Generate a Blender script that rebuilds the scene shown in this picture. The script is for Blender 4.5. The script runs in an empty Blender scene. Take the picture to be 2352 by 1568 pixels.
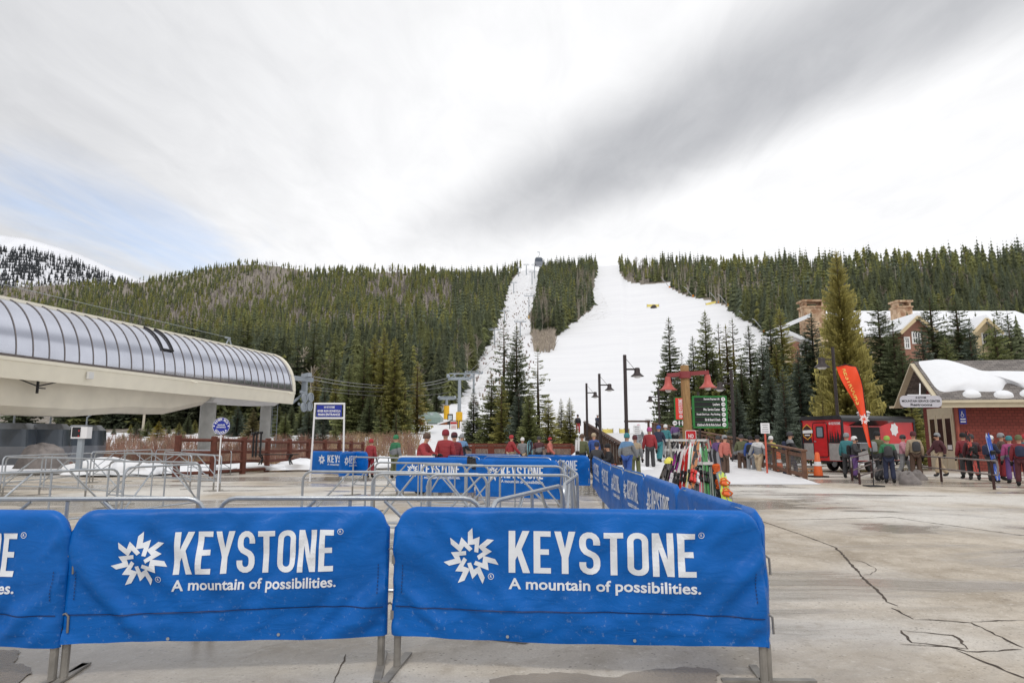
import bpy, bmesh, math, random
import numpy as np
from mathutils import Vector, Matrix, noise
random.seed(7)
R = math.radians
SC = bpy.context.scene
COL = SC.collection
# ------------------------------------------------------------------ camera geometry (photo measured on a 2352 px wide copy)
FP, CXP, CYP, CAMZ, PIT = 1500.0, 1176.0, 784.0, 1.6, R(8.46)
CP, SP = math.cos(PIT), math.sin(PIT)
def z_at(py, Y):
    k = (CYP - py) / FP
    return CAMZ + Y * (SP + k * CP) / (CP - k * SP)
def x_at(px, Y, Z):
    return (px - CXP) / FP * (Y * CP + (Z - CAMZ) * SP)
def at(px, py, Y):
    z = z_at(py, Y)
    return Vector((x_at(px, Y, z), Y, z))
def on_z(px, py, z=0.0):
    k = (CYP - py) / FP
    Y = (z - CAMZ) * (CP - k * SP) / (SP + k * CP)
    return Vector((x_at(px, Y, z), Y, z))
def col_at(px, Y, z=0.0):
    return Vector((x_at(px, Y, z), Y, z))
def proj(X, Y, Z):
    d = Y * CP + (Z - CAMZ) * SP
    return CXP + FP * X / d, CYP - FP * ((Z - CAMZ) * CP - Y * SP) / d
# ------------------------------------------------------------------ colour and materials
def S(r, g, b):
    f = lambda c: (c / 255 / 12.92) if c / 255 <= .04045 else ((c / 255 + .055) / 1.055) ** 2.4
    return (f(r), f(g), f(b), 1.0)
MATS = {}
def mat(name, col, rough=.6, metal=0.0, var=.12, scale=4.0, bump=0.0, bscale=40.0, spec=.5, coat=0.0, emit=0.0, stretch=None):
    if name in MATS: return MATS[name]
    m = bpy.data.materials.new(name); m.use_nodes = True
    nt = m.node_tree; N, L = nt.nodes, nt.links
    p = N['Principled BSDF']
    p.inputs['Roughness'].default_value = rough
    p.inputs['Metallic'].default_value = metal
    p.inputs['Specular IOR Level'].default_value = spec
    p.inputs['Coat Weight'].default_value = coat
    tc = N.new('ShaderNodeTexCoord')
    src = tc.outputs['Object']
    if stretch:
        mp = N.new('ShaderNodeMapping'); mp.inputs['Scale'].default_value = stretch
        L.new(src, mp.inputs[0]); src = mp.outputs[0]
    if var > 0:
        n = N.new('ShaderNodeTexNoise'); n.inputs['Scale'].default_value = scale; n.inputs['Detail'].default_value = 6
        L.new(src, n.inputs['Vector'])
        r = N.new('ShaderNodeValToRGB')
        r.color_ramp.elements[0].position = .3; r.color_ramp.elements[1].position = .7
        a = [max(0, c * (1 - var)) for c in col[:3]]; b = [min(1, c * (1 + var)) for c in col[:3]]
        r.color_ramp.elements[0].color = (*a, 1); r.color_ramp.elements[1].color = (*b, 1)
        L.new(n.outputs['Fac'], r.inputs[0]); L.new(r.outputs[0], p.inputs['Base Color'])
    else:
        p.inputs['Base Color'].default_value = col
    if bump > 0:
        n2 = N.new('ShaderNodeTexNoise'); n2.inputs['Scale'].default_value = bscale; n2.inputs['Detail'].default_value = 5
        L.new(src, n2.inputs['Vector'])
        bp = N.new('ShaderNodeBump'); bp.inputs['Strength'].default_value = bump; bp.inputs['Distance'].default_value = .02
        L.new(n2.outputs['Fac'], bp.inputs['Height']); L.new(bp.outputs[0], p.inputs['Normal'])
    MATS[name] = m
    return m
def tint_mat(name, rough=.75, spec=.25, objcol=True, transl=.0):
    """base colour = mesh attribute 'tint' times the object's own colour"""
    if name in MATS: return MATS[name]
    m = bpy.data.materials.new(name); m.use_nodes = True
    nt = m.node_tree; N, L = nt.nodes, nt.links
    p = N['Principled BSDF']; p.inputs['Roughness'].default_value = rough; p.inputs['Specular IOR Level'].default_value = spec
    a = N.new('ShaderNodeAttribute'); a.attribute_name = 'tint'
    out = a.outputs['Color']
    if objcol:
        oi = N.new('ShaderNodeObjectInfo')
        mx = N.new('ShaderNodeMix'); mx.data_type = 'RGBA'; mx.blend_type = 'MULTIPLY'; mx.inputs[0].default_value = 1
        L.new(a.outputs['Color'], mx.inputs[6]); L.new(oi.outputs['Color'], mx.inputs[7]); out = mx.outputs[2]
    L.new(out, p.inputs['Base Color'])
    if transl:
        tr = N.new('ShaderNodeBsdfTranslucent'); ms = N.new('ShaderNodeMixShader'); ms.inputs[0].default_value = transl; L.new(out, tr.inputs[0]); L.new(p.outputs[0], ms.inputs[1]); L.new(tr.outputs[0], ms.inputs[2]); L.new(ms.outputs[0], N['Material Output'].inputs[0])
    MATS[name] = m
    return m
# ------------------------------------------------------------------ mesh builder
class MB:
    def __init__(s): s.v = []; s.f = []; s.mi = []; s.cur = 0
    def add(s, vs, fs):
        o = len(s.v); s.v += [tuple(p) for p in vs]; s.f += [tuple(o + i for i in f) for f in fs]; s.mi += [s.cur] * len(fs); return s
    def box(s, c, size, rz=0.0, M=None):
        hx, hy, hz = size[0] / 2, size[1] / 2, size[2] / 2
        ca, sa = math.cos(rz), math.sin(rz); vs = []
        for z in (-hz, hz):
            for x, y in ((-hx, -hy), (hx, -hy), (hx, hy), (-hx, hy)):
                vs.append((c[0] + x * ca - y * sa, c[1] + x * sa + y * ca, c[2] + z))
        if M is not None: vs = [M @ Vector(p) for p in vs]
        return s.add(vs, [(3, 2, 1, 0), (4, 5, 6, 7), (0, 1, 5, 4), (1, 2, 6, 5), (2, 3, 7, 6), (3, 0, 4, 7)])
    def bar(s, p0, p1, w, h, up=(0, 0, 1)):
        p0, p1 = Vector(p0), Vector(p1); d = (p1 - p0).normalized(); u = Vector(up)
        if abs(d.dot(u)) > .98: u = Vector((0, 1, 0))
        r = d.cross(u).normalized(); u = r.cross(d).normalized(); vs = []
        for p in (p0, p1):
            for a, b in ((-1, -1), (1, -1), (1, 1), (-1, 1)): vs.append(p + r * a * w / 2 + u * b * h / 2)
        return s.add(vs, [(0, 1, 2, 3), (7, 6, 5, 4), (0, 4, 5, 1), (1, 5, 6, 2), (2, 6, 7, 3), (3, 7, 4, 0)])
    def tube(s, pts, r, n=8, cap=True):
        pts = [Vector(p) for p in pts]; k = len(pts)
        rs = r if isinstance(r, (list, tuple)) else [r] * k
        T = []
        for i in range(k):
            a = pts[max(0, i - 1)]; b = pts[min(k - 1, i + 1)]; T.append((b - a).normalized())
        ref = Vector((0, 0, 1)) if abs(T[0].z) < .9 else Vector((1, 0, 0))
        nrm = (ref - T[0] * ref.dot(T[0])).normalized(); vs = []; fs = []
        for i in range(k):
            nrm = (nrm - T[i] * nrm.dot(T[i])).normalized(); bn = T[i].cross(nrm)
            for j in range(n):
                a = 2 * math.pi * j / n; vs.append(pts[i] + (nrm * math.cos(a) + bn * math.sin(a)) * rs[i])
        for i in range(k - 1):
            for j in range(n):
                j2 = (j + 1) % n; fs.append((i * n + j, i * n + j2, (i + 1) * n + j2, (i + 1) * n + j))
        if cap: fs.append(tuple(range(n - 1, -1, -1))); fs.append(tuple((k - 1) * n + j for j in range(n)))
        return s.add(vs, fs)
    def lathe(s, prof, n=16, c=(0, 0, 0), M=None):
        vs = []; fs = []
        for r, z in prof:
            for j in range(n):
                a = 2 * math.pi * j / n; vs.append(Vector((c[0] + r * math.cos(a), c[1] + r * math.sin(a), c[2] + z)))
        for i in range(len(prof) - 1):
            for j in range(n):
                j2 = (j + 1) % n; fs.append((i * n + j, i * n + j2, (i + 1) * n + j2, (i + 1) * n + j))
        fs.append(tuple(range(n - 1, -1, -1))); fs.append(tuple((len(prof) - 1) * n + j for j in range(n)))
        if M is not None: vs = [M @ p for p in vs]
        return s.add(vs, fs)
    def prism(s, poly, h, M):
        """poly in local xy, extruded to local z = 0..h, placed by M"""
        n = len(poly)
        vs = [M @ Vector((x, y, 0)) for x, y in poly] + [M @ Vector((x, y, h)) for x, y in poly]
        return s.add(vs, [tuple(range(n - 1, -1, -1)), tuple(range(n, 2 * n))] + [(i, (i + 1) % n, n + (i + 1) % n, n + i) for i in range(n)])
    def quad(s, *p): return s.add(p, [tuple(range(len(p)))])
    def build(s, name, m, parent=None, smooth=35, loc=None, rz=None):
        me = bpy.data.meshes.new(name); me.from_pydata(s.v, [], s.f)
        ms = m if isinstance(m, (list, tuple)) else [m]
        for x in ms: me.materials.append(x)
        if len(ms) > 1: me.polygons.foreach_set('material_index', s.mi)
        bm = bmesh.new(); bm.from_mesh(me); bmesh.ops.recalc_face_normals(bm, faces=bm.faces); bm.to_mesh(me); bm.free()
        if smooth:
            me.polygons.foreach_set('use_smooth', [True] * len(me.polygons)); me.set_sharp_from_angle(angle=R(smooth))
        me.update()
        return link(name, me, parent, loc, rz)
def link(name, me, parent=None, loc=None, rz=None):
    o = bpy.data.objects.new(name, me); COL.objects.link(o)
    if parent is not None: o.parent = parent
    if loc is not None: o.location = loc
    if rz is not None: o.rotation_euler.z = rz
    return o
def frame(o, x, y, z=None):
    x = Vector(x).normalized(); y = Vector(y).normalized(); z = x.cross(y) if z is None else Vector(z)
    M = Matrix((x, y, z)).transposed().to_4x4(); M.translation = Vector(o); return M
def tag(o, label=None, cat=None, group=None, kind=None):
    if label: o['label'] = label
    if cat: o['category'] = cat
    if group: o['group'] = group
    if kind: o['kind'] = kind
    return o
def thing(name, label, cat, loc=(0, 0, 0), rz=0.0, group=None):
    o = bpy.data.objects.new(name, None); COL.objects.link(o); o.empty_display_size = .2
    o.location = loc; o.rotation_euler.z = rz
    return tag(o, label, cat, group)
def dup(root, loc, rz=0.0, label=None, group=None, sc=None):
    r = root.copy(); COL.objects.link(r); r.location = loc; r.rotation_euler.z = rz
    if sc is not None: r.scale = (sc, sc, sc) if not isinstance(sc, tuple) else sc
    if label: r['label'] = label
    if group: r['group'] = group
    for ch in list(root.children):
        c = ch.copy(); COL.objects.link(c); c.parent = r
        for g in list(ch.children):
            d = g.copy(); COL.objects.link(d); d.parent = c
    return r
# ------------------------------------------------------------------ writing
_tc = {}
def text_geo(s, bold=.0):
    k = (s, bold)
    if k in _tc: return _tc[k]
    cu = bpy.data.curves.new('t', 'FONT'); cu.body = s; cu.offset = bold; cu.resolution_u = 3
    ob = bpy.data.objects.new('t', cu); me = ob.to_mesh()
    vs = [(v.co.x, v.co.y) for v in me.vertices]; fs = [tuple(p.vertices) for p in me.polygons]
    ob.to_mesh_clear(); bpy.data.objects.remove(ob); bpy.data.curves.remove(cu)
    x0 = min(v[0] for v in vs); x1 = max(v[0] for v in vs); y0 = min(v[1] for v in vs); y1 = max(v[1] for v in vs)
    vs = [((x - x0) / (x1 - x0), (y - y0) / (y1 - y0)) for x, y in vs]
    _tc[k] = (vs, fs, (x1 - x0) / (y1 - y0)); return _tc[k]
def put_text(mb, s, c, right, up, w=None, h=None, bold=.012, align='c'):
    vs, fs, asp = text_geo(s, bold)
    if w is None: w = h * asp
    if h is None: h = w / asp
    c, r, u = Vector(c), Vector(right).normalized(), Vector(up).normalized()
    ox = {'c': -.5, 'l': 0.0, 'r': -1.0}[align]
    mb.add([c + r * ((x + ox) * w) + u * ((y - .5) * h) for x, y in vs], fs)
def ring_pts(w, h, rad, n=5):
    out = []
    for cx, cy, a0 in ((w - rad, h - rad, 0), (rad, h - rad, 90), (rad, rad, 180), (w - rad, rad, 270)):
        for i in range(n + 1):
            a = R(a0 + 90 * i / n); out.append((cx + rad * math.cos(a), cy + rad * math.sin(a)))
    return out
def rib(path, t):
    """a constant width stroke along a 2-d path: verts, quads"""
    vs = []; n = len(path)
    for i, (x, y) in enumerate(path):
        a = path[max(0, i - 1)]; b = path[min(n - 1, i + 1)]; dx, dy = b[0] - a[0], b[1] - a[1]; l = math.hypot(dx, dy) or 1
        vs += [(x - dy / l * t / 2, y + dx / l * t / 2), (x + dy / l * t / 2, y - dx / l * t / 2)]
    return vs, [(2 * i, 2 * i + 1, 2 * i + 3, 2 * i + 2) for i in range(n - 1)]
def arc(cx, cy, rx, ry, a0, a1, n=7):
    return [(cx + rx * math.cos(R(a0 + (a1 - a0) * i / n)), cy + ry * math.sin(R(a0 + (a1 - a0) * i / n))) for i in range(n + 1)]
LET = {'K': ([(0, 0), (.14, 0), (.14, .30), (.185, .40), (.30, 0), (.45, 0), (.27, .56), (.44, 1), (.29, 1), (.14, .58), (.14, 1), (0, 1)], .45),
       'E': ([(0, 0), (.36, 0), (.36, .13), (.14, .13), (.14, .44), (.32, .44), (.32, .57), (.14, .57), (.14, .87), (.36, .87), (.36, 1), (0, 1)], .36),
       'Y': ([(.15, 0), (.29, 0), (.29, .38), (.44, 1), (.30, 1), (.22, .60), (.14, 1), (0, 1), (.15, .38)], .44),
       'T': ([(.13, 0), (.27, 0), (.27, .87), (.40, .87), (.40, 1), (0, 1), (0, .87), (.13, .87)], .40),
       'N': ([(0, 0), (.13, 0), (.13, .62), (.29, 0), (.43, 0), (.43, 1), (.30, 1), (.30, .40), (.14, 1), (0, 1)], .43)}
def keystone2d():
    """the condensed block word: verts, faces, width (height 1)"""
    vs, fs, x = [], [], 0.0
    for ch in 'KEYSTONE':
        o = len(vs)
        if ch in LET:
            poly, w = LET[ch]; vs += [(x + a, b) for a, b in poly]; fs.append(tuple(o + i for i in range(len(poly))))
        elif ch == 'O':
            w = .43; a = ring_pts(.43, 1, .20); b = [(.13 + p, .13 + q) for p, q in ring_pts(.17, .74, .08)]; n = len(a)
            vs += [(x + p, q) for p, q in a] + [(x + p, q) for p, q in b]
            fs += [(o + i, o + (i + 1) % n, o + n + (i + 1) % n, o + n + i) for i in range(n)]
        else:
            w = .43
            path = [(.36, .70)] + arc(.215, .78, .145, .15, 0, 180) + arc(.30, .70, .23, .22, 180, 225, 3) + arc(.13, .30, .23, .22, 45, 0, 3) + arc(.215, .22, .145, .15, 0, -180) + [(.07, .30)]
            v2, f2 = rib(path, .14); vs += [(x + p, q) for p, q in v2]; fs += [tuple(o + i for i in f) for f in f2]
        x += w + .075
    return vs, fs, x - .075
ARM = [(-.13, .40), (-.13, .84), (.04, 1.0), (.05, .60), (.30, .70), (.24, .14), (.10, .17), (.12, .43)]
def star2d(n=7):
    vs, fs = [], []
    for k in range(n):
        a = 2 * math.pi * k / n; o = len(vs)
        vs += [(x * math.cos(a) + y * math.sin(a), -x * math.sin(a) + y * math.cos(a)) for x, y in ARM]; fs.append(tuple(o + i for i in range(len(ARM))))
    return vs, fs
def put2d(mb, vf, c, right, up, sx, sy, center=False):
    vs, fs = vf[0], vf[1]; c, r, u = Vector(c), Vector(right).normalized(), Vector(up).normalized()
    mb.add([c + r * (x * sx) + u * (y * sy) for x, y in vs], fs)
KEY = keystone2d(); STAR = star2d()
def put_brand(mb, c, right, up, w, star=True):
    """star + word, total width w, centred on c"""
    c, r, u = Vector(c), Vector(right).normalized(), Vector(up).normalized()
    if star:
        h = w / (KEY[2] + 1.35)
        put2d(mb, STAR, c - r * (w / 2 - .55 * h), r, u, .6 * h, .6 * h)
        put2d(mb, KEY, c - r * (w / 2 - 1.35 * h) - u * h * .5, r, u, h, h)
    else:
        h = w / KEY[2]; put2d(mb, KEY, c - r * (w / 2) - u * h * .5, r, u, h, h)
# ================================================================== camera, world, sun
cam = bpy.data.cameras.new('camera'); camo = bpy.data.objects.new('camera', cam); COL.objects.link(camo)
cam.sensor_width = 36; cam.lens = FP / 2352 * 36; cam.clip_end = 9000; cam.clip_start = .1
camo.location = (0, 0, CAMZ); camo.rotation_euler = (R(90) + PIT, 0, 0)
SC.camera = camo
SC.view_settings.view_transform = 'Standard'; SC.view_settings.look = 'None'; SC.view_settings.gamma = 1; SC.view_settings.exposure = 0.16
SUN_EL, SUN_AZ = 52, 196          # azimuth clockwise from +Y
W = bpy.data.worlds.new('World'); SC.world = W; W.use_nodes = True
nt = W.node_tree; N, L = nt.nodes, nt.links; N.clear()
def nd(t, **k):
    n = N.new(t)
    for a, b in k.items(): setattr(n, a, b)
    return n
def mth(op, a, b=None, c=None, clamp=False):
    n = nd('ShaderNodeMath', operation=op, use_clamp=clamp)
    for i, x in enumerate((a, b, c)):
        if x is None: continue
        if isinstance(x, (int, float)): n.inputs[i].default_value = x
        else: L.new(x, n.inputs[i])
    return n.outputs[0]
def sstep(x, a, b):
    n = nd('ShaderNodeMapRange', interpolation_type='SMOOTHSTEP'); L.new(x, n.inputs[0])
    n.inputs[1].default_value = a; n.inputs[2].default_value = b; return n.outputs[0]
def mixc(f, a, b):
    n = nd('ShaderNodeMix', data_type='RGBA')
    if isinstance(f, (int, float)): n.inputs[0].default_value = f
    else: L.new(f, n.inputs[0])
    for i, x in ((6, a), (7, b)):
        if isinstance(x, tuple): n.inputs[i].default_value = x
        else: L.new(x, n.inputs[i])
    return n.outputs[2]
sky = nd('ShaderNodeTexSky', sky_type='NISHITA', sun_disc=False, sun_elevation=R(SUN_EL), sun_rotation=R(SUN_AZ))
tc = nd('ShaderNodeTexCoord'); sx = nd('ShaderNodeSeparateXYZ'); L.new(tc.outputs['Generated'], sx.inputs[0])
zz = mth('MAXIMUM', sx.outputs[2], .03)
qx = mth('DIVIDE', sx.outputs[0], zz); qy = mth('DIVIDE', sx.outputs[1], zz)
cq = nd('ShaderNodeCombineXYZ'); L.new(qx, cq.inputs[0]); L.new(qy, cq.inputs[1])
def nz(scale, detail, rough=.55, sc=(1, 1, 1), rot=0.0, dist=0.0):
    mp = nd('ShaderNodeMapping'); mp.inputs['Scale'].default_value = sc; mp.inputs['Rotation'].default_value = (0, 0, rot)
    L.new(cq.outputs[0], mp.inputs[0])
    n = nd('ShaderNodeTexNoise'); n.inputs['Scale'].default_value = scale; n.inputs['Detail'].default_value = detail
    n.inputs['Roughness'].default_value = rough; n.inputs['Distortion'].default_value = dist
    L.new(mp.outputs[0], n.inputs['Vector']); return n.outputs[0]
n_big = nz(.55, 4, .5, (1, 1, 1), .3, .4); n_str = nz(1.1, 6, .6, (2.2, .55, 1), R(-33), .6); n_fine = nz(3.0, 7, .6, (1.6, .7, 1), R(-33), .5)
# the long grey cloud street
dline = mth('ADD', mth('MULTIPLY', qx, .84), mth('MULTIPLY', qy, .54))
dline = mth('ADD', dline, mth('MULTIPLY', mth('SUBTRACT', n_str, .5), .16))
band = mth('SUBTRACT', 1.0, sstep(mth('ABSOLUTE', mth('SUBTRACT', dline, 1.56)), .08, .50))
fwd = sstep(sx.outputs[1], .1, .4); band = mth('MULTIPLY', band, fwd)
band = mth('MULTIPLY', band, mth('SUBTRACT', 1.0, sstep(qy, 2.3, 3.7)))
# softer grey towards the upper west, thin blue gap low in the west
west = mth('MULTIPLY', mth('SUBTRACT', 1.0, sstep(mth('ADD', dline, mth('MULTIPLY', qx, .25)), -.9, 1.2)), .85)
west = mth('MULTIPLY', west, mth('ADD', .55, mth('MULTIPLY', n_big, .8)))
cv = mth('SUBTRACT', 9.0, mth('MULTIPLY', band, 4.0))
cv = mth('SUBTRACT', cv, mth('MULTIPLY', west, 3.0))
cv = mth('ADD', cv, mth('MULTIPLY', mth('SUBTRACT', n_fine, .5), 2.2))
cv = mth('ADD', cv, mth('MULTIPLY', mth('SUBTRACT', n_str, .5), 1.0))
ccol = nd('ShaderNodeCombineColor'); L.new(cv, ccol.inputs[0]); L.new(mth('ADD', mth('MULTIPLY', cv, .985), .16), ccol.inputs[1]); L.new(mth('ADD', mth('MULTIPLY', cv, .955), .55), ccol.inputs[2])
gapd = mth('ADD', mth('MULTIPLY', mth('ADD', qx, 1.85), mth('MULTIPLY', mth('ADD', qx, 1.85), 1.8)), mth('MULTIPLY', mth('MULTIPLY', mth('SUBTRACT', qy, 3.2), mth('SUBTRACT', qy, 3.2)), .6))
gap = mth('SUBTRACT', 1.0, sstep(mth('ADD', gapd, mth('MULTIPLY', mth('SUBTRACT', n_str, .5), 2.2)), -.3, .9))
gap = mth('MULTIPLY', gap, .42)
skc = nd('ShaderNodeMix', data_type='RGBA', blend_type='MULTIPLY'); skc.inputs[0].default_value = 1; skc.inputs[7].default_value = (1.9, 2.0, 2.15, 1)
L.new(sky.outputs[0], skc.inputs[6])
bg = nd('ShaderNodeBackground'); bg.inputs[1].default_value = .1
L.new(mixc(gap, ccol.outputs[0], skc.outputs[2]), bg.inputs[0])
wo = nd('ShaderNodeOutputWorld'); L.new(bg.outputs[0], wo.inputs[0])
sl = bpy.data.lights.new('sun', 'SUN'); sl.energy = 1.0; sl.angle = R(9); sl.color = (1, .95, .88)
so = bpy.data.objects.new('sun', sl); COL.objects.link(so)
so.rotation_euler = (R(90 - SUN_EL), 0, -R(SUN_AZ) + math.pi)
# ================================================================== terrain
RIDGE = [(-900, 640, 1000), (-300, 655, 1100), (0, 660, 1150), (100, 655, 1150), (300, 650, 1200), (350, 645, 1220), (430, 630, 1250), (500, 613, 1300), (560, 606, 1320), (620, 608, 1320),
         (680, 617, 1280), (720, 626, 1100), (740, 628, 950), (850, 624, 900), (950, 624, 850), (1050, 634, 780), (1100, 636, 740), (1140, 630, 720), (1180, 628, 700), (1215, 614, 700),
         (1240, 622, 700), (1300, 618, 700), (1335, 616, 700), (1375, 609, 700), (1425, 606, 690), (1440, 615, 680), (1480, 612, 670), (1530, 614, 650), (1600, 612, 620), (1700, 612, 590),
         (1800, 612, 540), (1900, 612, 470), (2000, 612, 430), (2100, 612, 410), (2200, 610, 400), (2300, 606, 390), (2352, 602, 390), (2700, 600, 380), (3600, 600, 380)]
_rt = []; 
for px, py, D in RIDGE:
    p = at(px, py, D); _rt.append((p.x / p.y, p.z, D))
RT = np.array(_rt)
def ridge(t): return np.interp(t, RT[:, 0], RT[:, 1]), np.interp(t, RT[:, 0], RT[:, 2])
EXPO = 1.4
def ground(X, Y):
    """terrain height (numpy or scalar)"""
    X = np.asarray(X, float); Y = np.asarray(Y, float)
    t = X / np.maximum(Y, 1e-3); zr, D = ridge(t)
    b = np.clip((Y - 45) / 23, 0, 1); zb = -.05 + 2.05 * b * b * (3 - 2 * b)
    s = np.clip((Y - 68) / (D - 68), 0, 1)
    z = zb + (zr - 2) * s ** EXPO - np.maximum(Y - D, 0) * .22
    az = np.degrees(np.arctan2(X, Y)); k = np.clip((72 - np.abs(az)) / 8, 0, 1)
    return np.where(Y > 1, -.05 + (z + .05) * k, -.05)
def G(X, Y): return float(ground(X, Y))
def in_poly(px, py, poly):
    px = np.asarray(px); py = np.asarray(py); c = np.zeros(px.shape, bool); n = len(poly)
    for i in range(n):
        x1, y1 = poly[i]; x2, y2 = poly[(i + 1) % n]
        k = (y1 > py) != (y2 > py)
        with np.errstate(divide='ignore', invalid='ignore'):
            c ^= k & (px < (x2 - x1) * (py - y1) / (y2 - y1 + 1e-12) + x1)
    return c
# forest stands, outlined on the photo and laid on the terrain
F_LEFT = [(-1500, 500), (1196, 500), (1202, 619), (1182, 634), (1168, 657), (1160, 683), (1148, 725), (1140, 741), (1129, 770), (1116, 793), (1102, 822), (1086, 845), (1073, 872), (1058, 902), (1035, 930), (1008, 946), (960, 962), (900, 985), (700, 992), (-1500, 996)]
F_ISLE = [(1248, 600), (1240, 640), (1236, 697), (1226, 735), (1218, 770), (1238, 777), (1284, 770), (1300, 750), (1322, 738), (1360, 710), (1362, 666), (1371, 620), (1368, 590)]
F_RIGHT = [(1419, 560), (1422, 622), (1435, 643), (1448, 650), (1477, 652), (1513, 650), (1538, 650), (1541, 661), (1558, 672), (1594, 684), (1635, 692), (1674, 706), (1692, 725), (1719, 739), (1757, 763), (1790, 800), (1812, 850), (1830, 930), (1850, 985), (4500, 990), (4500, 300), (1419, 300)]
def forested(px, py): return in_poly(px, py, F_LEFT) | in_poly(px, py, F_ISLE) | in_poly(px, py, F_RIGHT)
def projn(X, Y, Z):
    d = Y * CP + (Z - CAMZ) * SP; d = np.where(np.abs(d) < 1e-6, 1e-6, d)
    return CXP + FP * X / d, CYP - FP * ((Z - CAMZ) * CP - Y * SP) / d
angs = np.radians(np.concatenate([np.arange(-180, -60, 6), np.arange(-60, -42, 1), np.arange(-42, 42, .16), np.arange(42, 60, 1), np.arange(60, 180, 6)]))
rows = np.concatenate([[.5, 15, 30, 40], np.arange(44, 72, 2.0), 72 * 1.022 ** np.arange(1, 175)])
A, Rr = np.meshgrid(angs, rows); X = Rr * np.sin(A); Y = Rr * np.cos(A)
Z = ground(X, Y)
rngn = np.random.default_rng(3)
px, py = projn(X, np.maximum(Y, 1), Z)
fm = forested(px, py) & (Y > 60)
bump = (np.sin(X * .09 + 1.3 * np.sin(Y * .05)) * np.sin(Y * .07) * .5 + rngn.normal(0, .12, X.shape)) * np.clip((Rr - 75) / 150, 0, 1)
Z = Z + np.where(fm, bump, bump * .25)
nr, nc = X.shape
vs = np.stack([X, Y, Z], -1).reshape(-1, 3)
ii = np.arange(nr * nc).reshape(nr, nc); nx = np.roll(ii, -1, 1)
quads = np.stack([ii[:-1], ii[1:], nx[1:], nx[:-1]], -1).reshape(-1, 4)
me = bpy.data.meshes.new('snow_slope'); me.from_pydata(vs.tolist(), [], quads.tolist() + [tuple(int(i) for i in ii[0][::-1])])
at_ = me.attributes.new('floor', 'FLOAT', 'POINT')
# bare ground below the trees; thin scrubby cover along the lift line
lift = in_poly(px, py, [(1196, 610), (1250, 610), (1240, 640), (1236, 697), (1226, 735), (1216, 770), (1190, 790), (1150, 830), (1110, 900), (1070, 950), (1040, 960), (1086, 845), (1129, 770), (1160, 683), (1182, 634)])
lift |= in_poly(px, py, [(1362, 640), (1395, 690), (1408, 720), (1390, 735), (1335, 742), (1362, 706)])
at_.data.foreach_set('value', np.where(fm, np.where(Y < 150, .75, 1.0), np.where(lift & (Y > 60), .40, np.where((Y < 70) & (Y > 24) & (px < 1330), .30, 0.0))).reshape(-1).astype(np.float32))
m = bpy.data.materials.new('snow_ground'); m.use_nodes = True; MATS['snow_ground'] = m
nt = m.node_tree; N, L = nt.nodes, nt.links; P_ = N['Principled BSDF']
tc = nd('ShaderNodeTexCoord'); a = nd('ShaderNodeAttribute', attribute_name='floor')
def tn(scale, detail=6, rough=.6, src=None):
    n = nd('ShaderNodeTexNoise'); n.inputs['Scale'].default_value = scale; n.inputs['Detail'].default_value = detail; n.inputs['Roughness'].default_value = rough
    L.new(src or tc.outputs['Object'], n.inputs['Vector']); return n.outputs[0]
nA, nB = tn(.32, 8, .7), tn(1.4, 6, .65)
msk = mth('ADD', mth('MULTIPLY', a.outputs['Fac'], .75), mth('MULTIPLY', mth('SUBTRACT', mth('ADD', mth('MULTIPLY', nA, .5), mth('MULTIPLY', nB, .5)), .5), 1.7))
msk = mth('MULTIPLY', sstep(msk, .36, .50), sstep(a.outputs['Fac'], .02, .2))
grm = nd('ShaderNodeMapping'); grm.inputs['Scale'].default_value = (.02, .10, .1); grm.inputs['Rotation'].default_value = (0, 0, .3); L.new(tc.outputs['Object'], grm.inputs[0])
snowc = mixc(sstep(tn(1.0, 7, .65, grm.outputs[0]), .35, .75), S(236, 237, 240), S(229, 230, 234))
flc = mixc(tn(2.5), S(84, 74, 60), S(168, 160, 150))
L.new(mixc(msk, snowc, flc), P_.inputs['Base Color']); P_.inputs['Roughness'].default_value = .7; P_.inputs['Specular IOR Level'].default_value = .2
bp = nd('ShaderNodeBump'); bp.inputs['Strength'].default_value = .35; bp.inputs['Distance'].default_value = .4; L.new(tn(.5, 8, .7), bp.inputs['Height']); L.new(bp.outputs[0], P_.inputs['Normal'])
me.materials.append(m); me.polygons.foreach_set('use_smooth', [True] * len(me.polygons)); me.update()
tag(link('snow_ground', me), 'snow covered ground rising into the ski slope and the forested hills', 'ground', kind='structure')
# ---- distant snow mountain
MT = [(-700, 420), (-400, 455), (-200, 500), (0, 540), (60, 547), (110, 561), (170, 579), (220, 600), (260, 618), (300, 632), (345, 655), (420, 690), (520, 720)]
mx_ = np.interp(np.linspace(-700, 520, 160), [q[0] for q in MT], [q[1] for q in MT]); mp_ = np.linspace(-700, 520, 160)
vs = []; DM = 3400
for j in range(40):
    f = j / 39
    for i in range(160):
        p = at(mp_[i], mx_[i], DM); k = 1 - f
        zz_ = p.z * k + 60 * f + noise.fractal(Vector((mp_[i] * .02, f * 5, 1)), 1, 2, 4) * 22 * min(1, f * 4)
        vs.append((p.x * (1 - f * .35), DM - f * 1200, zz_))
fs = [(j * 160 + i, j * 160 + i + 1, (j + 1) * 160 + i + 1, (j + 1) * 160 + i) for j in range(39) for i in range(159)]
vs2 = [(v[0], DM + 700, 0) for v in vs[:160]]; o_ = len(vs); vs += vs2; fs += [(i + 1, i, o_ + i, o_ + i + 1) for i in range(159)]
me = bpy.data.meshes.new('m'); me.from_pydata(vs, [], fs)
me.materials.append(mat('mountain_snow', S(232, 234, 240), .8, var=.06, scale=.01, bump=.2, bscale=.05))
me.polygons.foreach_set('use_smooth', [True] * len(me.polygons)); me.update()
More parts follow.
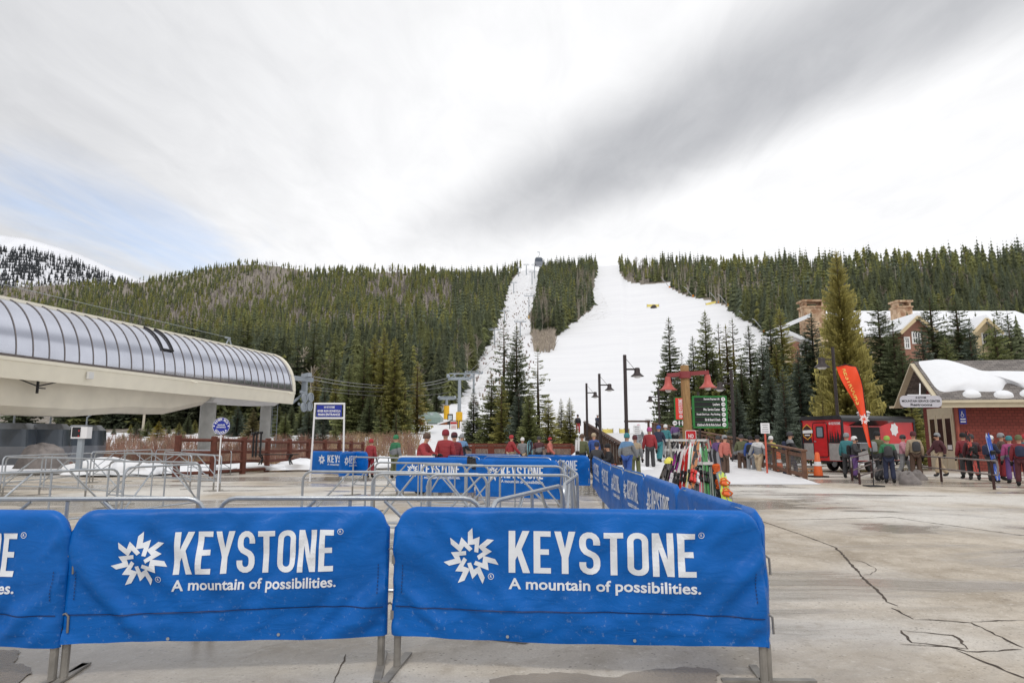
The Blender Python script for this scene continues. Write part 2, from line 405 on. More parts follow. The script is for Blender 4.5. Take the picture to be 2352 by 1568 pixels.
tag(link('mountain', me), 'distant snow covered mountain shoulder with a bare white top', 'mountain', kind='structure'); MTV = vs
# ================================================================== conifers
def rgbv(c, v): return (c[0] * v, c[1] * v, c[2] * v)
def skirt_tree(rng, layers, pts, rad, z0=.05, sparse=0.0, pw=.85):
    V, F, T = [], [], []
    for i in range(layers):
        f = i / (layers - 1); z = z0 + (.955 - z0) * f ** .93
        if rng.random() < sparse: continue
        r = rad * (1 - f) ** pw * rng.uniform(.78, 1.18) + .008; th = (1 - f) * 1.5 / layers + .035; o = len(V); a0 = rng.uniform(0, 6.28)
        ox, oy = rng.uniform(-.1, .1) * r, rng.uniform(-.1, .1) * r
        V.append((ox * .3, oy * .3, min(1, z + th)))
        for j in range(pts * 2):
            a = a0 + math.pi * j / pts + rng.uniform(-.15, .15); q = r * (rng.uniform(.7, 1.2) if j % 2 == 0 else rng.uniform(.3, .55))
            V.append((ox + q * math.cos(a), oy + q * math.sin(a), z - (.03 if j % 2 == 0 else -.01) * rng.uniform(.3, 1.6) * (1.3 - f)))
        for j in range(pts * 2):
            F.append((o, o + 1 + j, o + 1 + (j + 1) % (pts * 2))); T.append(rng.uniform(.72, 1.28))
    o = len(V); V += [(.012, 0, 0), (-.006, .011, 0), (-.006, -.011, 0), (0, 0, .9)]
    F += [(o, o + 1, o + 3), (o + 1, o + 2, o + 3), (o + 2, o, o + 3)]; T += [-1] * 3
    return V, F, T
TRUNK = (.10, .075, .055)
def bare_tree(rng, twigs, tall=.45, spread=.14):
    """leafless aspen: pale stem, twiggy top"""
    V, F, T = [], [], []
    def seg(a, b, r0, r1, t):
        o = len(V); a, b = Vector(a), Vector(b); d = (b - a).normalized(); u = d.cross(Vector((.3, .9, .2))).normalized(); w = d.cross(u)
        for p, r in ((a, r0), (b, r1)):
            for k in range(3):
                q = 2.094 * k; V.append(tuple(p + (u * math.cos(q) + w * math.sin(q)) * r))
        for k in range(3):
            k2 = (k + 1) % 3; F.append((o + k, o + k2, o + 3 + k2)); F.append((o + k, o + 3 + k2, o + 3 + k)); T.extend([t, t])
    seg((0, 0, 0), (rng.uniform(-.02, .02), 0, .55), .022, .017, -2); seg((V[3][0], 0, .55), (rng.uniform(-.03, .03), 0, .97), .017, .004, -2)
    for i in range(twigs):
        z = rng.uniform(tall, .9); a = rng.uniform(0, 6.28); l = spread * (1.15 - z) * rng.uniform(1, 2.2)
        p = (l * math.cos(a) * .6, l * math.sin(a) * .6, z + l * .9); seg((0, 0, z), p, .008, .004, -3)
        for k in range(2):
            a2 = a + rng.uniform(-.8, .8); seg(p, (p[0] + l * .5 * math.cos(a2), p[1] + l * .5 * math.sin(a2), p[2] + l * .55), .006, .003, -3)
    return V, F, T
def fin_tree(name, V, F, T, base=None):
    """V,F,T -> mesh with a per-corner tint: T >= 0 scales leaf colour, negative picks bark"""
    me = bpy.data.meshes.new(name); me.from_pydata(V, [], F); set_tint(me, [(base if t >= 0 else BARK[int(-t)], abs(t) if t >= 0 else 1) for t in T])
    me.materials.append(tint_mat('conifer_needles', .75, .25, True, .20)); me.update(); return me
BARK = {1: TRUNK, 2: (.50, .46, .38), 3: (.30, .255, .20)}
def set_tint(me, per_face):
    ca = me.color_attributes.new('tint', 'FLOAT_COLOR', 'CORNER'); arr = np.empty((len(me.loops), 4), np.float32); k = 0
    for p, (c, v) in zip(me.polygons, per_face):
        n = p.loop_total; arr[k:k + n, 0] = c[0] * v; arr[k:k + n, 1] = c[1] * v; arr[k:k + n, 2] = c[2] * v; arr[k:k + n, 3] = 1; k += n
    ca.data.foreach_set('color', arr.reshape(-1))
WHITE = (1, 1, 1)
def spruce_crown(seed, rad=.16, whorls=44, per=8, gap=0.0, z0=.06, droop=.25, pw=.8, fine=3, wf=1.0):
    """branch-built crown: every branch a drooping spine fringed with needle sprays (unit height)"""
    rng = random.Random(seed); V, F, T = [], [], []
    def tri(a, b, c, t): o = len(V); V.extend([tuple(a), tuple(b), tuple(c)]); F.append((o, o + 1, o + 2)); T.append(t)
    for i in range(whorls):
        f = (i + rng.uniform(-.3, .3)) / whorls; f = min(.99, max(0, f)); z = z0 + (.985 - z0) * f
        n = max(4, int(per * (1 - f * .45)))
        lean = rng.uniform(.8, 1.15)
        for k in range(n):
            if rng.random() < gap: continue
            a = rng.uniform(0, 6.283); Lb = (rad * (1 - f) ** pw * rng.uniform(.55, 1.16) + .012) * lean
            dx, dy = math.cos(a), math.sin(a); t0 = rng.uniform(.66, 1.32)
            slope = .30 - droop * 1.6 * (1 - f) + rng.uniform(-.14, .14)
            ns = fine if f < .8 else max(2, fine - 2)
            pts = [Vector((dx * Lb * s, dy * Lb * s, z + Lb * (slope * s - .32 * droop * s * s + .35 * droop * s ** 3))) for s in [.06 + .94 * j / ns for j in range(ns + 1)]]
            side = Vector((-dy, dx, 0))
            for s in range(ns):
                p, q = pts[s], pts[s + 1]; g = s / ns; w = Lb * (.36 - .22 * g) * rng.uniform(.65, 1.3) * wf
                hang = Vector((0, 0, -Lb * .15 * rng.uniform(.2, 1.2)))
                for sg in (-1, 1):
                    e = p.lerp(q, rng.uniform(.6, 1.25)) + side * sg * w + hang
                    tri(p, q, e, t0 * rng.uniform(.82, 1.18))
                if g > .2: tri(p, q, p.lerp(q, .5) + hang * 1.8 + side * rng.uniform(-.3, .3) * w, t0 * rng.uniform(.75, 1.05))
            tri(pts[-1] - side * Lb * .05, pts[-1] + side * Lb * .05, pts[-1] + Vector((dx, dy, .25)) * Lb * .14, t0 * 1.12)
    tri((-.006, 0, .95), (.006, 0, .95), (0, 0, 1.0), 1); tri((0, -.006, .95), (0, .006, .95), (0, 0, 1.0), 1)
    return V, F, T
def trunk_mesh(r=.016):
    b = MB(); b.tube([(0, 0, -.02), (0.002, 0, .3), (-.002, .001, .65), (0, 0, .96)], [r, r * .75, r * .42, r * .08], 7)
    me = bpy.data.meshes.new('trunk'); me.from_pydata(b.v, [], b.f); me.materials.append(mat('bark', S(92, 76, 62), .9, var=.3, scale=30, bump=.5, bscale=60))
    me.polygons.foreach_set('use_smooth', [True] * len(me.polygons)); me.update(); return me
TRK = trunk_mesh()
CROWN = {}
def crown_mesh(kind):
    if kind not in CROWN:
        a = {'spruce0': (11, .155, 68, 13, .0, .06, .25, .8, 7, .82), 'spruce1': (12, .140, 68, 13, .05, .06, .25, .8, 7, .82), 'spruce2': (13, .175, 56, 11, .0, .05, .25, .8, 7, .82),
             'thin0': (14, .13, 44, 7, .28, .08, .3, .7, 6, .95), 'thin1': (15, .15, 42, 7, .22, .06, .32, .75, 6, .95), 'broad': (16, .215, 104, 20, .0, .03, .16, .72, 11, .42),
             'bushy': (17, .24, 44, 11, .0, .03, .1, .9, 7, .82), 'narrow': (18, .11, 62, 10, .05, .05, .25, .8, 7, .82)}[kind]
        CROWN[kind] = fin_tree('crown', *spruce_crown(*a), base=WHITE)
    return CROWN[kind]
GREEN = {'dark': (.155, .178, .096), 'blue': (.150, .182, .140), 'mid': (.225, .245, .105), 'olive': (.31, .295, .10), 'gold': (.330, .295, .100), 'yellow': (.34, .28, .040), 'tan': (.23, .205, .10)}
def near_tree(px, py, Y, kind, tone, label, group=None, wf=1.0, base=None):
    z = at(px, py, Y).z; x = x_at(px, Y, z * .4 + .6); g = G(x, Y) if base is None else base
    x = x_at(px, Y, g + (z - g) * .5); h = (z - g)
    t = thing('spruce_tree', label, 'tree', (x, Y, g - .05), random.uniform(0, 6.28), group); wf *= 1.28 if kind != 'broad' else .70; t.scale = (h * wf, h * wf, h)
    link('trunk', TRK, t); c = link('crown', crown_mesh(kind), t)
    k = random.uniform(1.0, 1.3); col = GREEN[tone]; c.color = (col[0] * k, col[1] * k, col[2] * k, 1)
    return t
# ================================================================== the trees near the base area
GC, GR, GL, GH = 'spruces in the stand behind the middle fence', 'spruces along the snowy bridge', 'trees beyond the log rail fence', 'trees in front of the lodge'
NEAR = [
 (1088, 889, 58, 'spruce1', 'dark', 'small dark spruce standing alone beside the lift tower', GC, 1.25),
 (1128, 853, 57, 'spruce2', 'mid', 'broad mid-green spruce at the west edge of the fenced stand', GC, 1.15),
 (1157, 729, 60, 'thin0', 'dark', 'tall thin see-through spruce rising from the fenced stand beside the lift line', GC, 1.0),
 (1152, 859, 55, 'narrow', 'olive', 'narrow yellow-green spruce below the tall thin one in the fenced stand', GC, 1.2),
 (1187, 742, 59, 'spruce0', 'dark', 'tallest full spruce of the fenced stand, dark and dense', GC, .95),
 (1192, 880, 54, 'spruce2', 'blue', 'grey-green spruce below the tallest tree of the fenced stand', GC, 1.0),
 (1215, 886, 53, 'spruce0', 'mid', 'mid-green spruce between the tallest and the lanky tree of the stand', GC, 1.1),
 (1236, 794, 58, 'thin1', 'mid', 'lanky open spruce with sparse drooping boughs in front of the snow slope', GC, 1.05),
 (1259, 903, 54, 'spruce2', 'olive', 'olive spruce at the foot of the lanky open one', GC, 1.1),
 (1289, 912, 56, 'spruce1', 'olive', 'short yellow-green spruce second from the east end of the fenced stand', GC, 1.0),
 (1309, 910, 55, 'spruce0', 'olive', 'short olive spruce at the east end of the fenced stand by the stairs', GC, 1.05),
 (1540, 724, 64, 'spruce1', 'dark', 'tall dark spruce nearest the ski slope beside the bridge', GR, .95),
 (1569, 806, 66, 'thin1', 'dark', 'slim short spruce behind the wooden lamp post', GR, .9),
 (1595, 768, 66, 'spruce1', 'dark', 'pointed spruce behind the hanging red lamps', GR, .95),
 (1625, 709, 65, 'spruce0', 'mid', 'tall full spruce above the directory sign', GR, .95),
 (1655, 738, 67, 'thin1', 'dark', 'slender spruce beside the tall full one above the directory', GR, 1.0),
 (1672, 741, 66, 'narrow', 'olive', 'narrow olive spruce amid the row by the bridge', GR, 1.1),
 (1688, 726, 68, 'thin0', 'dark', 'gaunt thin-topped spruce of the row by the bridge', GR, 1.0),
 (1725, 743, 62, 'spruce1', 'dark', 'dark spruce behind the lamp post beside the bridge', GR, 1.05),
 (1646, 868, 58, 'spruce2', 'olive', 'short bright spruce right behind the directory sign', GR, .9),
 (1694, 880, 56, 'spruce0', 'blue', 'short blue-green spruce beyond the directory sign edge', GR, 1.0),
 (1755, 776, 58, 'spruce0', 'blue', 'blue-grey spruce standing over the white notice on a red post', GR, 1.05),
 (1775, 719, 66, 'spruce0', 'dark', 'tall blackish spruce in front of the lodge gable end', GR, 1.1),
 (1799, 703, 68, 'spruce1', 'olive', 'tall olive spruce in front of the lodge chimney', GH, 1.15),
 (1803, 838, 46, 'spruce2', 'blue', 'bluish spruce standing directly above the red trailer', GH, .95),
 (1872, 712, 62, 'spruce0', 'blue', 'dark blue spruce half hidden behind the golden one', GH, 1.15),
 (1937, 568, 50, 'broad', 'gold', 'huge golden-green spruce, the biggest tree behind the red trailer', GH, .98),
 (2028, 682, 56, 'spruce0', 'dark', 'tall dark spruce just east of the golden one', GH, 1.15),
 (2062, 730, 52, 'spruce1', 'dark', 'dark spruce under the lodge stone chimney', GH, 1.2),
 (2128, 752, 54, 'spruce2', 'blue', 'greyish spruce in front of the lodge gable window', GH, 1.1),
 (2149, 668, 60, 'spruce1', 'dark', 'tall spruce rising above the snowy lodge roof', GH, 1.3),
 (2182, 770, 54, 'spruce0', 'mid', 'mid-green spruce above the hut roof snow', GH, 1.1),
 (2208, 674, 62, 'spruce1', 'dark', 'tall spruce west of the lodge dormer window', GH, 1.2),
 (2238, 732, 60, 'spruce2', 'blue', 'rounded spruce under the lodge dormer', GH, 1.0),
 (2298, 726, 52, 'spruce0', 'mid', 'bushy spruce east of the lodge dormer window', GH, 1.1),
 (2330, 728, 58, 'spruce1', 'dark', 'dark spruce against the lodge wall at the east end', GH, 1.1),
 (2098, 905, 41, 'spruce2', 'olive', 'low yellowish spruce seen between trailer and restroom hut', GH, 1.15),
 (1893, 900, 44, 'spruce2', 'gold', 'low golden spruce at the foot of the big golden one', GH, 1.0),
 (1558, 838, 60, 'spruce2', 'dark', 'squat dark spruce at the foot of the tall one nearest the slope', GR, 1.0),
 (1612, 846, 62, 'spruce0', 'mid', 'green spruce showing between log post and side sign', GR, 1.0),
 (1640, 800, 64, 'spruce0', 'dark', 'dark spruce filling the gap under the tall full one', GR, 1.0),
 (1706, 815, 60, 'spruce2', 'dark', 'full dark spruce behind the street lamp head', GR, 1.0),
 (1742, 838, 57, 'spruce0', 'dark', 'low dark spruce beyond the white notice board', GR, 1.0),
 (1772, 828, 56, 'spruce2', 'blue', 'low blue-grey spruce between notice board and trailer', GR, 1.0),
 (1788, 790, 60, 'spruce1', 'olive', 'yellow-green spruce in front of the lodge timber post', GH, 1.1),
 (1838, 800, 56, 'spruce0', 'blue', 'dense bluish spruce above the trailer roof beside the golden one', GH, 1.1),
 (1856, 760, 62, 'spruce1', 'dark', 'dark spruce in front of the west lodge chimney', GH, 1.2),
 (2080, 800, 50, 'spruce0', 'dark', 'dark spruce behind the hut gable peak', GH, 1.2),
 (2270, 790, 54, 'spruce2', 'dark', 'dark spruce right above the hut ridge below the dormer', GH, 1.1),
 (835, 777, 66, 'spruce0', 'mid', 'tall mid-green spruce behind the gondola entrance sign', GL, .9),
 (858, 762, 68, 'spruce0', 'olive', 'tall olive spruce in the clump under the haul rope', GL, .9),
 (880, 747, 67, 'spruce0', 'olive', 'tallest olive spruce under the haul rope', GL, .85),
 (905, 770, 66, 'spruce0', 'olive', 'tall narrow spruce beside the tallest olive one', GL, .9),
 (958, 826, 72, 'narrow', 'gold', 'golden narrow spruce beside the first lift tower', GL, 1.25),
 (930, 864, 66, 'thin0', 'mid', 'sparse ragged spruce before the golden one', GL, 1.15),
 (800, 830, 66, 'spruce0', 'mid', 'dark spruce directly behind the entrance sign frame', GL, 1.1),
 (770, 862, 70, 'spruce2', 'olive', 'olive spruce over the top of the entrance sign', GL, .95),
 (724, 846, 76, 'spruce1', 'gold', 'rusty gold pointed spruce beside the terminal nose', GL, 1.0),
 (703, 868, 72, 'spruce0', 'mid', 'spruce right behind the terminal sheave wheels', GL, 1.0),
 (745, 872, 68, 'spruce1', 'blue', 'bluish spruce between terminal nose and entrance sign', GL, 1.1),
 (875, 905, 62, 'thin1', 'mid', 'ragged spruce with bare stem above the green jacket', GL, 1.2),
 (910, 935, 60, 'thin0', 'dark', 'short straggly spruce beside the small green chairlift terminal', GL, 1.2),
 (314, 966, 62, 'bushy', 'dark', 'short dark bushy spruce seen under the terminal hull', GL, 1.38),
 (340, 960, 64, 'bushy', 'mid', 'short green spruce under the terminal beside a yellow one', GL, 1.38),
 (364, 964, 60, 'bushy', 'yellow', 'bright yellow bushy spruce seen under the terminal', GL, 1.56),
 (411, 968, 62, 'bushy', 'olive', 'olive bushy spruce beside the thick concrete column', GL, 1.50),
 (284, 990, 60, 'bushy', 'olive', 'very small spruce on the snow under the terminal', GL, 1.12),
 (514, 936, 66, 'spruce2', 'dark', 'dark spruce framed between the two concrete columns', GL, 1.38),
 (545, 930, 64, 'spruce2', 'blue', 'blue spruce right of the round blue sign', GL, 1.50),
 (581, 936, 60, 'bushy', 'tan', 'tan dry spruce next to the slim concrete column', GL, 1.25),
 (641, 930, 64, 'spruce2', 'mid', 'green spruce beyond the ladder of the slim column', GL, 1.38),
 (669, 930, 70, 'spruce0', 'dark', 'dark spruce under the terminal nose', GL, 1.50),
 (710, 926, 60, 'spruce2', 'blue', 'frosty spruce at the edge of the entrance sign frame', GL, 1.38),
 (432, 950, 70, 'spruce0', 'dark', 'dark spruce just west of the thick concrete column', GL, 1.50),
 (448, 962, 74, 'spruce2', 'olive', 'olive spruce peeping from behind the thick concrete column', GL, 1.50),
 (388, 975, 72, 'spruce2', 'mid', 'mid-green spruce filling the gap east of the yellow one', GL, 1.62),
 (300, 972, 74, 'spruce0', 'olive', 'olive spruce west of the short dark bushy one', GL, 1.50),
 (262, 978, 70, 'spruce2', 'dark', 'dark spruce above the snow heap under the terminal', GL, 1.50),
 (236, 984, 66, 'bushy', 'yellow', 'dull yellow bushy spruce next to the ticket scanner', GL, 1.38),
 (528, 948, 72, 'spruce1', 'mid', 'green spruce behind the blue sign pole', GL, 1.62),
 (562, 944, 74, 'spruce0', 'dark', 'dark spruce between blue spruce and tan one', GL, 1.50),
 (632, 952, 74, 'spruce0', 'blue', 'bluish spruce right of the ladder', GL, 1.50),
 (655, 945, 62, 'spruce2', 'mid', 'full green spruce under the terminal nose', GL, 1.50),
 (690, 940, 66, 'spruce0', 'dark', 'dark full spruce before the bare trunks by the entrance sign', GL, 1.50),
 (815, 905, 66, 'spruce2', 'mid', 'full green spruce at the east post of the entrance sign', GL, 1.38),
 (848, 900, 64, 'spruce0', 'dark', 'dark spruce below the tall olive clump', GL, 1.38),
 (890, 915, 66, 'spruce2', 'olive', 'olive spruce below the tallest olive one', GL, 1.38),
 (975, 880, 106, 'spruce0', 'mid', 'green spruce behind the small chairlift terminal', GL, 1.38),
 (1003, 880, 112, 'spruce1', 'dark', 'dark spruce at the edge of the snow by the first tower', GL, 1.38),
 (742, 962, 56, 'bushy', 'blue', 'small frosty spruce under the entrance sign board', GL, 1.0),
 (770, 968, 58, 'bushy', 'mid', 'small green spruce under the entrance sign board', GL, 1.0),
]
for a in NEAR: near_tree(*a)
# ================================================================== forests on the hills: nearest ones individual, the rest one mass
rng = random.Random(21)
LOW = [skirt_tree(rng, 8, 6, rng.uniform(.12, .21)) for _ in range(7)]
PINE = [skirt_tree(rng, 6, 6, rng.uniform(.12, .16), z0=.3, sparse=.08, pw=.45) for _ in range(3)]
DEAD = [skirt_tree(rng, 10, 4, .07, z0=.2, sparse=.35) for _ in range(2)]
ASP = [bare_tree(rng, 9) for _ in range(3)]
MIDT = [skirt_tree(rng, 26, 9, rng.uniform(.12, .19), z0=.04) for _ in range(6)]
MIDP = [skirt_tree(rng, 13, 8, rng.uniform(.13, .16), z0=.22, sparse=.05, pw=.5) for _ in range(2)]
ASPM = [bare_tree(rng, 22, tall=.5) for _ in range(2)]
TINY = [skirt_tree(rng, 4, 4, .17) for _ in range(3)]
# invert column-wise: picture point -> terrain point
_DS = 72.0 * 1.010 ** np.arange(0, 300)
def terrain_hit(px, py):
    k = (CYP - py) / FP
    z = CAMZ + _DS * (SP + k * CP) / (CP - k * SP); x = (px - CXP) / FP * (_DS * CP + (z - CAMZ) * SP)
    hit = ground(x, _DS) >= z
    if not hit.any(): return None
    i = int(hit.argmax())
    if i == 0: return None
    return float(x[i]), float(_DS[i]), float(ground(x[i], _DS[i]))
def patch(px, py):     # 0 olive pine, 1 dark spruce, 2 grey dead, by area of the hill
    n = noise.noise(Vector((px * .006, py * .012, 3.1))) + .35 * noise.noise(Vector((px * .03, py * .05, 9)))
    return n
cands = []
def sample(box, n, density):
    A_ = np.array([(rng.uniform(box[0], box[1]), rng.uniform(box[2], box[3])) for _ in range(n)])
    for px, py in A_[forested(A_[:, 0], A_[:, 1])].tolist():
        h = terrain_hit(px, py)
        if h is None: continue
        s = FP * 14 / h[1]                       # tree height in picture pixels
        if rng.random() > density * 1500 / (s ** 1.75 * 2 + 60): continue
        cands.append((h[1], px, py, h[0], h[2]))
sample((-40, 1215, 585, 985), 26000, .50)
sample((1200, 1375, 600, 780), 3000, .6)
sample((1415, 2400, 590, 940), 17000, .5)
sample((140, 720, 925, 985), 5000, 3.0)
# closed edges along the pistes
for poly, st in ((F_ISLE, 5.0), (F_RIGHT[1:20], 5.0), (F_LEFT[2:18], 6.0)):
    for (x1, y1), (x2, y2) in zip(poly[:-1], poly[1:]):
        n = int(math.hypot(x2 - x1, y2 - y1) / st)
        for i in range(n):
            px = x1 + (x2 - x1) * i / max(1, n) + rng.uniform(-3, 3); py = y1 + (y2 - y1) * i / max(1, n) - rng.uniform(0, 6)
            if bool(forested(px, py)):
                h = terrain_hit(px, py)
                if h: cands.append((h[1], px, py, h[0], h[2]))
cands.sort()
def roofline(px): return np.interp(px, [0, 640, 690], [672, 830, 930])
def species(px, py, d):
    n = patch(px, py); r = rng.random()
    isle = bool(in_poly(px, py, F_ISLE)); right = px > 1400
    if isle:
        if px < 1262 and py > 690 or (px > 1325 and py > 640): return 'asp' if r < .75 else 'spruce'
        return 'spruce' if r < .72 else ('asp' if r < .85 else 'pine')
    if right:
        if py < 700 and px < 1760 and py > 612 and r < .42 and (px - 1420) * .16 + 620 < py + 14: return 'asp'
        if n > .10 and py < 680: return 'pine' if r < .72 else ('dead' if r < .9 else 'spruce')
        return 'spruce' if r < .74 else ('pine' if r < .86 else 'asp')
    if py > 800 or (px > 1040 and py > 640): return 'spruce' if r < .80 else ('pine' if r < .92 else 'asp')
    if n > .12 and py > 610 and py < 770: return 'dead' if r < .6 else ('asp' if r < .75 else 'pine')
    return 'pine' if r < .56 else ('spruce' if r < .84 else ('dead' if r < .95 else 'asp'))
def leaf(sp):
    b = {'spruce': [(0.090, 0.103, 0.054), (0.092, 0.110, 0.069), (0.121, 0.130, 0.052), (0.074, 0.085, 0.049)], 'pine': [(0.145, 0.154, 0.056), (0.130, 0.146, 0.060), (0.172, 0.170, 0.052)], 'dead': [(.215, .190, .180), (.180, .160, .150)], 'asp': [WHITE]}[sp]
    c = rng.choice(b); k = rng.uniform(1.05, 1.55); return tuple(x * k for x in c)
HGT = {'spruce': (9, 20), 'pine': (9, 16), 'dead': (10, 15), 'asp': (9, 14)}
ACC = ([], [], [], [0])
def bake(tree, x, y, z, h, col):
    V, F, T = tree; a = rng.uniform(0, 6.28); ca, sa = math.cos(a), math.sin(a); w = h * rng.uniform(.85, 1.2)
    A_ = np.array(V); P = np.empty_like(A_)
    P[:, 0] = x + (A_[:, 0] * ca - A_[:, 1] * sa) * w; P[:, 1] = y + (A_[:, 0] * sa + A_[:, 1] * ca) * w; P[:, 2] = z - .3 + A_[:, 2] * h
    o = ACC[3][0]; ACC[0].append(P); ACC[1].append(np.array(F) + o); ACC[3][0] += len(V)
    ACC[2].append(np.array([(col[0] * t, col[1] * t, col[2] * t) if t >= 0 else BARK[int(-t)] for t in T]))
def mass(name, label, group_kind='stuff'):
    V = np.concatenate(ACC[0]); F = np.concatenate(ACC[1]); T = np.concatenate(ACC[2])
    me = bpy.data.meshes.new(name); me.vertices.add(len(V)); me.vertices.foreach_set('co', V.reshape(-1).astype(np.float32))
    me.loops.add(len(F) * 3); me.loops.foreach_set('vertex_index', F.reshape(-1).astype(np.int32))
    me.polygons.add(len(F)); me.polygons.foreach_set('loop_start', np.arange(0, len(F) * 3, 3, dtype=np.int32)); me.update(calc_edges=True)
    ca = me.color_attributes.new('tint', 'FLOAT_COLOR', 'CORNER')
    ca.data.foreach_set('color', np.concatenate([np.repeat(T, 3, 0), np.ones((len(F) * 3, 1))], 1).reshape(-1).astype(np.float32))
    me.materials.append(tint_mat('conifer_needles'))
    for x in ACC[:3]: x.clear()
    ACC[3][0] = 0
    return tag(link(name, me), label, kind='stuff')
MIDM = {}
HILLC = [(31, .13, 40, 8, .0), (32, .115, 42, 7, .05), (33, .15, 38, 9, .0), (34, .14, 40, 8, .1), (35, .12, 44, 7, .0), (36, .16, 36, 9, .03)]
def with_trunk(vft):
    V, F, T = vft; o = len(V); V += [(.012, 0, 0), (-.006, .011, 0), (-.006, -.011, 0), (0, 0, .95)]
    F += [(o, o + 1, o + 3), (o + 1, o + 2, o + 3), (o + 2, o, o + 3)]; T += [-1] * 3
    return V, F, T
def mid_mesh(sp):
    if sp not in MIDM:
        src = {'spruce': MIDT, 'pine': MIDP, 'asp': ASPM, 'dead': DEAD}[sp]
        MIDM[sp] = [fin_tree('tree', *t, base=WHITE) for t in src]
        if sp == 'spruce': MIDM[sp] = [fin_tree('tree', *with_trunk(spruce_crown(*q)), base=WHITE) for q in HILLC]
    return rng.choice(MIDM[sp])
HILLN = {'spruce': ('hill_spruce', 'tree'), 'pine': ('hill_pine', 'tree'), 'asp': ('bare_aspen', 'tree'), 'dead': ('dead_pine', 'tree')}
def hill_tree_label(sp, px):
    where = 'the island stand between lift line and ski run' if 1200 < px < 1380 else ('the hill east of the ski run' if px > 1380 else 'the hill west of the lift line')
    what = {'spruce': 'green spruce among many', 'pine': 'olive pine among many', 'asp': 'leafless pale aspen', 'dead': 'grey dead pine'}[sp]
    return f'{what} in the dense forest on {where}', f'{sp} trees on {where}'
def plant_hills(limit):
    """nearest trees that the camera can see become things; everything else is baked into the forest mass"""
    bpy.context.view_layer.update(); dg = bpy.context.evaluated_depsgraph_get(); eye = Vector((0, 0, CAMZ)); n = 0
    for d, px, py, x, z in cands:
        sp = species(px, py, d); h = rng.uniform(*HGT[sp]) * (1.0 if d > 160 else .82); vis = False
        if n < limit and 0 < px < 2352:
            hits = 0
            for fz, dx in ((.95, 0), (.7, .05), (.5, -.06), (.35, .0)) if d > 130 else ((.95, 0), (.5, 0), (.25, 0), (.12, .03), (.05, 0)):
                p = Vector((x + dx * h, d, z + h * fz)); v = p - eye
                ok, loc, *_ = SC.ray_cast(dg, eye, v.normalized(), distance=v.length - 1.5)
                hits += (not ok)
            vis = hits >= (3 if d > 130 else 1)
        if vis:
            nm, cat = HILLN[sp]; lb, gp = hill_tree_label(sp, px)
            o = tag(link(nm, mid_mesh(sp), None, (x, d, z - .3), rng.uniform(0, 6.28)), lb, cat, gp); w = h * rng.uniform(.9, 1.2); o.scale = (w, w, h)
            c = leaf(sp); o.color = (*c, 1); n += 1
        elif d > 130 or px < 0 or px > 2352:
            bake(rng.choice({'spruce': MIDT if d < 330 else LOW, 'pine': MIDP, 'dead': DEAD, 'asp': ASPM}[sp] if d < 330 else {'spruce': LOW, 'pine': PINE, 'dead': DEAD, 'asp': ASP}[sp]), x, d, z, h, leaf(sp))
    mass('hillside_forest', 'mixed forest of spruce, pine and bare aspen covering the hills')
    for _ in range(15000):
        v = MTV[rng.randrange(160 * 4, 160 * 40)]; px, py = proj(*v)
        u = noise.noise(Vector((px * .02, py * .03, 1))) * 26
        lim = np.interp(px, [-100, 0, 60, 100, 150, 200, 260, 340, 520], [585, 582, 566, 560, 580, 606, 626, 650, 720])
        if py + u < lim or px < -60 or px > 480 or (100 < px < 300 and py - u > lim + 45 and rng.random() < .5): continue
        bake(rng.choice(TINY), v[0] + rng.uniform(-20, 20), v[1], v[2], rng.uniform(24, 44), (.050, .056, .062))
    mass('mountain_forest', 'dark forest streaks on the flank of the snowy mountain')
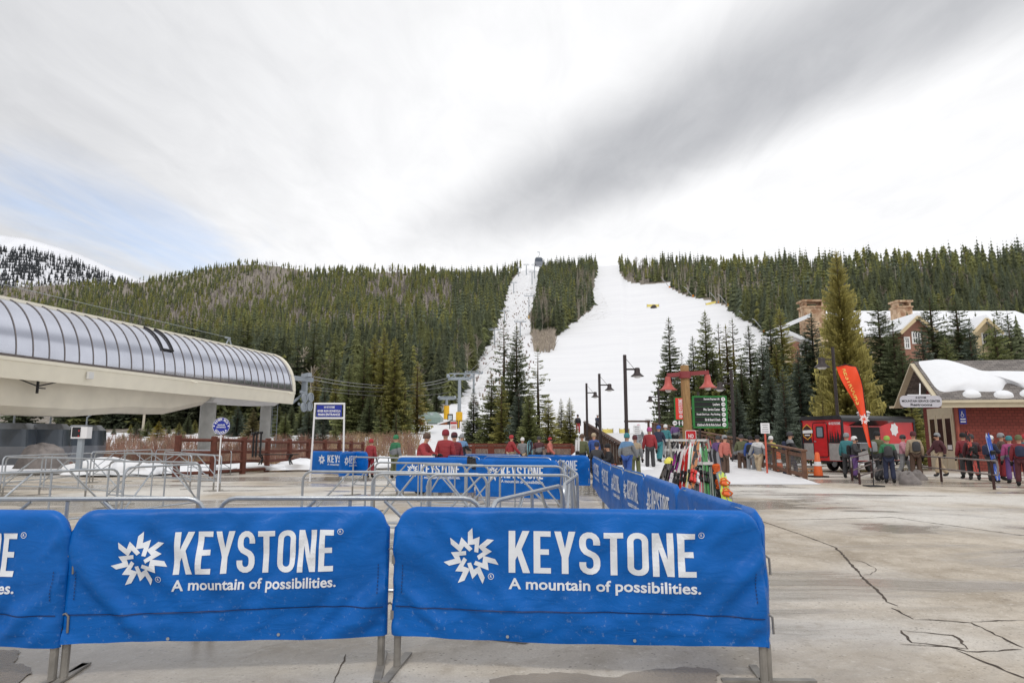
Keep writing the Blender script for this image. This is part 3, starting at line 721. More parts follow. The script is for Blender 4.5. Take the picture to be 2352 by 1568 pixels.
# ================================================================== plaza
def pavement_mat():
    m = bpy.data.materials.new('concrete'); m.use_nodes = True
    global nt, N, L
    nt = m.node_tree; N, L = nt.nodes, nt.links; P = N['Principled BSDF']
    tc = nd('ShaderNodeTexCoord'); o = tc.outputs['Object']
    def tn(scale, detail=6, rough=.6, sc=None, dist=0):
        n = nd('ShaderNodeTexNoise'); n.inputs['Scale'].default_value = scale; n.inputs['Detail'].default_value = detail; n.inputs['Roughness'].default_value = rough; n.inputs['Distortion'].default_value = dist
        if sc:
            mp = nd('ShaderNodeMapping'); mp.inputs['Scale'].default_value = sc; L.new(o, mp.inputs[0]); L.new(mp.outputs[0], n.inputs['Vector'])
        else: L.new(o, n.inputs['Vector'])
        return n.outputs[0]
    big, med, fin, grit = tn(.16, 5, .55, None, .6), tn(.9, 8, .68, None, .4), tn(5, 8, .7), tn(60, 4, .7)
    c = mixc(sstep(med, .34, .66), S(156, 143, 125), S(200, 189, 173))
    c = mixc(sstep(big, .42, .62), c, S(214, 210, 203))
    c = mixc(mth('MULTIPLY', sstep(fin, .50, .70), .6), c, S(150, 138, 122))
    vo = nd('ShaderNodeTexVoronoi'); vo.inputs['Scale'].default_value = 2.3; vo.inputs['Randomness'].default_value = 1; L.new(o, vo.inputs['Vector'])
    spot = mth('MULTIPLY', mth('SUBTRACT', 1.0, sstep(mth('ADD', vo.outputs[0], mth('MULTIPLY', mth('SUBTRACT', fin, .5), .35)), .03, .13)), .55)
    c = mixc(mth('MULTIPLY', spot, sstep(big, .56, .42)), c, S(128, 116, 102))
    vo2 = nd('ShaderNodeTexVoronoi'); vo2.inputs['Scale'].default_value = 7.5; L.new(o, vo2.inputs['Vector'])
    c = mixc(mth('MULTIPLY', mth('SUBTRACT', 1.0, sstep(mth('ADD', vo2.outputs[0], mth('MULTIPLY', mth('SUBTRACT', grit, .5), .3)), .04, .12)), .4), c, S(118, 108, 96))
    c = mixc(mth('MULTIPLY', sstep(grit, .50, .70), .42), c, S(110, 102, 92))
    vo3 = nd('ShaderNodeTexVoronoi'); vo3.inputs['Scale'].default_value = 19; L.new(o, vo3.inputs['Vector'])
    c = mixc(mth('MULTIPLY', mth('SUBTRACT', 1.0, sstep(mth('ADD', vo3.outputs[0], mth('MULTIPLY', mth('SUBTRACT', fin, .5), .9)), .05, .20)), .65), c, S(96, 86, 74))
    c = mixc(mth('MULTIPLY', sstep(tn(14, 7, .75, (1, 1, 1), .3), .54, .66), .5), c, S(224, 218, 208))
    # wet, refrozen lanes
    wet = sstep(mth('ADD', tn(.24, 6, .6, (.55, 1.5, 1), .8), mth('MULTIPLY', med, .12)), .51, .62)
    c = mixc(mth('MULTIPLY', wet, .55), c, S(146, 140, 132))
    L.new(c, P.inputs['Base Color'])
    L.new(mth('SUBTRACT', mth('ADD', .62, mth('MULTIPLY', fin, .2)), mth('MULTIPLY', wet, .56)), P.inputs['Roughness'])
    P.inputs['Specular IOR Level'].default_value = .5
    bp = nd('ShaderNodeBump'); bp.inputs['Strength'].default_value = .8; bp.inputs['Distance'].default_value = .02
    L.new(mth('MULTIPLY', mth('ADD', mth('ADD', mth('MULTIPLY', fin, .8), mth('MULTIPLY', grit, .25)), med), mth('SUBTRACT', 1.0, mth('MULTIPLY', wet, .7))), bp.inputs['Height']); L.new(bp.outputs[0], P.inputs['Normal'])
    return m
CONC = pavement_mat()
edge = [(-45, -14), (-45, 33), (-27, 33), (-15.5, 29.5)] + [(-14.2, 30), (-13.0, 36), (-11.2, 46), (-8, 44), (-3, 38.5), (2, 37), (4.4, 33), (6.0, 25.5), (11.3, 25.0), (12.6, 40), (45, 44), (45, -14)]
b = MB(); n = len(edge); b.add([(x, y, 0.0) for x, y in edge] + [(x, y, -.25) for x, y in edge], [tuple(range(n))] + [(i, (i + 1) % n, n + (i + 1) % n, n + i) for i in range(n)])
tag(b.build('plaza_pavement', CONC, smooth=0), 'stained wet concrete plaza', 'pavement', kind='structure')
CRACK = mat('crack', S(76, 66, 57), .9, var=.3, scale=14)
def crop5(x, y): return 1688.8 + x / 3.467, 1115.8 + y / 3.467
def crack(pts, w, z=.004, jit=.012, name='pavement_crack', m=None):
    P = [on_z(x, y, 0) for x, y in pts]; Q = []
    for a, c in zip(P[:-1], P[1:]):
        k = max(2, int((c - a).length / .07))
        for i in range(k): Q.append(a.lerp(c, i / k) + Vector((random.uniform(-jit, jit), random.uniform(-jit, jit), 0)))
    Q.append(P[-1]); vs, fs = [], []
    for i, p in enumerate(Q):
        d = (Q[min(i + 1, len(Q) - 1)] - Q[max(i - 1, 0)]); d.z = 0; d.normalize(); nrm = Vector((-d.y, d.x, 0)); ww = w * random.uniform(.45, 1.5) * (.35 if i in (0, len(Q) - 1) else 1)
        vs += [p + nrm * ww / 2 + Vector((0, 0, z)), p - nrm * ww / 2 + Vector((0, 0, z))]
    b = MB(); b.add(vs, [(2 * i, 2 * i + 1, 2 * i + 3, 2 * i + 2) for i in range(len(Q) - 1)])
    return tag(b.build(name, m or CRACK, smooth=0), kind='structure')
C5 = lambda *p: [crop5(*q) for q in p]
crack(C5((120, 248), (240, 290), (520, 385), (790, 485)), .022, jit=.004)
crack(C5((790, 485), (890, 580), (1020, 735), (1160, 860), (1210, 920), (1295, 955)), .026)
crack(C5((1250, 972), (1330, 1015), (1420, 1060)), .024)
crack(C5((910, 585), (1010, 600), (1130, 665), (1080, 705), (1010, 700)), .010)
crack(C5((330, 270), (800, 262), (1250, 247), (1500, 285), (1800, 325), (2300, 395)), .03, jit=.004)
crack(C5((1320, 1150), (1745, 1190), (1850, 1296), (1400, 1245), (1320, 1150)), .018)
crack(C5((1300, 1258), (1700, 1278), (1860, 1322), (2285, 1302)), .014)
crack(C5((2300, 1290), (1880, 1088), (1640, 1070), (1430, 1062)), .016)
crack(C5((1880, 1082), (2100, 1070), (2320, 1070)), .014)
crack(C5((1770, 1310), (2000, 1405), (2150, 1468), (2330, 1540)), .022)
crack([(797, 1503), (791, 1517), (779, 1537), (764, 1572)], .010)
def blob(name, pts, m, z, jit=.05, k=6, label=None):
    P = [on_z(x, y, 0) for x, y in pts]; Q = []; n = len(P)
    for i in range(n):
        p0, p1, p2, p3 = P[i - 1], P[i], P[(i + 1) % n], P[(i + 2) % n]
        for j in range(k):
            t = j / k; q = .5 * (2 * p1 + (p2 - p0) * t + (2 * p0 - 5 * p1 + 4 * p2 - p3) * t * t + (3 * p1 - p0 - 3 * p2 + p3) * t ** 3)
            Q.append((q.x + random.uniform(-jit, jit), q.y + random.uniform(-jit, jit), z))
    b = MB(); b.add(Q, [tuple(range(len(Q)))]); o = b.build(name, m, smooth=0); return tag(o, label, kind='structure')
WETC = mat('wet_concrete', S(92, 80, 68), .16, var=.35, scale=5, bump=.25, bscale=30)
DAMP = mat('damp_concrete', S(140, 130, 118), .38, var=.18, scale=3, bump=.4, bscale=40)
blob('puddle', [(-40, 1500), (20, 1494), (45, 1500), (34, 1522), (60, 1530), (72, 1545), (50, 1560), (30, 1590), (-60, 1600)], WETC, .008, .015)
blob('damp_patch', [(1130, 1562), (1210, 1550), (1300, 1545), (1400, 1556), (1480, 1540), (1570, 1533), (1640, 1540), (1650, 1560), (1600, 1600), (1150, 1610)], DAMP, .006, .02)
# ================================================================== crowd barriers
GALV = mat('galvanised_steel', S(176, 181, 186), .38, .75, var=.10, scale=9, bump=.08, bscale=70)
GALVD = mat('weathered_steel', S(150, 146, 140), .55, .55, var=.2, scale=9, bump=.2, bscale=60)
CLIP = mat('hook_steel', S(140, 138, 136), .45, .7)
def vinyl():
    m = bpy.data.materials.new('blue_vinyl'); m.use_nodes = True
    global nt, N, L
    nt = m.node_tree; N, L = nt.nodes, nt.links; P = N['Principled BSDF']
    tc = nd('ShaderNodeTexCoord'); o = tc.outputs['Object']
    n1 = nd('ShaderNodeTexNoise'); n1.inputs['Scale'].default_value = 2.5; n1.inputs['Detail'].default_value = 5; L.new(o, n1.inputs['Vector'])
    n2 = nd('ShaderNodeTexNoise'); n2.inputs['Scale'].default_value = 26; n2.inputs['Detail'].default_value = 7; n2.inputs['Roughness'].default_value = .75; L.new(o, n2.inputs['Vector'])
    s_ = nd('ShaderNodeSeparateXYZ'); L.new(o, s_.inputs[0])
    low = mth('SUBTRACT', 1.0, sstep(s_.outputs[2], .25, .75))
    dust = mth('MULTIPLY', sstep(n2.outputs[0], .56, .74), mth('ADD', .10, mth('MULTIPLY', low, .38)))
    c = mixc(sstep(n1.outputs[0], .3, .7), S(0, 90, 170), S(2, 100, 188))
    L.new(mixc(dust, c, S(165, 185, 205)), P.inputs['Base Color'])
    P.inputs['Roughness'].default_value = .42; P.inputs['Specular IOR Level'].default_value = .27
    mp = nd('ShaderNodeMapping'); mp.inputs['Scale'].default_value = (3, 3, 7); mp.inputs['Rotation'].default_value = (0, .35, 0); L.new(o, mp.inputs[0])
    n3 = nd('ShaderNodeTexNoise'); n3.inputs['Scale'].default_value = 1.6; n3.inputs['Detail'].default_value = 6; n3.inputs['Distortion'].default_value = 1.2; L.new(mp.outputs[0], n3.inputs['Vector'])
    bp = nd('ShaderNodeBump'); bp.inputs['Strength'].default_value = .28; bp.inputs['Distance'].default_value = .03; L.new(n3.outputs[0], bp.inputs['Height']); L.new(bp.outputs[0], P.inputs['Normal'])
    return m
VIN = vinyl(); PRINT = mat('white_print', S(228, 232, 238), .5, var=.04, scale=8)
def nzv(x, y, z): return noise.noise(Vector((x, y, z)))
BH, BR = 1.10, .15
def top_at(x, L):
    e = L / 2 - abs(x)
    return BH + .012 - (0 if e >= BR else BR - math.sqrt(max(0, BR * BR - (BR - e) ** 2)))
def wr(x, z, L, sd, amp):
    """outward ripple of the vinyl at (x, z)"""
    zt = top_at(x, L); e = min(1, (zt - z) * 6); e *= min(1, (z - .2) * 8 + .15)
    el, er = x + L / 2, L / 2 - x
    dl = nzv((el * .9 + (BH - z) * .75) * 1.2, (el - (BH - z)) * 5.5, sd) * math.exp(-el * 1.1)
    dr = nzv((er * .9 + (BH - z) * .75) * 1.2, (er - (BH - z)) * 5.5, sd + 7) * math.exp(-er * 1.1)
    sag = nzv(x * 1.4, z * 4.2 + .5 * math.sin(x * 1.7), sd + 3) * .5
    cr = nzv(x * 7, z * 16, sd + 5) * (.42 if z < .42 else .12) + nzv(x * 15, z * 13, sd + 9) * .12 * (1 if z > 1.0 or z < .45 or min(el, er) < .22 else .25)
    seam = -.10 * math.exp(-((z - .425) / .008) ** 2) + .06 * math.exp(-((z - .415) / .02) ** 2)
    return amp * e * (.25 + dl * 2.4 + dr * 2.4 + sag * 1.3 + cr * .7 + seam * 1.6)
def banner_mesh(L, sd, amp, res, zb=.225, letter=True, trim=0.0):
    x0, x1 = -L / 2 - .02, L / 2 + .02; nx = max(8, int(L / res)); nz = max(5, int(.9 / res)); vs, fs = [], []
    zbf = lambda x: zb + .012 * math.sin(x * 2 + sd) + .008 * nzv(x * 3, sd, 0)
    for side in (0, 1):
        for j in range(nz + 1):
            for i in range(nx + 1):
                x = x0 + (x1 - x0) * i / nx; xe = max(-L / 2, min(L / 2, x)); zt = top_at(xe, L); z = zbf(x) + (zt - zbf(x)) * j / nz
                y0 = .036 * min(1, math.sqrt(max(0, (zt - z + .0005) / .03))) * min(1, math.sqrt(max(.0, (min(x - x0, x1 - x) + .0005) / .025)))
                vs.append((x, -(y0 + max(-.006, wr(xe, z, L, sd, amp))) if side == 0 else y0 * .9 + wr(xe, z, L, sd + 20, amp * .6), z))
    o = (nx + 1) * (nz + 1)
    for s in (0, 1):
        for j in range(nz):
            for i in range(nx):
                a = s * o + j * (nx + 1) + i; q = (a, a + 1, a + nx + 2, a + nx + 1); fs.append(q if s == 0 else q[::-1])
    for i in range(nx): a = nz * (nx + 1) + i; fs.append((a, a + 1, o + a + 1, o + a))
    for j in range(nz):
        for i in (0, nx): a = j * (nx + 1) + i; c = a + nx + 1; fs.append((a, c, o + c, o + a) if i else (c, a, o + a, o + c))
    bb = MB(); bb.add(vs, fs)
    lt = None
    if letter:
        lb = MB(); w = L * .505; h = .285; x = -L / 2 + L * .322
        lb.add([(x + a * w / KEY[2], 0, .672 + q * h) for a, q in KEY[0]], KEY[1])
        sx = -L / 2 + L * .218; r = min(.20, L * .088); lb.add([(sx + a * r, 0, .775 + q * r) for a, q in STAR[0]], STAR[1])
        if res < .12 or L > 1.5:
            put_text(lb, 'A mountain of possibilities.', (x, 0, .588), (1, 0, 0), (0, 0, 1), w * 1.02, .098, .022, 'l')
        if res < .05:
            for cx, cz in ((x + w + .045, .945), (sx + r * .70, .645)):
                v2, f2 = rib([(cx + .019 * math.cos(a), cz + .019 * math.sin(a)) for a in [2 * math.pi * k / 16 for k in range(17)]], .004); lb.add([(p, 0, q) for p, q in v2], f2)
                put_text(lb, 'R', (cx, 0, cz), (1, 0, 0), (0, 0, 1), .014, .018, .02)
        bm = bmesh.new()
        for v in lb.v: bm.verts.new(v)
        bm.verts.ensure_lookup_table()
        for f in lb.f:
            try: bm.faces.new([bm.verts[i] for i in f])
            except ValueError: pass
        bm.normal_update(); bmesh.ops.triangulate(bm, faces=bm.faces, ngon_method='EAR_CLIP')
        g = max(res, .03)
        for ax, lo, hi in ((0, -L / 2, L / 2), (2, .5, 1.0)):
            k = lo
            while k < hi:
                no = Vector((1, 0, 0)) if ax == 0 else Vector((0, 0, 1))
                bmesh.ops.bisect_plane(bm, geom=bm.verts[:] + bm.edges[:] + bm.faces[:], plane_co=no * k, plane_no=no); k += g
        for v in bm.verts: v.co.y = -(.036 + max(-.006, wr(v.co.x, v.co.z, L, sd, amp)) + .004 + res * .03)
        lt = bpy.data.meshes.new('printed_logo'); bm.to_mesh(lt); bm.free(); lt.materials.append(PRINT)
    return bb, lt
nbar = [0]
def barrier(pa, pb, label, group, banner=None, amp=.016, res=.10, feet=True, hooks=False, splay=0.0, letter=True, zb=.225):
    """pa, pb: picture points of the two ends of the top rail"""
    a, c = on_z(pa[0], pa[1], BH), on_z(pb[0], pb[1], BH); a.z = c.z = 0
    mid = (a + c) / 2; d = c - a; L = d.length; d.normalize()
    if Vector((-d.y, d.x)).dot(Vector((mid.x, mid.y))) < 0: d = -d
    nbar[0] += 1; r = .021
    t = thing('crowd_barrier', label, 'barrier', mid, math.atan2(d.y, d.x), group)
    hl = L / 2 - r; top = BH - r
    path = [(-hl, 0, .16), (-hl, 0, top - BR)] + [(-hl + BR - BR * math.cos(R(k)), 0, top - BR + BR * math.sin(R(k))) for k in (22, 45, 68)] + [(-hl + BR, 0, top)]
    path += [(hl - BR, 0, top)] + [(hl - BR + BR * math.sin(R(k)), 0, top - BR + BR * math.cos(R(k))) for k in (22, 45, 68)] + [(hl, 0, top - BR), (hl, 0, .16)]
    n = 10 if mid.y < 8 else 7
    b = MB(); b.tube(path, r, n); b.tube([(-hl + r, 0, .30), (hl - r, 0, .30)], .017, n)
    b.tube([(0, 0, top - r), (0, 0, .317)], .016, n); b.tube([(-L * .13, 0, top - r), (-hl + .05, 0, .317)], .016, n); b.tube([(L * .13, 0, top - r), (hl - .05, 0, .317)], .016, n)
    b.build('frame', GALV, t)
    for s in (-1, 1):
        lg = MB(); lg.tube([(s * hl, 0, .006), (s * hl, 0, .24)], .026, n); lg.build('leg', GALVD, t)
        ft = MB(); M = Matrix.Translation((s * hl, 0, 0)) @ Matrix.Rotation(splay * s, 4, 'Z'); ft.box((0, 0, .010), (.055, .62, .014), 0, M); ft.build('foot', GALVD, t)
    if hooks:
        for z in (.80, .42):
            hk = MB(); hk.tube([(hl + .02, 0, z), (hl + .055, 0, z + .012), (hl + .075, 0, z - .005), (hl + .078, 0, z - .11)], .008, 8); hk.build('hook', CLIP, t)
            ey = MB(); ey.box((-hl - .035, 0, z - .06), (.035, .03, .06)); ey.build('clip', CLIP, t)
    if banner:
        bb, lt = banner_mesh(L, nbar[0] * 1.7, amp, res, zb, letter)
        bo = bb.build('banner', VIN, t, smooth=60)
        if lt: link('printed_logo', lt, bo)
        if res < .05:
            sb = MB(); sd = nbar[0] * 1.7; F_ = lambda x, z: (x, -(.036 + max(-.006, wr(x, z, L, sd, amp)) + .008), z)
            for ln in ([(x, .424 + .006 * math.sin(x * 3)) for x in np.linspace(-L / 2 + .01, L / 2 - .01, 90)],):
                for (x0, z0), (x1, z1) in zip(ln[:-1], ln[1:]): sb.quad(F_(x0, z0 - .0035), F_(x1, z1 - .0035), F_(x1, z1 + .0035), F_(x0, z0 + .0035))
            sb.build('seam', mat('dark_stitch', S(0, 38, 92), .6), bo, smooth=0); sb = MB()
            for xs in (-L / 2 + .055, L / 2 - .055):
                for k in range(9): z0 = .52 + k * .022; sb.quad(F_(xs - .003, z0), F_(xs + .003, z0), F_(xs + .003, z0 + .013), F_(xs - .003, z0 + .013))
            sb.build('stitching', mat('dark_stitch', S(0, 38, 92), .6), bo, smooth=0); gb = MB()
            for xs in (-L * .18, L * .16): gb.lathe([(.005, 0), (.011, .0), (.011, .004), (.005, .004)], 10, M=frame(F_(xs, .252), (1, 0, 0), (0, 0, 1)))
            gb.build('eyelet', GALV, bo)
    return t
FB = 'blue banner barriers closing the front of the plaza'; RB = 'blue banner barriers running away along the walkway'; MBG = 'blue banner barriers across the middle of the queue'
barrier((-440, 1169), (163, 1175), 'front blue banner barrier cut by the frame, only the last letters showing', FB, True, .034, .024, hooks=True)
barrier((175, 1174), (891, 1165), 'front blue banner barrier complete with star and slogan, flanked by two others', FB, True, .036, .022, hooks=True)
barrier((914, 1166), (1742, 1176), 'biggest front blue banner barrier, its free hooks over open pavement', FB, True, .036, .022, hooks=True)
RX = [(1747, 1176), (1561, 1117.5), (1482, 1090), (1433, 1076), (1404.6, 1066.7), (1384, 1057.5), (1363, 1047)]
for i, lb in enumerate(('nearest of the walkway banner barriers, joining the front one at a corner', 'walkway banner barrier second from the corner, below the ski rack', 'walkway banner barrier third from the corner',
                        'walkway banner barrier fourth from the corner', 'walkway banner barrier fifth from the corner', 'farthest walkway banner barrier beside the people on the bench')):
    barrier(RX[i + 1], RX[i], lb, RB, True, .018, .05 if i < 2 else .1)
barrier((912, 1050.5), (1088, 1051.6), 'mid-queue banner barrier in front of the seated person in red', MBG, True, .018, .05)
barrier((1095, 1054), (1284, 1057.5), 'mid-queue banner barrier right behind the rounded steel barriers', MBG, True, .018, .05)
barrier((1111, 1046.5), (1269, 1049.5), 'banner barrier of which just the blue top shows behind the mid-queue one', MBG, True, .012, .1)
barrier((1065, 1042), (1201, 1044), 'rear banner barrier with black gloves hung at its end', MBG, True, .012, .1)
barrier((1208, 1044.4), (1353, 1046.2), 'banner barrier showing the last letters left of the walkway', MBG, True, .018, .06)
barrier((1026, 1045.5), (1104, 1047.5), 'short stretch of banner barrier behind the counter table', MBG, True, .012, .1, letter=False)
barrier((715, 1035.6), (845, 1037.5), 'banner barrier under the gondola entrance sign, partly covered', MBG, True, .018, .06)
barrier((781, 1038.7), (838, 1036.2), 'angled banner barrier standing before the one under the entrance sign', MBG, True, .018, .06)
SB = 'bare steel queue barriers'
BARE = [((-170, 1141), (478, 1139), 'nearest bare steel barrier behind the front banners, at the west end', .0), ((499, 1138), (1111, 1138.5), 'nearest bare steel barrier behind the gap of the two whole front banners', 0),
 ((1126, 1147), (1292, 1109), 'slanting bare steel barrier rising behind the biggest front banner', 0), ((1294, 1109), (1326, 1087), 'short-looking steel barrier turning the corner of the queue lane', 0),
 ((1326, 1086), (1303, 1067), 'steel barrier running away from the queue corner', 0), ((1303, 1066), (1286, 1054), 'farthest steel barrier of the lane running away from the queue corner', 0),
 ((694, 1079), (992, 1081.5), 'steel barrier of the third row with its free west end on open pavement', 0), ((853, 1084), (1122, 1085.5), 'steel barrier of the third row overlapping two neighbours', 0), ((980, 1086.5), (1319, 1087.5), 'steel barrier of the third row ending at the queue corner', 0),
 ((811, 1047), (982, 1051), 'far steel barrier with its end against the green-jacketed person', 0), ((860, 1059), (1071, 1063), 'steel barrier one row behind the third, west part', 0), ((967, 1064), (1126, 1066), 'steel barrier one row behind the third, middle part', 0), ((1070, 1066.5), (1298, 1068), 'steel barrier one row behind the third, at the corner', 0),
 ((-70, 1087), (277, 1073), 'steel barrier crossing the west lane below the ticket post', 0), ((285, 1071), (464, 1062), 'steel barrier with an open hook below the log fence', 0), ((7, 1046), (212, 1038.5), 'steel barrier before the gondola cabins, topmost rail of its bunch', 0),
 ((14, 1048), (205, 1050.5), 'steel barrier under the topmost rail beside the cabins', 0), ((98, 1047), (288, 1054), 'steel barrier slanting past the foot of the ticket post', 0), ((251, 1056), (461, 1059.5), 'steel barrier between the ticket post and the thick column', 0),
 ((218, 1038), (442, 1043), 'steel barrier in front of the snow heap, west one', 0), ((288, 1037.5), (496, 1044), 'steel barrier ending below the round blue sign', 0), ((210, 1036), (350, 1031), 'thin far steel barrier beside the snow heap', 0),
 ((358, 1031), (533, 1033), 'farthest steel barrier standing against the log fence', 0), ((378, 1035), (510, 1044.5), 'steel barrier turned towards the log fence end', 0)]
for p, q, lb, _ in BARE: barrier(p, q, lb, SB)
# ================================================================== gondola terminal
CREAM = mat('cream_panel', S(236, 230, 212), .45, var=.04, scale=1.5, bump=.03, bscale=8)
SOFF = mat('soffit_panel', S(216, 216, 214), .5, var=.06, scale=1.2)
HULL = mat('hull_panel', S(222, 215, 198), .5, var=.08, scale=1.0)
GLAZ = mat('tinted_polycarbonate', S(196, 199, 210), .13, .9, var=.10, scale=.5, bump=.05, bscale=1.6)
MULL = mat('mullion_bronze', S(118, 112, 112), .45, .4)
CONCOL = mat('cast_concrete', S(168, 168, 164), .75, var=.12, scale=2.5, bump=.25, bscale=18)
LGREY = mat('lift_grey', S(158, 166, 174), .5, .3, var=.08, scale=4)
DARK = mat('dark_metal', S(42, 42, 44), .5, .4, var=.1)
ROPE = mat('steel_rope', S(150, 150, 150), .5, .6)
ZF = 4.2
A_, B_ = on_z(0, 866, ZF), on_z(676, 928, ZF)
ax = (B_ - A_); ax.z = 0; LT = ax.length; ax.normalize(); pl = Vector((-ax.y, ax.x, 0))
if pl.x > 0: pl = -pl
ZT = (z_at(811, A_.y) + z_at(903, B_.y)) / 2
WR = 2.3
ZR = (z_at(674, A_.y + 2.6) + z_at(827, B_.y + .5)) / 2
TR = thing('gondola_terminal', 'big gondola terminal with curved ribbed glass roof and cream fascia on concrete columns', 'lift terminal', (A_.x, A_.y, 0))
def tp(s, w, z): return Vector((0, 0, 0)) + ax * s + pl * w + Vector((0, 0, z))
S0, S1 = -9.0, LT
def ext(prof, s0, s1, closed=True):
    n = len(prof); vs = [tp(s0, w, z) for w, z in prof] + [tp(s1, w, z) for w, z in prof]
    fs = [(i, (i + 1) % n, n + (i + 1) % n, n + i) for i in range(n if closed else n - 1)]
    if closed: fs += [tuple(range(n)), tuple(range(2 * n - 1, n - 1, -1))]
    return vs, fs
b = MB(); b.add(*ext([(.12, ZF), (-.02, ZT - .16), (.10, ZT - .16), (.26, ZF)], S0, S1)); b.add(*ext([(-.06, ZT - .157), (-.06, ZT), (.16, ZT), (.16, ZT - .157)], S0, S1))
b.add(*ext([(2 * WR - .1, ZF), (2 * WR, ZT), (2 * WR - .2, ZT), (2 * WR - .25, ZF)], S0, S1)); b.build('fascia', CREAM, TR, smooth=0)
def ell(k, off=0.0): a = R(90 * k); return (WR - (WR - .02 - off) * math.cos(a), ZT + .01 + (ZR - ZT - off) * math.sin(a))
NE = 18; prof = [ell(i / NE * .94) for i in range(NE + 1)]
b = MB(); b.add(*ext(prof + [(2 * WR - w, z) for w, z in prof[::-1]], S0, S1 - .25, False)); b.build('glass_roof', GLAZ, TR, smooth=40)
b = MB(); k = S0
while k < S1 - .4:
    b.tube([tp(k, w - .012, z + .012) for w, z in prof], .029, 4); k += .80
b.add(*ext([(.0, ZT + .003), (-.03, ZT + .12), (.05, ZT + .12), (.08, ZT + .003)], S0, S1 - .3)); b.build('mullion_frame', MULL, TR)
b = MB(); b.add(*ext([(WR - .62, ZR - .14), (WR - .60, ZR + .03), (WR + .60, ZR + .03), (WR + .62, ZR - .14)], S0, S1 - .1)); b.build('ridge_cap', CREAM, TR, smooth=0)
b = MB(); full = prof + [(WR, ZR)] + [(2 * WR - w, z) for w, z in prof[::-1]]; k = len(full)
oo = [(WR + (w - WR) * 1.03, ZT + (z - ZT) * 1.02 + .02) for w, z in full]; inn = [(WR + (w - WR) * .9, ZT + (z - ZT) * .9) for w, z in full]
vs = [tp(S1 - .28, *p) for p in oo] + [tp(S1 + .02, *p) for p in oo] + [tp(S1 + .02, *p) for p in inn] + [tp(S1 - .28, *p) for p in inn]
b.add(vs, [(j * k + i, j * k + i + 1, ((j + 1) % 4) * k + i + 1, ((j + 1) % 4) * k + i) for j in range(4) for i in range(k - 1)]); b.build('end_rim', CREAM, TR)
b = MB(); b.add(*ext([(.262, ZF + .10), (.262, ZF + .25), (2 * WR - .3, ZF + .25), (2 * WR - .3, ZF + .10)], S0 + .02, S1 - .05)); b.build('soffit', SOFF, TR, smooth=0)
# lower hull over the bull wheel, with stepped facets
def loft(secs):
    n = len(secs[0][1]); vs = []; fs = []
    for s, pr in secs: vs += [tp(s, w, z) for w, z in pr]
    for i in range(len(secs) - 1):
        for j in range(n): fs.append((i * n + j, i * n + (j + 1) % n, (i + 1) * n + (j + 1) % n, (i + 1) * n + j))
    fs += [tuple(range(n)), tuple(range((len(secs) - 1) * n, len(secs) * n))]
    return vs, fs
def hs(zb, wi): return [(.9, ZF + .09), (WR - wi, zb + .35), (WR - wi + .5, zb), (WR + wi - .5, zb), (WR + wi, zb + .35), (2 * WR - .9, ZF + .09)]
b = MB(); b.add(*loft([(S0 + .1, hs(2.75, 1.3)), (LT * .22, hs(2.7, 1.3)), (LT * .36, hs(3.0, 1.2)), (LT * .50, hs(3.05, 1.1)), (LT * .64, hs(3.75, 1.2))])); b.build('lower_hull', HULL, TR, smooth=0)
b = MB(); b.add(*loft([(LT * .64 + .1, [(.6, ZF + .095), (.9, 3.95), (3.7, 3.95), (4.0, ZF + .095)]), (LT * .97, [(.8, ZF + .095), (1.2, 4.05), (3.4, 4.05), (3.8, ZF + .095)])])); b.build('nose_hull', SOFF, TR, smooth=0)
for px, base, rr, nm in ((476, 1040, .5, 'wide_column'), (609, 1020, .40, 'slim_column')):
    # on the terminal's centre line
    best = min((abs(proj(*(A_ + ax * s + pl * WR + Vector((0, 0, 3 - A_.z))))[0] - px), s) for s in [i * .1 for i in range(0, 300)])[1]
    c = tp(best, WR, 0); b = MB(); b.lathe([(rr, -.3), (rr, ZF - .14)], 24, c); b.build('column', CONCOL, TR)
    if nm == 'wide_column':
        b = MB(); b.lathe([(rr + .35, -.1), (rr + .35, .45), (rr + .25, .5), (rr + .01, .5)], 24, c); b.build('column_base', mat('base_concrete', S(130, 130, 128), .8), TR)
    else:
        b = MB(); p = c + Vector((rr + .25, .1, 0))
        for dx in (-.2, .2): b.tube([p + Vector((dx, 0, 0)), p + Vector((dx, 0, ZF))], .022, 6)
        for i in range(14): b.tube([p + Vector((-.2, 0, .3 + i * .28)), p + Vector((.2, 0, .3 + i * .28))], .014, 5)
        b.build('ladder', LGREY, TR)
def on_line(px, w, z):
    return min((abs(proj(*(Vector((A_.x, A_.y, 0)) + tp(s, w, z)))[0] - px), s) for s in [i * .05 for i in range(-80, 640)])[1]
s_ = on_line(203, 0, ZF + .5); b = MB(); c = tp(s_, -.12, ZT - .45); b.obox = None
b.bar(c - ax * .14, c + ax * .14, .16, .34); b.build('loudspeaker', SOFF, TR)
for px in (437, 660):
    s_ = on_line(px, 0, ZT); b = MB(); b.tube([tp(s_, -.02, ZT - .10), tp(s_ + .25, -.30, ZT - .22)], .045, 6); b.build('drain_spout', CREAM, TR)
# open roof vent
s_ = on_line(368, .5, (ZT + ZR) / 2); s_ = round((s_ - S0) / .8) * .8 + S0
b = MB()
for q in (0, .8): b.tube([tp(s_ + q, w - .05, z + .05) for w, z in [ell(i / 18) for i in range(6, 17)]], .055, 5)
for k in (.34, .86):
    w, z = ell(k); b.tube([tp(s_ - .03, w - .05, z + .05), tp(s_ + .83, w - .05, z + .05)], .06, 5)
b.build('vent_frame', DARK, TR)
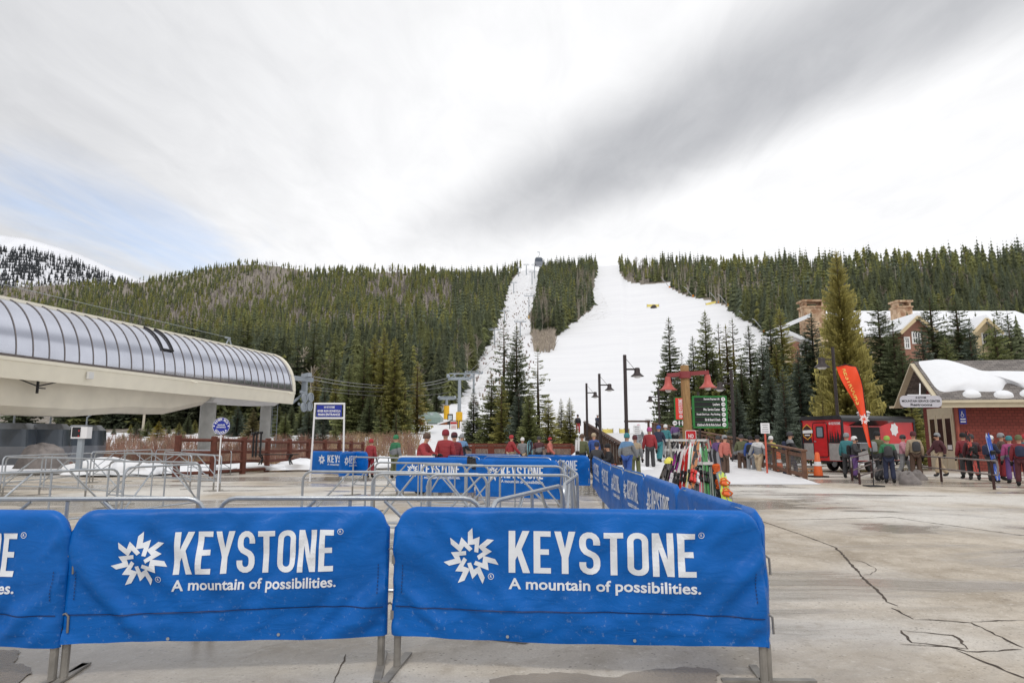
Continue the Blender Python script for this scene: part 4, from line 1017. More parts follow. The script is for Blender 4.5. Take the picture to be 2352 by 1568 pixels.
# safety line on the ridge
b = MB(); b.tube([tp(S0, WR, ZR + .75), tp(S1 - 5, WR, ZR + .62)], .012, 4); e = tp(S1 - 5, WR, ZR)
for dx in (-.35, .35): b.tube([e + ax * dx, e + Vector((0, 0, .62))], .05, 5)
b.bar(e + Vector((0, 0, .6)) - ax * .4, e + Vector((0, 0, .6)) + ax * .1, .12, .1); b.build('lifeline', LGREY, TR)
# hanging bracket under the soffit, ticking sensor
s_ = on_line(88, .3, ZF - .2); b = MB()
for q in (-1.1, 1.1): b.tube([tp(s_ + q, .34, ZF + .08), tp(s_, .34, ZF - .22)], .03, 6)
b.bar(tp(s_, .34, ZF + .05), tp(s_, .34, ZF - .55), .09, .07); b.bar(tp(s_ - .1, .3, ZF - .3), tp(s_ + .35, .3, ZF - .3), .05, .05); b.build('sensor_bracket', DARK, TR)
# sheave train at the nose
nb = tp(S1, 1.1, 0); zc = z_at(905, (A_ + nb).y)
b = MB(); b.bar(tp(S1 - 1.5, .6, zc + 1.25), tp(S1 + 2.2, -.1, zc + 1.25), .34, .34); b.bar(tp(S1 + 1.5, .1, zc + 1.15), tp(S1 + 1.5, .1, zc + .1), .4, .3); b.bar(tp(S1 + 1.2, -.5, zc + 1.58), tp(S1 + 2.0, .6, zc + 1.58), .3, .3)
b.bar(tp(S1 + .6, -.1, zc + .22), tp(S1 + 2.2, -.1, zc - .02), .12, .2); b.bar(tp(S1 - .1, .2, zc - .75), tp(S1 + 1.4, .0, zc + .2), .10, .16); b.bar(tp(S1 + .4, -.1, zc - .7), tp(S1 + 1.8, -.1, zc - 1.15), .10, .16); b.build('sheave_gantry', LGREY, TR)
for ds, dz in ((.95, -.25), (1.85, -.15), (.9, -.95), (1.75, -.85)):
    b = MB(); M = frame(tp(S1 + ds, -.22, zc + dz), ax, (0, 0, 1)); b.lathe([(.14, 0), (.38, 0), (.38, .12), (.28, .12), (.28, .07), (.14, .07)], 16, M=M); b.build('sheave_wheel', LGREY, TR)
# ================================================================== gondola cabins parked under the terminal
def cabin(loc, rz, label, sc=1.0, grp='gondola cabins'):
    t = thing('gondola_cabin', label, 'cabin', loc, rz, grp); t.scale = (sc,) * 3
    ring = lambda w, d, z: [(x - w / 2, y - d / 2, z) for x, y in ring_pts(w, d, .22, 3)]
    secs = [ring(1.5, 1.3, 0), ring(1.8, 1.55, .45), ring(1.85, 1.6, .9), ring(1.75, 1.5, 1.75), ring(1.3, 1.1, 2.05)]; n = len(secs[0])
    def shell(i0, i1, caps):
        vs = [p for s in secs[i0:i1 + 1] for p in s]; k = i1 - i0; fs = [(i * n + j, i * n + (j + 1) % n, (i + 1) * n + (j + 1) % n, (i + 1) * n + j) for i in range(k) for j in range(n)]
        if 0 in caps: fs.append(tuple(range(n)))
        if 1 in caps: fs.append(tuple(range(k * n, k * n + n)))
        return vs, fs
    b = MB(); b.add(*shell(0, 2, (0,))); b.build('lower_body', mat('cabin_grey', S(136, 140, 148), .35, .2, var=.05), t)
    b = MB(); b.add(*shell(2, 3, ())); b.build('window_band', mat('smoked_window', S(84, 92, 102), .08, .1, var=.1, scale=2), t)
    b = MB(); b.add(*shell(3, 4, (1,))); b.build('roof', mat('cabin_roof', S(120, 124, 130), .4, .3), t)
    b = MB(); b.tube([(0, 0, 2.03), (0, 0, 2.5), (.25, 0, 2.7), (.25, 0, 3.3), (0, 0, 3.45)], .05, 8); b.bar((-.3, 0, 3.45), (.3, 0, 3.45), .12, .14); b.build('hanger', LGREY, t)
    return t
for px, Y, lb in ((28, 33, 'dim grey gondola cabin under the terminal, nearest the frame edge'), (112, 34.5, 'dim grey gondola cabin under the terminal, above the boulder'), (196, 38, 'dim grey gondola cabin under the terminal, behind the ticket post')):
    cabin((x_at(px, Y, 1.6), Y, .32), .25, lb)
cabin((x_at(1237, 130, z_at(598, 130)), 130, z_at(611, 130)), .1, 'lone gondola cabin hanging on the rope high above the lift line', .85)
# ================================================================== lift towers and ropes
YEL = mat('yellow_pad', S(232, 180, 40), .7, var=.06)
def tower(px, pt, pb, label, Y=None, wid=3.2, pad=True, grp='lift towers climbing the cleared line'):
    if Y is None:
        h = terrain_hit(px, pb); x, Y, g = h
    else: g = G(x_at(px, Y, 2), Y); x = x_at(px, Y, g + 3)
    H = z_at(pt, Y) - g; t = thing('lift_tower', label, 'lift tower', (x, Y, g), 0, grp); r = max(.22, Y * .0006)
    b = MB(); b.tube([(0, 0, -.5), (0, 0, H * .90)], [r * 1.15, r * .9], 12); b.build('mast', LGREY, t)
    w = wid / 2; b = MB(); b.bar((-w, 0, H * .90), (w, 0, H * .90), .4, .34); b.bar((-w * .9, 0, H - .05), (w * .9, 0, H - .05), .14, .14)
    for s in (-1, 1):
        b.bar((s * w * .95, 0, H * .9), (s * w * 1.1, 0, H - .1), .12, .12); b.bar((s * w * .3, 0, H * .9), (s * w * .5, 0, H - .1), .1, .1); b.bar((s * w * .9, 0, H * .9), (s * w * .3, 0, H - .1), .08, .08)
    b.build('crossarm', LGREY, t)
    for s in (-1, 1):
        b = MB(); b.bar((s * w, -1.1, H * .93), (s * w, 1.1, H * .93), .16, .2)
        for k in range(4): b.lathe([(.2, -.05), (.2, .05)], 10, M=frame((s * w + .1, -.9 + .6 * k, H * .93 + .12), (0, 1, 0), (0, 0, 1)))
        b.build('sheave_train', LGREY, t)
    if pad: b = MB(); b.lathe([(r * 1.9, 0), (r * 1.9, 2.0), (r * 1.2, 2.02)], 12); b.build('base_pad', YEL, t)
    return t
tower(1055, 857, 1000, 'nearest lift tower, tall grey mast with wide crossarm and yellow base pad', 84, 3.0)
tower(1026, 910, 985, 'short chairlift tower behind the wooden lift shack', 100, 2.4)
for px, pt, pb, lb, pad in ((1088, 852, 902, 'slim lift tower on the snow just uphill of the nearest tower', False), (1136, 754, 791, 'blue-topped lift tower at the forest edge of the cleared line', False), (1159, 712, 742, 'lift tower half hidden behind the tall thin spruce', False),
                            (1195, 735, 775, 'lift tower above the tallest spruce of the fenced stand', False), (1215, 674, 733, 'lift tower with yellow base amid scrub on the cleared line', True), (1180, 647, 674, 'small lift tower high at the west edge of the cleared line', False),
                            (1222, 622, 654, 'small lift tower high on the cleared line', False), (1191, 612, 636, 'wide framed lift tower at the top of the cleared line', False), (1228, 606, 640, 'lift tower below the lone hanging cabin', False), (1209, 606, 632, 'tiny topmost lift tower on the skyline gap', False)):
    tower(px, pt, pb, lb, None, 5.5 if pt < 800 else 4, pad)
def rope(name, pts, r, label, grp=None, sag=0.0):
    Q = []
    for a, c in zip(pts[:-1], pts[1:]):
        for i in range(14): t = i / 14; p = a.lerp(c, t); p.z -= sag * 4 * t * (1 - t); Q.append(p)
    Q.append(pts[-1]); b = MB(); b.tube(Q, r, 5); return tag(b.build(name, ROPE), label, 'rope', grp)
nose = Vector((A_.x, A_.y, 0)) + tp(S1 + 1.5, .0, zc + 1.6)
T1 = at(1055, 868, 84)
for k, (dz, dx, lb) in enumerate(((0, -1.5, 'upper haul rope sagging from the terminal nose to the nearest tower'), (-.28, -1.2, 'haul rope just under the upper one'),)):
    rope('haul_rope', [nose + Vector((0, 0, dz)), T1 + Vector((dx, 0, dz))], .028, lb, None, .9)
for k, (y0, y1, lb) in enumerate(((912, 885, 'lower thin rope crossing the trees behind the entrance sign'), (918, 900, 'lowest thin rope crossing the trees behind the entrance sign'))):
    rope('haul_rope', [nose + Vector((0, 0, -.9 - .15 * k)), at(1036, y1, 84)], .016, lb, None, .6)
tops = [T1] + [at(*q) for q in ((1090, 856, terrain_hit(1088, 902)[1]), (1195, 737, terrain_hit(1195, 775)[1]), (1215, 676, terrain_hit(1215, 733)[1]), (1222, 624, terrain_hit(1222, 654)[1]))]
for s in (-1.4, 1.4): rope('haul_rope', [p + Vector((s, 0, 0)) for p in tops], .035, 'rope running up from tower to tower, ' + ('inbound side' if s < 0 else 'outbound side'), None, .5)
# chairlift base terminal, shack, info boards
Y = 92; g = G(x_at(985, Y, 2), Y); t = thing('chairlift_terminal', 'small grey-green chairlift terminal beside the wooden shack', 'lift terminal', (x_at(984, Y, 3), Y, g))
GG = mat('terminal_green', S(138, 158, 152), .5, .1, var=.06); zt_, zb_ = z_at(946, Y) - g, z_at(972, Y) - g
b = MB(); b.add([(-1.6, -1, zb_), (1.7, -1, zb_), (1.7, 3, zb_), (-1.6, 3, zb_), (-1.2, -.2, zt_), (1.1, -.2, zt_), (1.1, 2.4, zt_), (-1.2, 2.4, zt_), (-1.6, -1, zb_ + .8), (1.8, -1, zb_ + .8), (1.8, 3, zb_ + .8), (-1.6, 3, zb_ + .8)],
               [(0, 1, 9, 8), (1, 2, 10, 9), (2, 3, 11, 10), (3, 0, 8, 11), (8, 9, 5, 4), (9, 10, 6, 5), (10, 11, 7, 6), (11, 8, 4, 7), (4, 5, 6, 7), (3, 2, 1, 0)]); b.build('cowling', GG, t, smooth=0)
b = MB()
for x in (-1.1, -.3, .5): b.box((x, -.62, (zb_ + .8 + zt_) / 2), (.5, .05, .5))
b.build('window', mat('pale_window', S(190, 200, 205), .2), t)
b = MB(); b.lathe([(.2, 0), (.95, 0), (.95, .12), (.2, .12)], 22, M=frame((-1.05, -1.15, zb_ - .1), (1, 0, 0), (0, 0, 1))); b.build('bullwheel', mat('wheel_white', S(225, 222, 220), .5), t)
b = MB(); b.lathe([(.25, 0), (.55, 0), (.55, .1), (.25, .1)], 18, M=frame((-1.05, -1.22, zb_ - .1), (1, 0, 0), (0, 0, 1))); b.build('wheel_hub', mat('red_paint', S(178, 40, 40), .5), t)
b = MB(); b.tube([(.6, .5, -.2), (.6, .5, zb_)], .35, 12); b.build('column', CONCOL, t)
WOODO = mat('orange_wood', S(170, 104, 58), .75, var=.2, scale=3, stretch=(1, 1, 9)); SNOWM = mat('snow_cover', S(236, 238, 242), .8, var=.02, bump=.15, bscale=5, spec=.2)
Y = 90; g = G(x_at(1032, Y, 2), Y); t = thing('lift_shack', 'small orange wooden lift shack with snowy gable roof', 'shack', (x_at(1032, Y, 3), Y, g)); zt_, ze = z_at(967, Y) - g, z_at(974, Y) - g
b = MB(); hw = 1.35; b.add([(-hw, 0, -.2), (hw, 0, -.2), (hw, 0, ze), (0, 0, zt_), (-hw, 0, ze), (-hw, 2.4, -.2), (hw, 2.4, -.2), (hw, 2.4, ze), (0, 2.4, zt_), (-hw, 2.4, ze)], [(0, 1, 2, 3, 4), (5, 9, 8, 7, 6), (0, 4, 9, 5), (1, 6, 7, 2)]); b.build('wall', WOODO, t, smooth=0)
b = MB()
for s in (-1, 1): b.add([(0, -.3, zt_ + .02), (s * (hw + .25), -.3, ze - .05), (s * (hw + .25), 2.7, ze - .05), (0, 2.7, zt_ + .02), (0, -.3, zt_ + .2), (s * (hw + .25), -.3, ze + .13), (s * (hw + .25), 2.7, ze + .13), (0, 2.7, zt_ + .2)], [(0, 1, 2, 3), (4, 7, 6, 5), (0, 4, 5, 1), (1, 5, 6, 2), (2, 6, 7, 3)])
b.build('roof', SNOWM, t, smooth=0)
b = MB(); b.box((.1, -.03, .7), (.75, .05, 1.5)); b.build('door', mat('shack_door', S(70, 60, 52), .6), t)
b = MB(); b.box((.1, -.06, .95), (.5, .04, .6)); b.build('window', mat('pale_window', S(190, 200, 205), .2), t)
for k, (px, lb, red) in enumerate(((1042, 'white notice board with red heading in front of the wooden shack', True), (1064, 'white notice board without heading, next to the yellow tower pad', False))):
    Y = 82; g = G(x_at(px, Y, 2), Y); t = thing('notice_board', lb, 'notice board', (x_at(px, Y, 3), Y, g)); z1, z0 = z_at(968, Y) - g, z_at(994, Y) - g
    b = MB()
    for s in (-.5, .5): b.tube([(s, 0, -.1), (s, 0, z1 + .12)], .05, 6)
    b.tube([(-.5, 0, z1 + .12), (.5, 0, z1 + .12)], .05, 6); b.build('frame', DARK, t)
    b = MB(); b.box((0, -.03, (z0 + z1) / 2), (.84, .04, z1 - z0)); b.build('panel', mat('white_board', S(228, 228, 228), .6), t)
    b = MB()
    if red: b.box((0, -.06, z1 - .16), (.8, .02, .28))
    for i in range(5): b.box((0, -.06, z1 - .5 - i * .17), (.6, .015, .05))
    b.build('heading', mat('red_paint', S(178, 40, 40), .5) if red else mat('print_grey', S(150, 150, 150), .7), t)
# ================================================================== log rail fence, brown plank fence
LOG = mat('red_stained_log', S(98, 54, 42), .8, var=.25, scale=6, bump=.4, bscale=30)
posts = [(406.6, 999.3, 27.6), (489.7, 1001.5, 28.8), (559, 1003.4, 30.6), (614, 1006, 32.6), (664, 1007.5, 34.6), (707.7, 1008, 37), (745.5, 1009, 39.4), (778.5, 1010, 42), (806, 1012, 45), (833, 1014, 48)]
t = thing('log_fence', 'long reddish log rail fence along the back of the plaza', 'fence', col_at(406.6, 27.6)); o = t.location.copy(); P = []
for px, py, Y in posts:
    p = col_at(px, Y, .8); h = max(1.25, z_at(py, Y)); p.z = 0; P.append((p - o, h)); b = MB(); b.tube([p - o + Vector((0, 0, -.15)), p - o + Vector((0, 0, h - .03)), p - o + Vector((0, 0, h))], [.14, .135, .11], 10); b.build('post', LOG, t)
for (a, ha), (c, hc) in zip(P[:-1], P[1:]):
    for f in (.90, .60, .34, .10):
        b = MB(); b.tube([a + Vector((.0, -.02, ha * f + random.uniform(-.03, .03))), c + Vector((.0, -.02, hc * f + random.uniform(-.03, .03)))], [.075, .065], 8); b.build('rail', LOG, t)
BRN = mat('brown_plank', S(104, 50, 36), .8, var=.2, scale=4, bump=.3, bscale=25, stretch=(1, 6, 6))
Y = 37.4; a, c = col_at(1072, Y, 1.2), col_at(1316, Y, 1.2); t = thing('plank_fence', 'brown wooden fence with wire mesh in front of the spruce stand', 'fence', (a.x, Y, -.05)); Ln = c.x - a.x; zt_ = z_at(1018, Y) + .05
b = MB(); b.bar((0, 0, zt_ - .05), (Ln, 0, zt_ - .05), .16, .10); b.bar((0, .0, zt_ - .22), (Ln, 0, zt_ - .22), .05, .16); b.build('top_rail', BRN, t)
for px in (1088, 1128, 1164, 1213, 1260, 1315): x = col_at(px, Y, 1).x - a.x; b = MB(); b.box((x, 0, zt_ / 2 - .12), (.2 if px != 1128 else .36, .18, zt_)); b.build('post', BRN, t)
b = MB(); x = .05
while x < Ln: b.bar((x, .03, .1), (x, .03, zt_ - .3), .008, .008); x += .11
for z in np.arange(.12, zt_ - .3, .11): b.bar((.02, .036, z), (Ln, .036, z), .008, .008)
b.build('wire_mesh', mat('wire', S(120, 112, 104), .6, .5), t)
# ================================================================== signs on the plaza side
BLUES = mat('sign_blue', S(24, 44, 150), .4, var=.04); WHT = mat('white_enamel', S(232, 232, 234), .5, var=.0)
def text_part(parent, items, m, name='lettering'):
    b = MB()
    for f in items: f(b)
    return b.build(name, m, parent, smooth=0)
Y = 25.2; x0, x1 = x_at(712, Y, 0), x_at(788, Y, 0); g = 0; cx = (x0 + x1) / 2
t = thing('entrance_sign', 'white pipe frame carrying a blue gondola main entrance board', 'sign', (cx, Y, 0)); w = (x_at(788, Y, 3.0) - x_at(721, Y, 3.0)) / 2; ztp, zlo = z_at(927, Y), z_at(960, Y)
b = MB(); wx = (x1 - x0) / 2
for s in (-1, 1): b.tube([(s * wx, 0, 0), (s * w, 0, ztp)], .035, 8)
b.tube([(-w - .03, 0, ztp), (w + .03, 0, ztp)], .038, 8); b.tube([(-w - .03, 0, zlo), (w + .03, 0, zlo)], .038, 8); b.build('pipe_frame', WHT, t)
b = MB(); b.box((0, -.02, (ztp + zlo) / 2), (2 * w - .16, .03, ztp - zlo - .10)); b.build('board', BLUES, t)
hb = ztp - zlo - .1
text_part(t, [lambda b: put_text(b, 'RIVER RUN GONDOLA', (0, -.040, zlo + .05 + hb * .50), (1, 0, 0), (0, 0, 1), 2 * w - .24, hb * .19, .035),
              lambda b: put_text(b, 'MAIN ENTRANCE', (0, -.040, zlo + .05 + hb * .20), (1, 0, 0), (0, 0, 1), 2 * w - .28, hb * .21, .035), lambda b: put_brand(b, (0, -.040, zlo + .05 + hb * .82), (1, 0, 0), (0, 0, 1), .42)], WHT)
Y = 20.5; c = at(508.5, 978, Y); t = thing('round_sign', 'round blue gondola singles entrance sign on a thin pole', 'sign', (c.x, Y, 0)); rr = 19.5 / 1500 * Y
b = MB(); b.tube([(0, 0.02, 0), (0, .02, c.z)], .022, 8); b.build('pole', WHT, t)
F = frame((0, 0, c.z), (1, 0, 0), (0, 0, 1)); b = MB(); b.lathe([(rr, -.012), (rr, .012)], 40, M=F); b.build('disc', BLUES, t)
b = MB()
v2, f2 = rib([(rr * .985 * math.cos(a), rr * .985 * math.sin(a)) for a in [2 * math.pi * k / 40 for k in range(41)]], .010); b.add([(x, -.016, c.z + y) for x, y in v2], f2)
def arc_text(b, s, r, a0, a1, h, flip):
    n = len(s)
    for i, ch in enumerate(s):
        if ch == ' ': continue
        a = R(a0 + (a1 - a0) * (i / (n - 1))); u = Vector((math.cos(a), 0, math.sin(a))) * (-1 if flip else 1)
        put_text(b, ch, (r * math.cos(a), -.016, c.z + r * math.sin(a)), (u.z, 0, -u.x), u, h * (.35 if ch == 'I' else .85), h, .03)
arc_text(b, 'RIVER RUN', rr * .76, 150, 30, rr * .28, False); arc_text(b, 'GONDOLA', rr * .76, 222, 318, rr * .28, True)
put_text(b, 'SINGLES', (0, -.016, c.z + rr * .13), (1, 0, 0), (0, 0, 1), rr * .85, rr * .17, .03); put_text(b, 'ENTRANCE', (0, -.016, c.z - rr * .13), (1, 0, 0), (0, 0, 1), rr * 1.05, rr * .17, .03)
for s in (-1, 1): b.add([(s * rr * .84 + rr * .09 * math.cos(q), -.016, c.z + rr * .09 * math.sin(q)) for q in [math.pi * k / 5 for k in range(10)]], [tuple(range(10))])
b.build('lettering', WHT, t, smooth=0)
Y = 21.8; t = thing('ticket_post', 'white ticket scanner box on a grey post among the steel barriers', 'ticket scanner', col_at(178, Y, .6)); zc0, zc1 = z_at(1049, Y), z_at(1022, Y)
b = MB(); b.box((.03, 0, zc0 / 2), (.16, .12, zc0)); b.box((.03, 0, .02), (.34, .34, .04)); b.build('post', LGREY, t)
b = MB(); b.box((.02, .0, (zc0 + zc1) / 2), (.52, .26, zc1 - zc0)); b.build('scanner_box', WHT, t)
b = MB(); b.box((-.07, -.135, (zc0 + zc1) / 2 + .02), (.27, .02, zc1 - zc0 - .07)); b.build('display', mat('black_gloss', S(18, 18, 20), .2), t)
b = MB()
for dz in (-.11, .06): b.lathe([(.028, 0), (.028, .012)], 10, M=frame((.02, -.147, (zc0 + zc1) / 2 + dz), (1, 0, 0), (0, 0, -1)))
b.build('indicator', mat('red_paint', S(178, 40, 40), .5), t)
# bench, hydrant-like posts, boulder, snow heaps
Y = 31.5; p = col_at(633, Y, .4); t = thing('park_bench', 'dark metal bench without back in front of the log fence', 'bench', p, .1)
b = MB()
for k in range(4): b.box((0, -.18 + .12 * k, .46), (2.0, .09, .04))
b.build('seat', DARK, t)
for s in (-1, 1):
    b = MB(); b.tube([(s * .72, -.22, 0), (s * .62, -.08, .25), (s * .72, -.2, .44)], .035, 6); b.tube([(s * .72, .22, 0), (s * .62, .08, .25), (s * .72, .2, .44)], .035, 6); b.tube([(s * .62, -.08, .25), (s * .62, .08, .25)], .03, 6); b.build('leg', DARK, t)
for k, (px, pt) in enumerate(((580, 1034), (587, 1032), (597, 1032))):
    Y = 29.2; p = col_at(px, Y, .8); h = z_at(pt, Y); t = thing('stanchion', ('first', 'middle', 'last')[k] + ' of three dark posts standing before the bench', 'post', p, 0, 'dark posts by the bench'); b = MB(); b.tube([(0, 0, 0), (0, 0, h)], .045, 8); b.build('shaft', DARK, t); b = MB(); b.lathe([(.07, h - .12), (.09, h - .06), (.07, h)], 10); b.build('cap', DARK, t)
def lump(name, c, size, m, seed, label=None, cat=None, kind=None, nu=18, nv=9, amp=.3, grp=None):
    vs, fs = [], []
    for j in range(nv + 1):
        ph = math.pi / 2 * j / nv
        for i in range(nu):
            a = 2 * math.pi * i / nu; d = 1 + amp * noise.noise(Vector((math.cos(a) * 1.6 + seed, math.sin(a) * 1.6, ph * 1.5))) + amp * .4 * noise.noise(Vector((math.cos(a) * 5, math.sin(a) * 5 + seed, ph * 5)))
            vs.append((size[0] * math.cos(a) * math.cos(ph) * d, size[1] * math.sin(a) * math.cos(ph) * d, size[2] * math.sin(ph) * d - .02))
    fs = [(j * nu + i, j * nu + (i + 1) % nu, (j + 1) * nu + (i + 1) % nu, (j + 1) * nu + i) for j in range(nv) for i in range(nu)]
    b = MB(); b.add(vs, fs); o = b.build(name, m, None, 60, c); return tag(o, label, cat, grp, kind)
ROCK = mat('grey_rock', S(128, 122, 120), .85, var=.3, scale=3, bump=.6, bscale=12)
lump('boulder', col_at(92, 30, .3), (1.25, .8, 1.0), ROCK, 3, 'rounded grey boulder under the terminal behind the steel barriers', 'boulder')
SN = lambda px, Y, s, sd: lump('snow_bank', col_at(px, Y, .1), s, SNOWM, sd, 'snow heaped along the plaza edge', None, 'stuff', 22, 8, .35)
SN(255, 29, (2.2, 1.0, .62), 1); SN(330, 30, (1.6, .8, .4), 2); SN(410, 31.5, (3.0, .9, .3), 5); SN(560, 33, (2.6, .8, .3), 6); SN(690, 33.5, (1.2, .7, .45), 7); SN(870, 36, (2.2, .9, .5), 8); SN(1000, 45, (5, 2, .35), 9); SN(1440, 29, (1.2, .8, .35), 4); SN(1345, 36, (1.0, 2.2, .8), 10)
# willow thicket along the fences
def thicket(name, label, spots, n, h, cols, seed):
    rg = random.Random(seed); V, F, T = [], [], []
    for _ in range(n):
        px, Y = spots(rg); base = Vector((x_at(px, Y, 1), Y, 0)); base.z = G(base.x, Y); c0 = rg.choice(cols)
        for k in range(9):
            a = rg.uniform(0, 6.28); l = h * rg.uniform(.55, 1.15); sp = rg.uniform(.1, .5) * l; r = .012 * Y / 40; q = base + Vector((rg.uniform(-.15, .15), rg.uniform(-.15, .15), -.05)); e = q + Vector((sp * math.cos(a), sp * math.sin(a), l)); m = q.lerp(e, .55) + Vector((0, 0, .1 * l))
            o = len(V); V += [(q.x - r, q.y, q.z), (q.x + r, q.y, q.z), (m.x - r * .8, m.y, m.z), (m.x + r * .8, m.y, m.z), tuple(e)]; F += [(o, o + 1, o + 3, o + 2), (o + 2, o + 3, o + 4)]; v = rg.uniform(.7, 1.25); T += [rgbv(c0, v)] * 2
            for j in range(2): o = len(V); s = m.lerp(e, rg.uniform(0, .6)); d = Vector((rg.uniform(-.3, .3), rg.uniform(-.3, .3), rg.uniform(.15, .4))) * h * .55; V += [(s.x - r * .6, s.y, s.z), (s.x + r * .6, s.y, s.z), tuple(s + d)]; F += [(o, o + 1, o + 2)]; T += [rgbv(c0, v * 1.1)]
    me = bpy.data.meshes.new(name); me.from_pydata(V, [], F); set_tint(me, [(c, 1) for c in T]); me.materials.append(tint_mat('twigs', .85, .1, False)); me.update(); return tag(link(name, me), label, kind='stuff')
RED = [(.26, .13, .10), (.30, .17, .13), (.24, .17, .13), (.34, .24, .17)]; GRY = [(.30, .25, .22), (.25, .19, .17), (.36, .28, .22), (.24, .15, .13)]
thicket('willow_thicket', 'reddish leafless willow brush behind the log fence', lambda r: (r.uniform(150, 760), r.uniform(38, 58)), 1000, 1.05, RED, 1)
thicket('willow_thicket', 'greyish leafless brush behind the plank fence', lambda r: (r.uniform(1060, 1335), r.uniform(38.6, 48)), 620, 1.2, GRY, 2)
thicket('willow_thicket', 'tan brush below the entrance sign and ragged spruces', lambda r: (r.uniform(760, 960), r.uniform(49, 60)), 240, 1.0, [(.36, .26, .16), (.30, .20, .13), (.26, .15, .12)], 3)
thicket('scrub_thicket', 'scattered leafless scrub poking through the snow of the lift line', lambda r: (r.uniform(1085, 1230), r.uniform(120, 560)), 420, .9, GRY, 4)
thicket('scrub_thicket', 'leafless brush below the aspens of the island stand', lambda r: (r.uniform(1226, 1275), r.uniform(255, 330)), 260, 4.2, [(.36, .31, .26), (.42, .36, .29)], 6)
thicket('dry_grass', 'dry tan grass at the foot of the log fence', lambda r: (r.uniform(420, 700), r.uniform(36, 41)), 160, .5, [(.42, .30, .15), (.36, .25, .13)], 5)
# ================================================================== street lamps along the bridge
LAMPM = mat('lamp_bronze', S(62, 54, 54), .5, .3, var=.08); GLASSW = mat('frosted_lens', S(225, 225, 222), .3, var=.02)
def bell(b, c, s):
    b.lathe([(.05 * s, .62 * s), (.16 * s, .60 * s), (.20 * s, .50 * s), (.20 * s, .28 * s), (.27 * s, .18 * s), (.46 * s, .02 * s), (.46 * s, 0), (.42 * s, .0), (.2 * s, .16 * s)], 20, c)
def lamp(px_base, pt, Y, arm, side, label, r=.06, s=.62, z0=None):
    z0 = G(x_at(px_base, Y, 1), Y) if z0 is None else z0; H = z_at(pt, Y); x = x_at(px_base, Y, (H + z0) / 2)
    t = thing('street_lamp', label, 'street lamp', (x, Y, z0 - .05), 0, 'bronze street lamps'); h = H - z0 + .05
    b = MB(); b.tube([(0, 0, 0), (0, 0, h)], [r * 1.1, r], 10); b.lathe([(r * 2, 0), (r * 2, .25), (r * 1.2, .3)], 12); b.build('pole', LAMPM, t)
    za = h - .62 * arm - .3; b = MB(); b.bar((0, 0, za), (side * arm, 0, za), .05, .07); b.tube([(0, 0, h - .1), (side * arm * .8, 0, za)], .010, 4); b.build('arm', LAMPM, t)
    b = MB(); bell(b, (side * arm, 0, za - .50 * s), s); b.build('lamp_shade', LAMPM, t)
    b = MB(); b.lathe([(.16 * s, -.10 * s), (.24 * s, -.04 * s), (.30 * s, .02 * s)], 14, (side * arm, 0, za - .50 * s)); b.build('lens', GLASSW, t)
lamp(1438, 815, 28, .52, 1, 'tallest street lamp, its pole rising at the head of the stair rail', .075, .62, .35)
lamp(1378, 858, 38, .58, 1, 'middle street lamp left of the tallest, against the snow slope', .075, .62, 1.1)
lamp(1348, 880, 46, .60, 1, 'smallest street lamp at the top of the stair rail', .075, .62, 1.5)
lamp(1514, 890, 46, -.0 + .60, -1, 'thin street lamp standing alone beside the tall dark spruce', .07, .62, 1.6)
lamp(1684, 850, 33, .60, -1, 'street lamp in front of dark spruces behind the directory sign', .08, .66, .6)
lamp(1922, 797, 39, .72, -1, 'street lamp rising behind the orange feather flag', .09, 1.0, 0)
lamp(1606, 900, 40, .60, -1, 'street lamp mostly hidden behind the wooden lamp post', .07, .62, 1.2)
# ================================================================== the snowy bridge
RAILW = mat('weathered_wood_rail', S(112, 80, 62), .8, var=.25, scale=4, bump=.3, bscale=30); RAILD = mat('dark_wood_rail', S(76, 52, 40), .8, var=.25, scale=4, bump=.3, bscale=30)
DY0, DY1 = 23.5, 60.0
def deck_z(Y): k = min(1, max(0, (Y - DY0) / (DY1 - DY0))); return .012 + 2.0 * k ** 1.25
XL = lambda Y: float(np.interp(Y, [DY0, 28, 60], [4.2, 4.9, 6.7])); XR = lambda Y: float(np.interp(Y, [DY0, 25, 60], [10.9, 10.9, 12.4]))
ys = np.linspace(DY0, 64, 30); vs, fs = [], []
for y in ys:
    for k in range(13):
        f = k / 12; x = XL(y) + (XR(y) - XL(y)) * f; e = min(1, (y - DY0) * .6); vs.append((x, y, deck_z(y) + .10 * e + .05 * e * noise.noise(Vector((x * 1.2, y * .8, 0)))))
    vs.append((XR(y), y, -.4)); vs.append((XL(y), y, -.4))
for j in range(29):
    for k in range(14): a = j * 15 + k; fs.append((a, a + 1, a + 16, a + 15))
    a = j * 15; fs.append((a, a + 15, a + 29, a + 14))
b = MB(); b.add(vs, fs); tag(b.build('bridge_deck', mat('trodden_snow', S(222, 222, 224), .75, var=.06, scale=1.5, bump=.5, bscale=3, spec=.2), smooth=50), 'snow covered bridge deck', 'bridge', kind='structure')
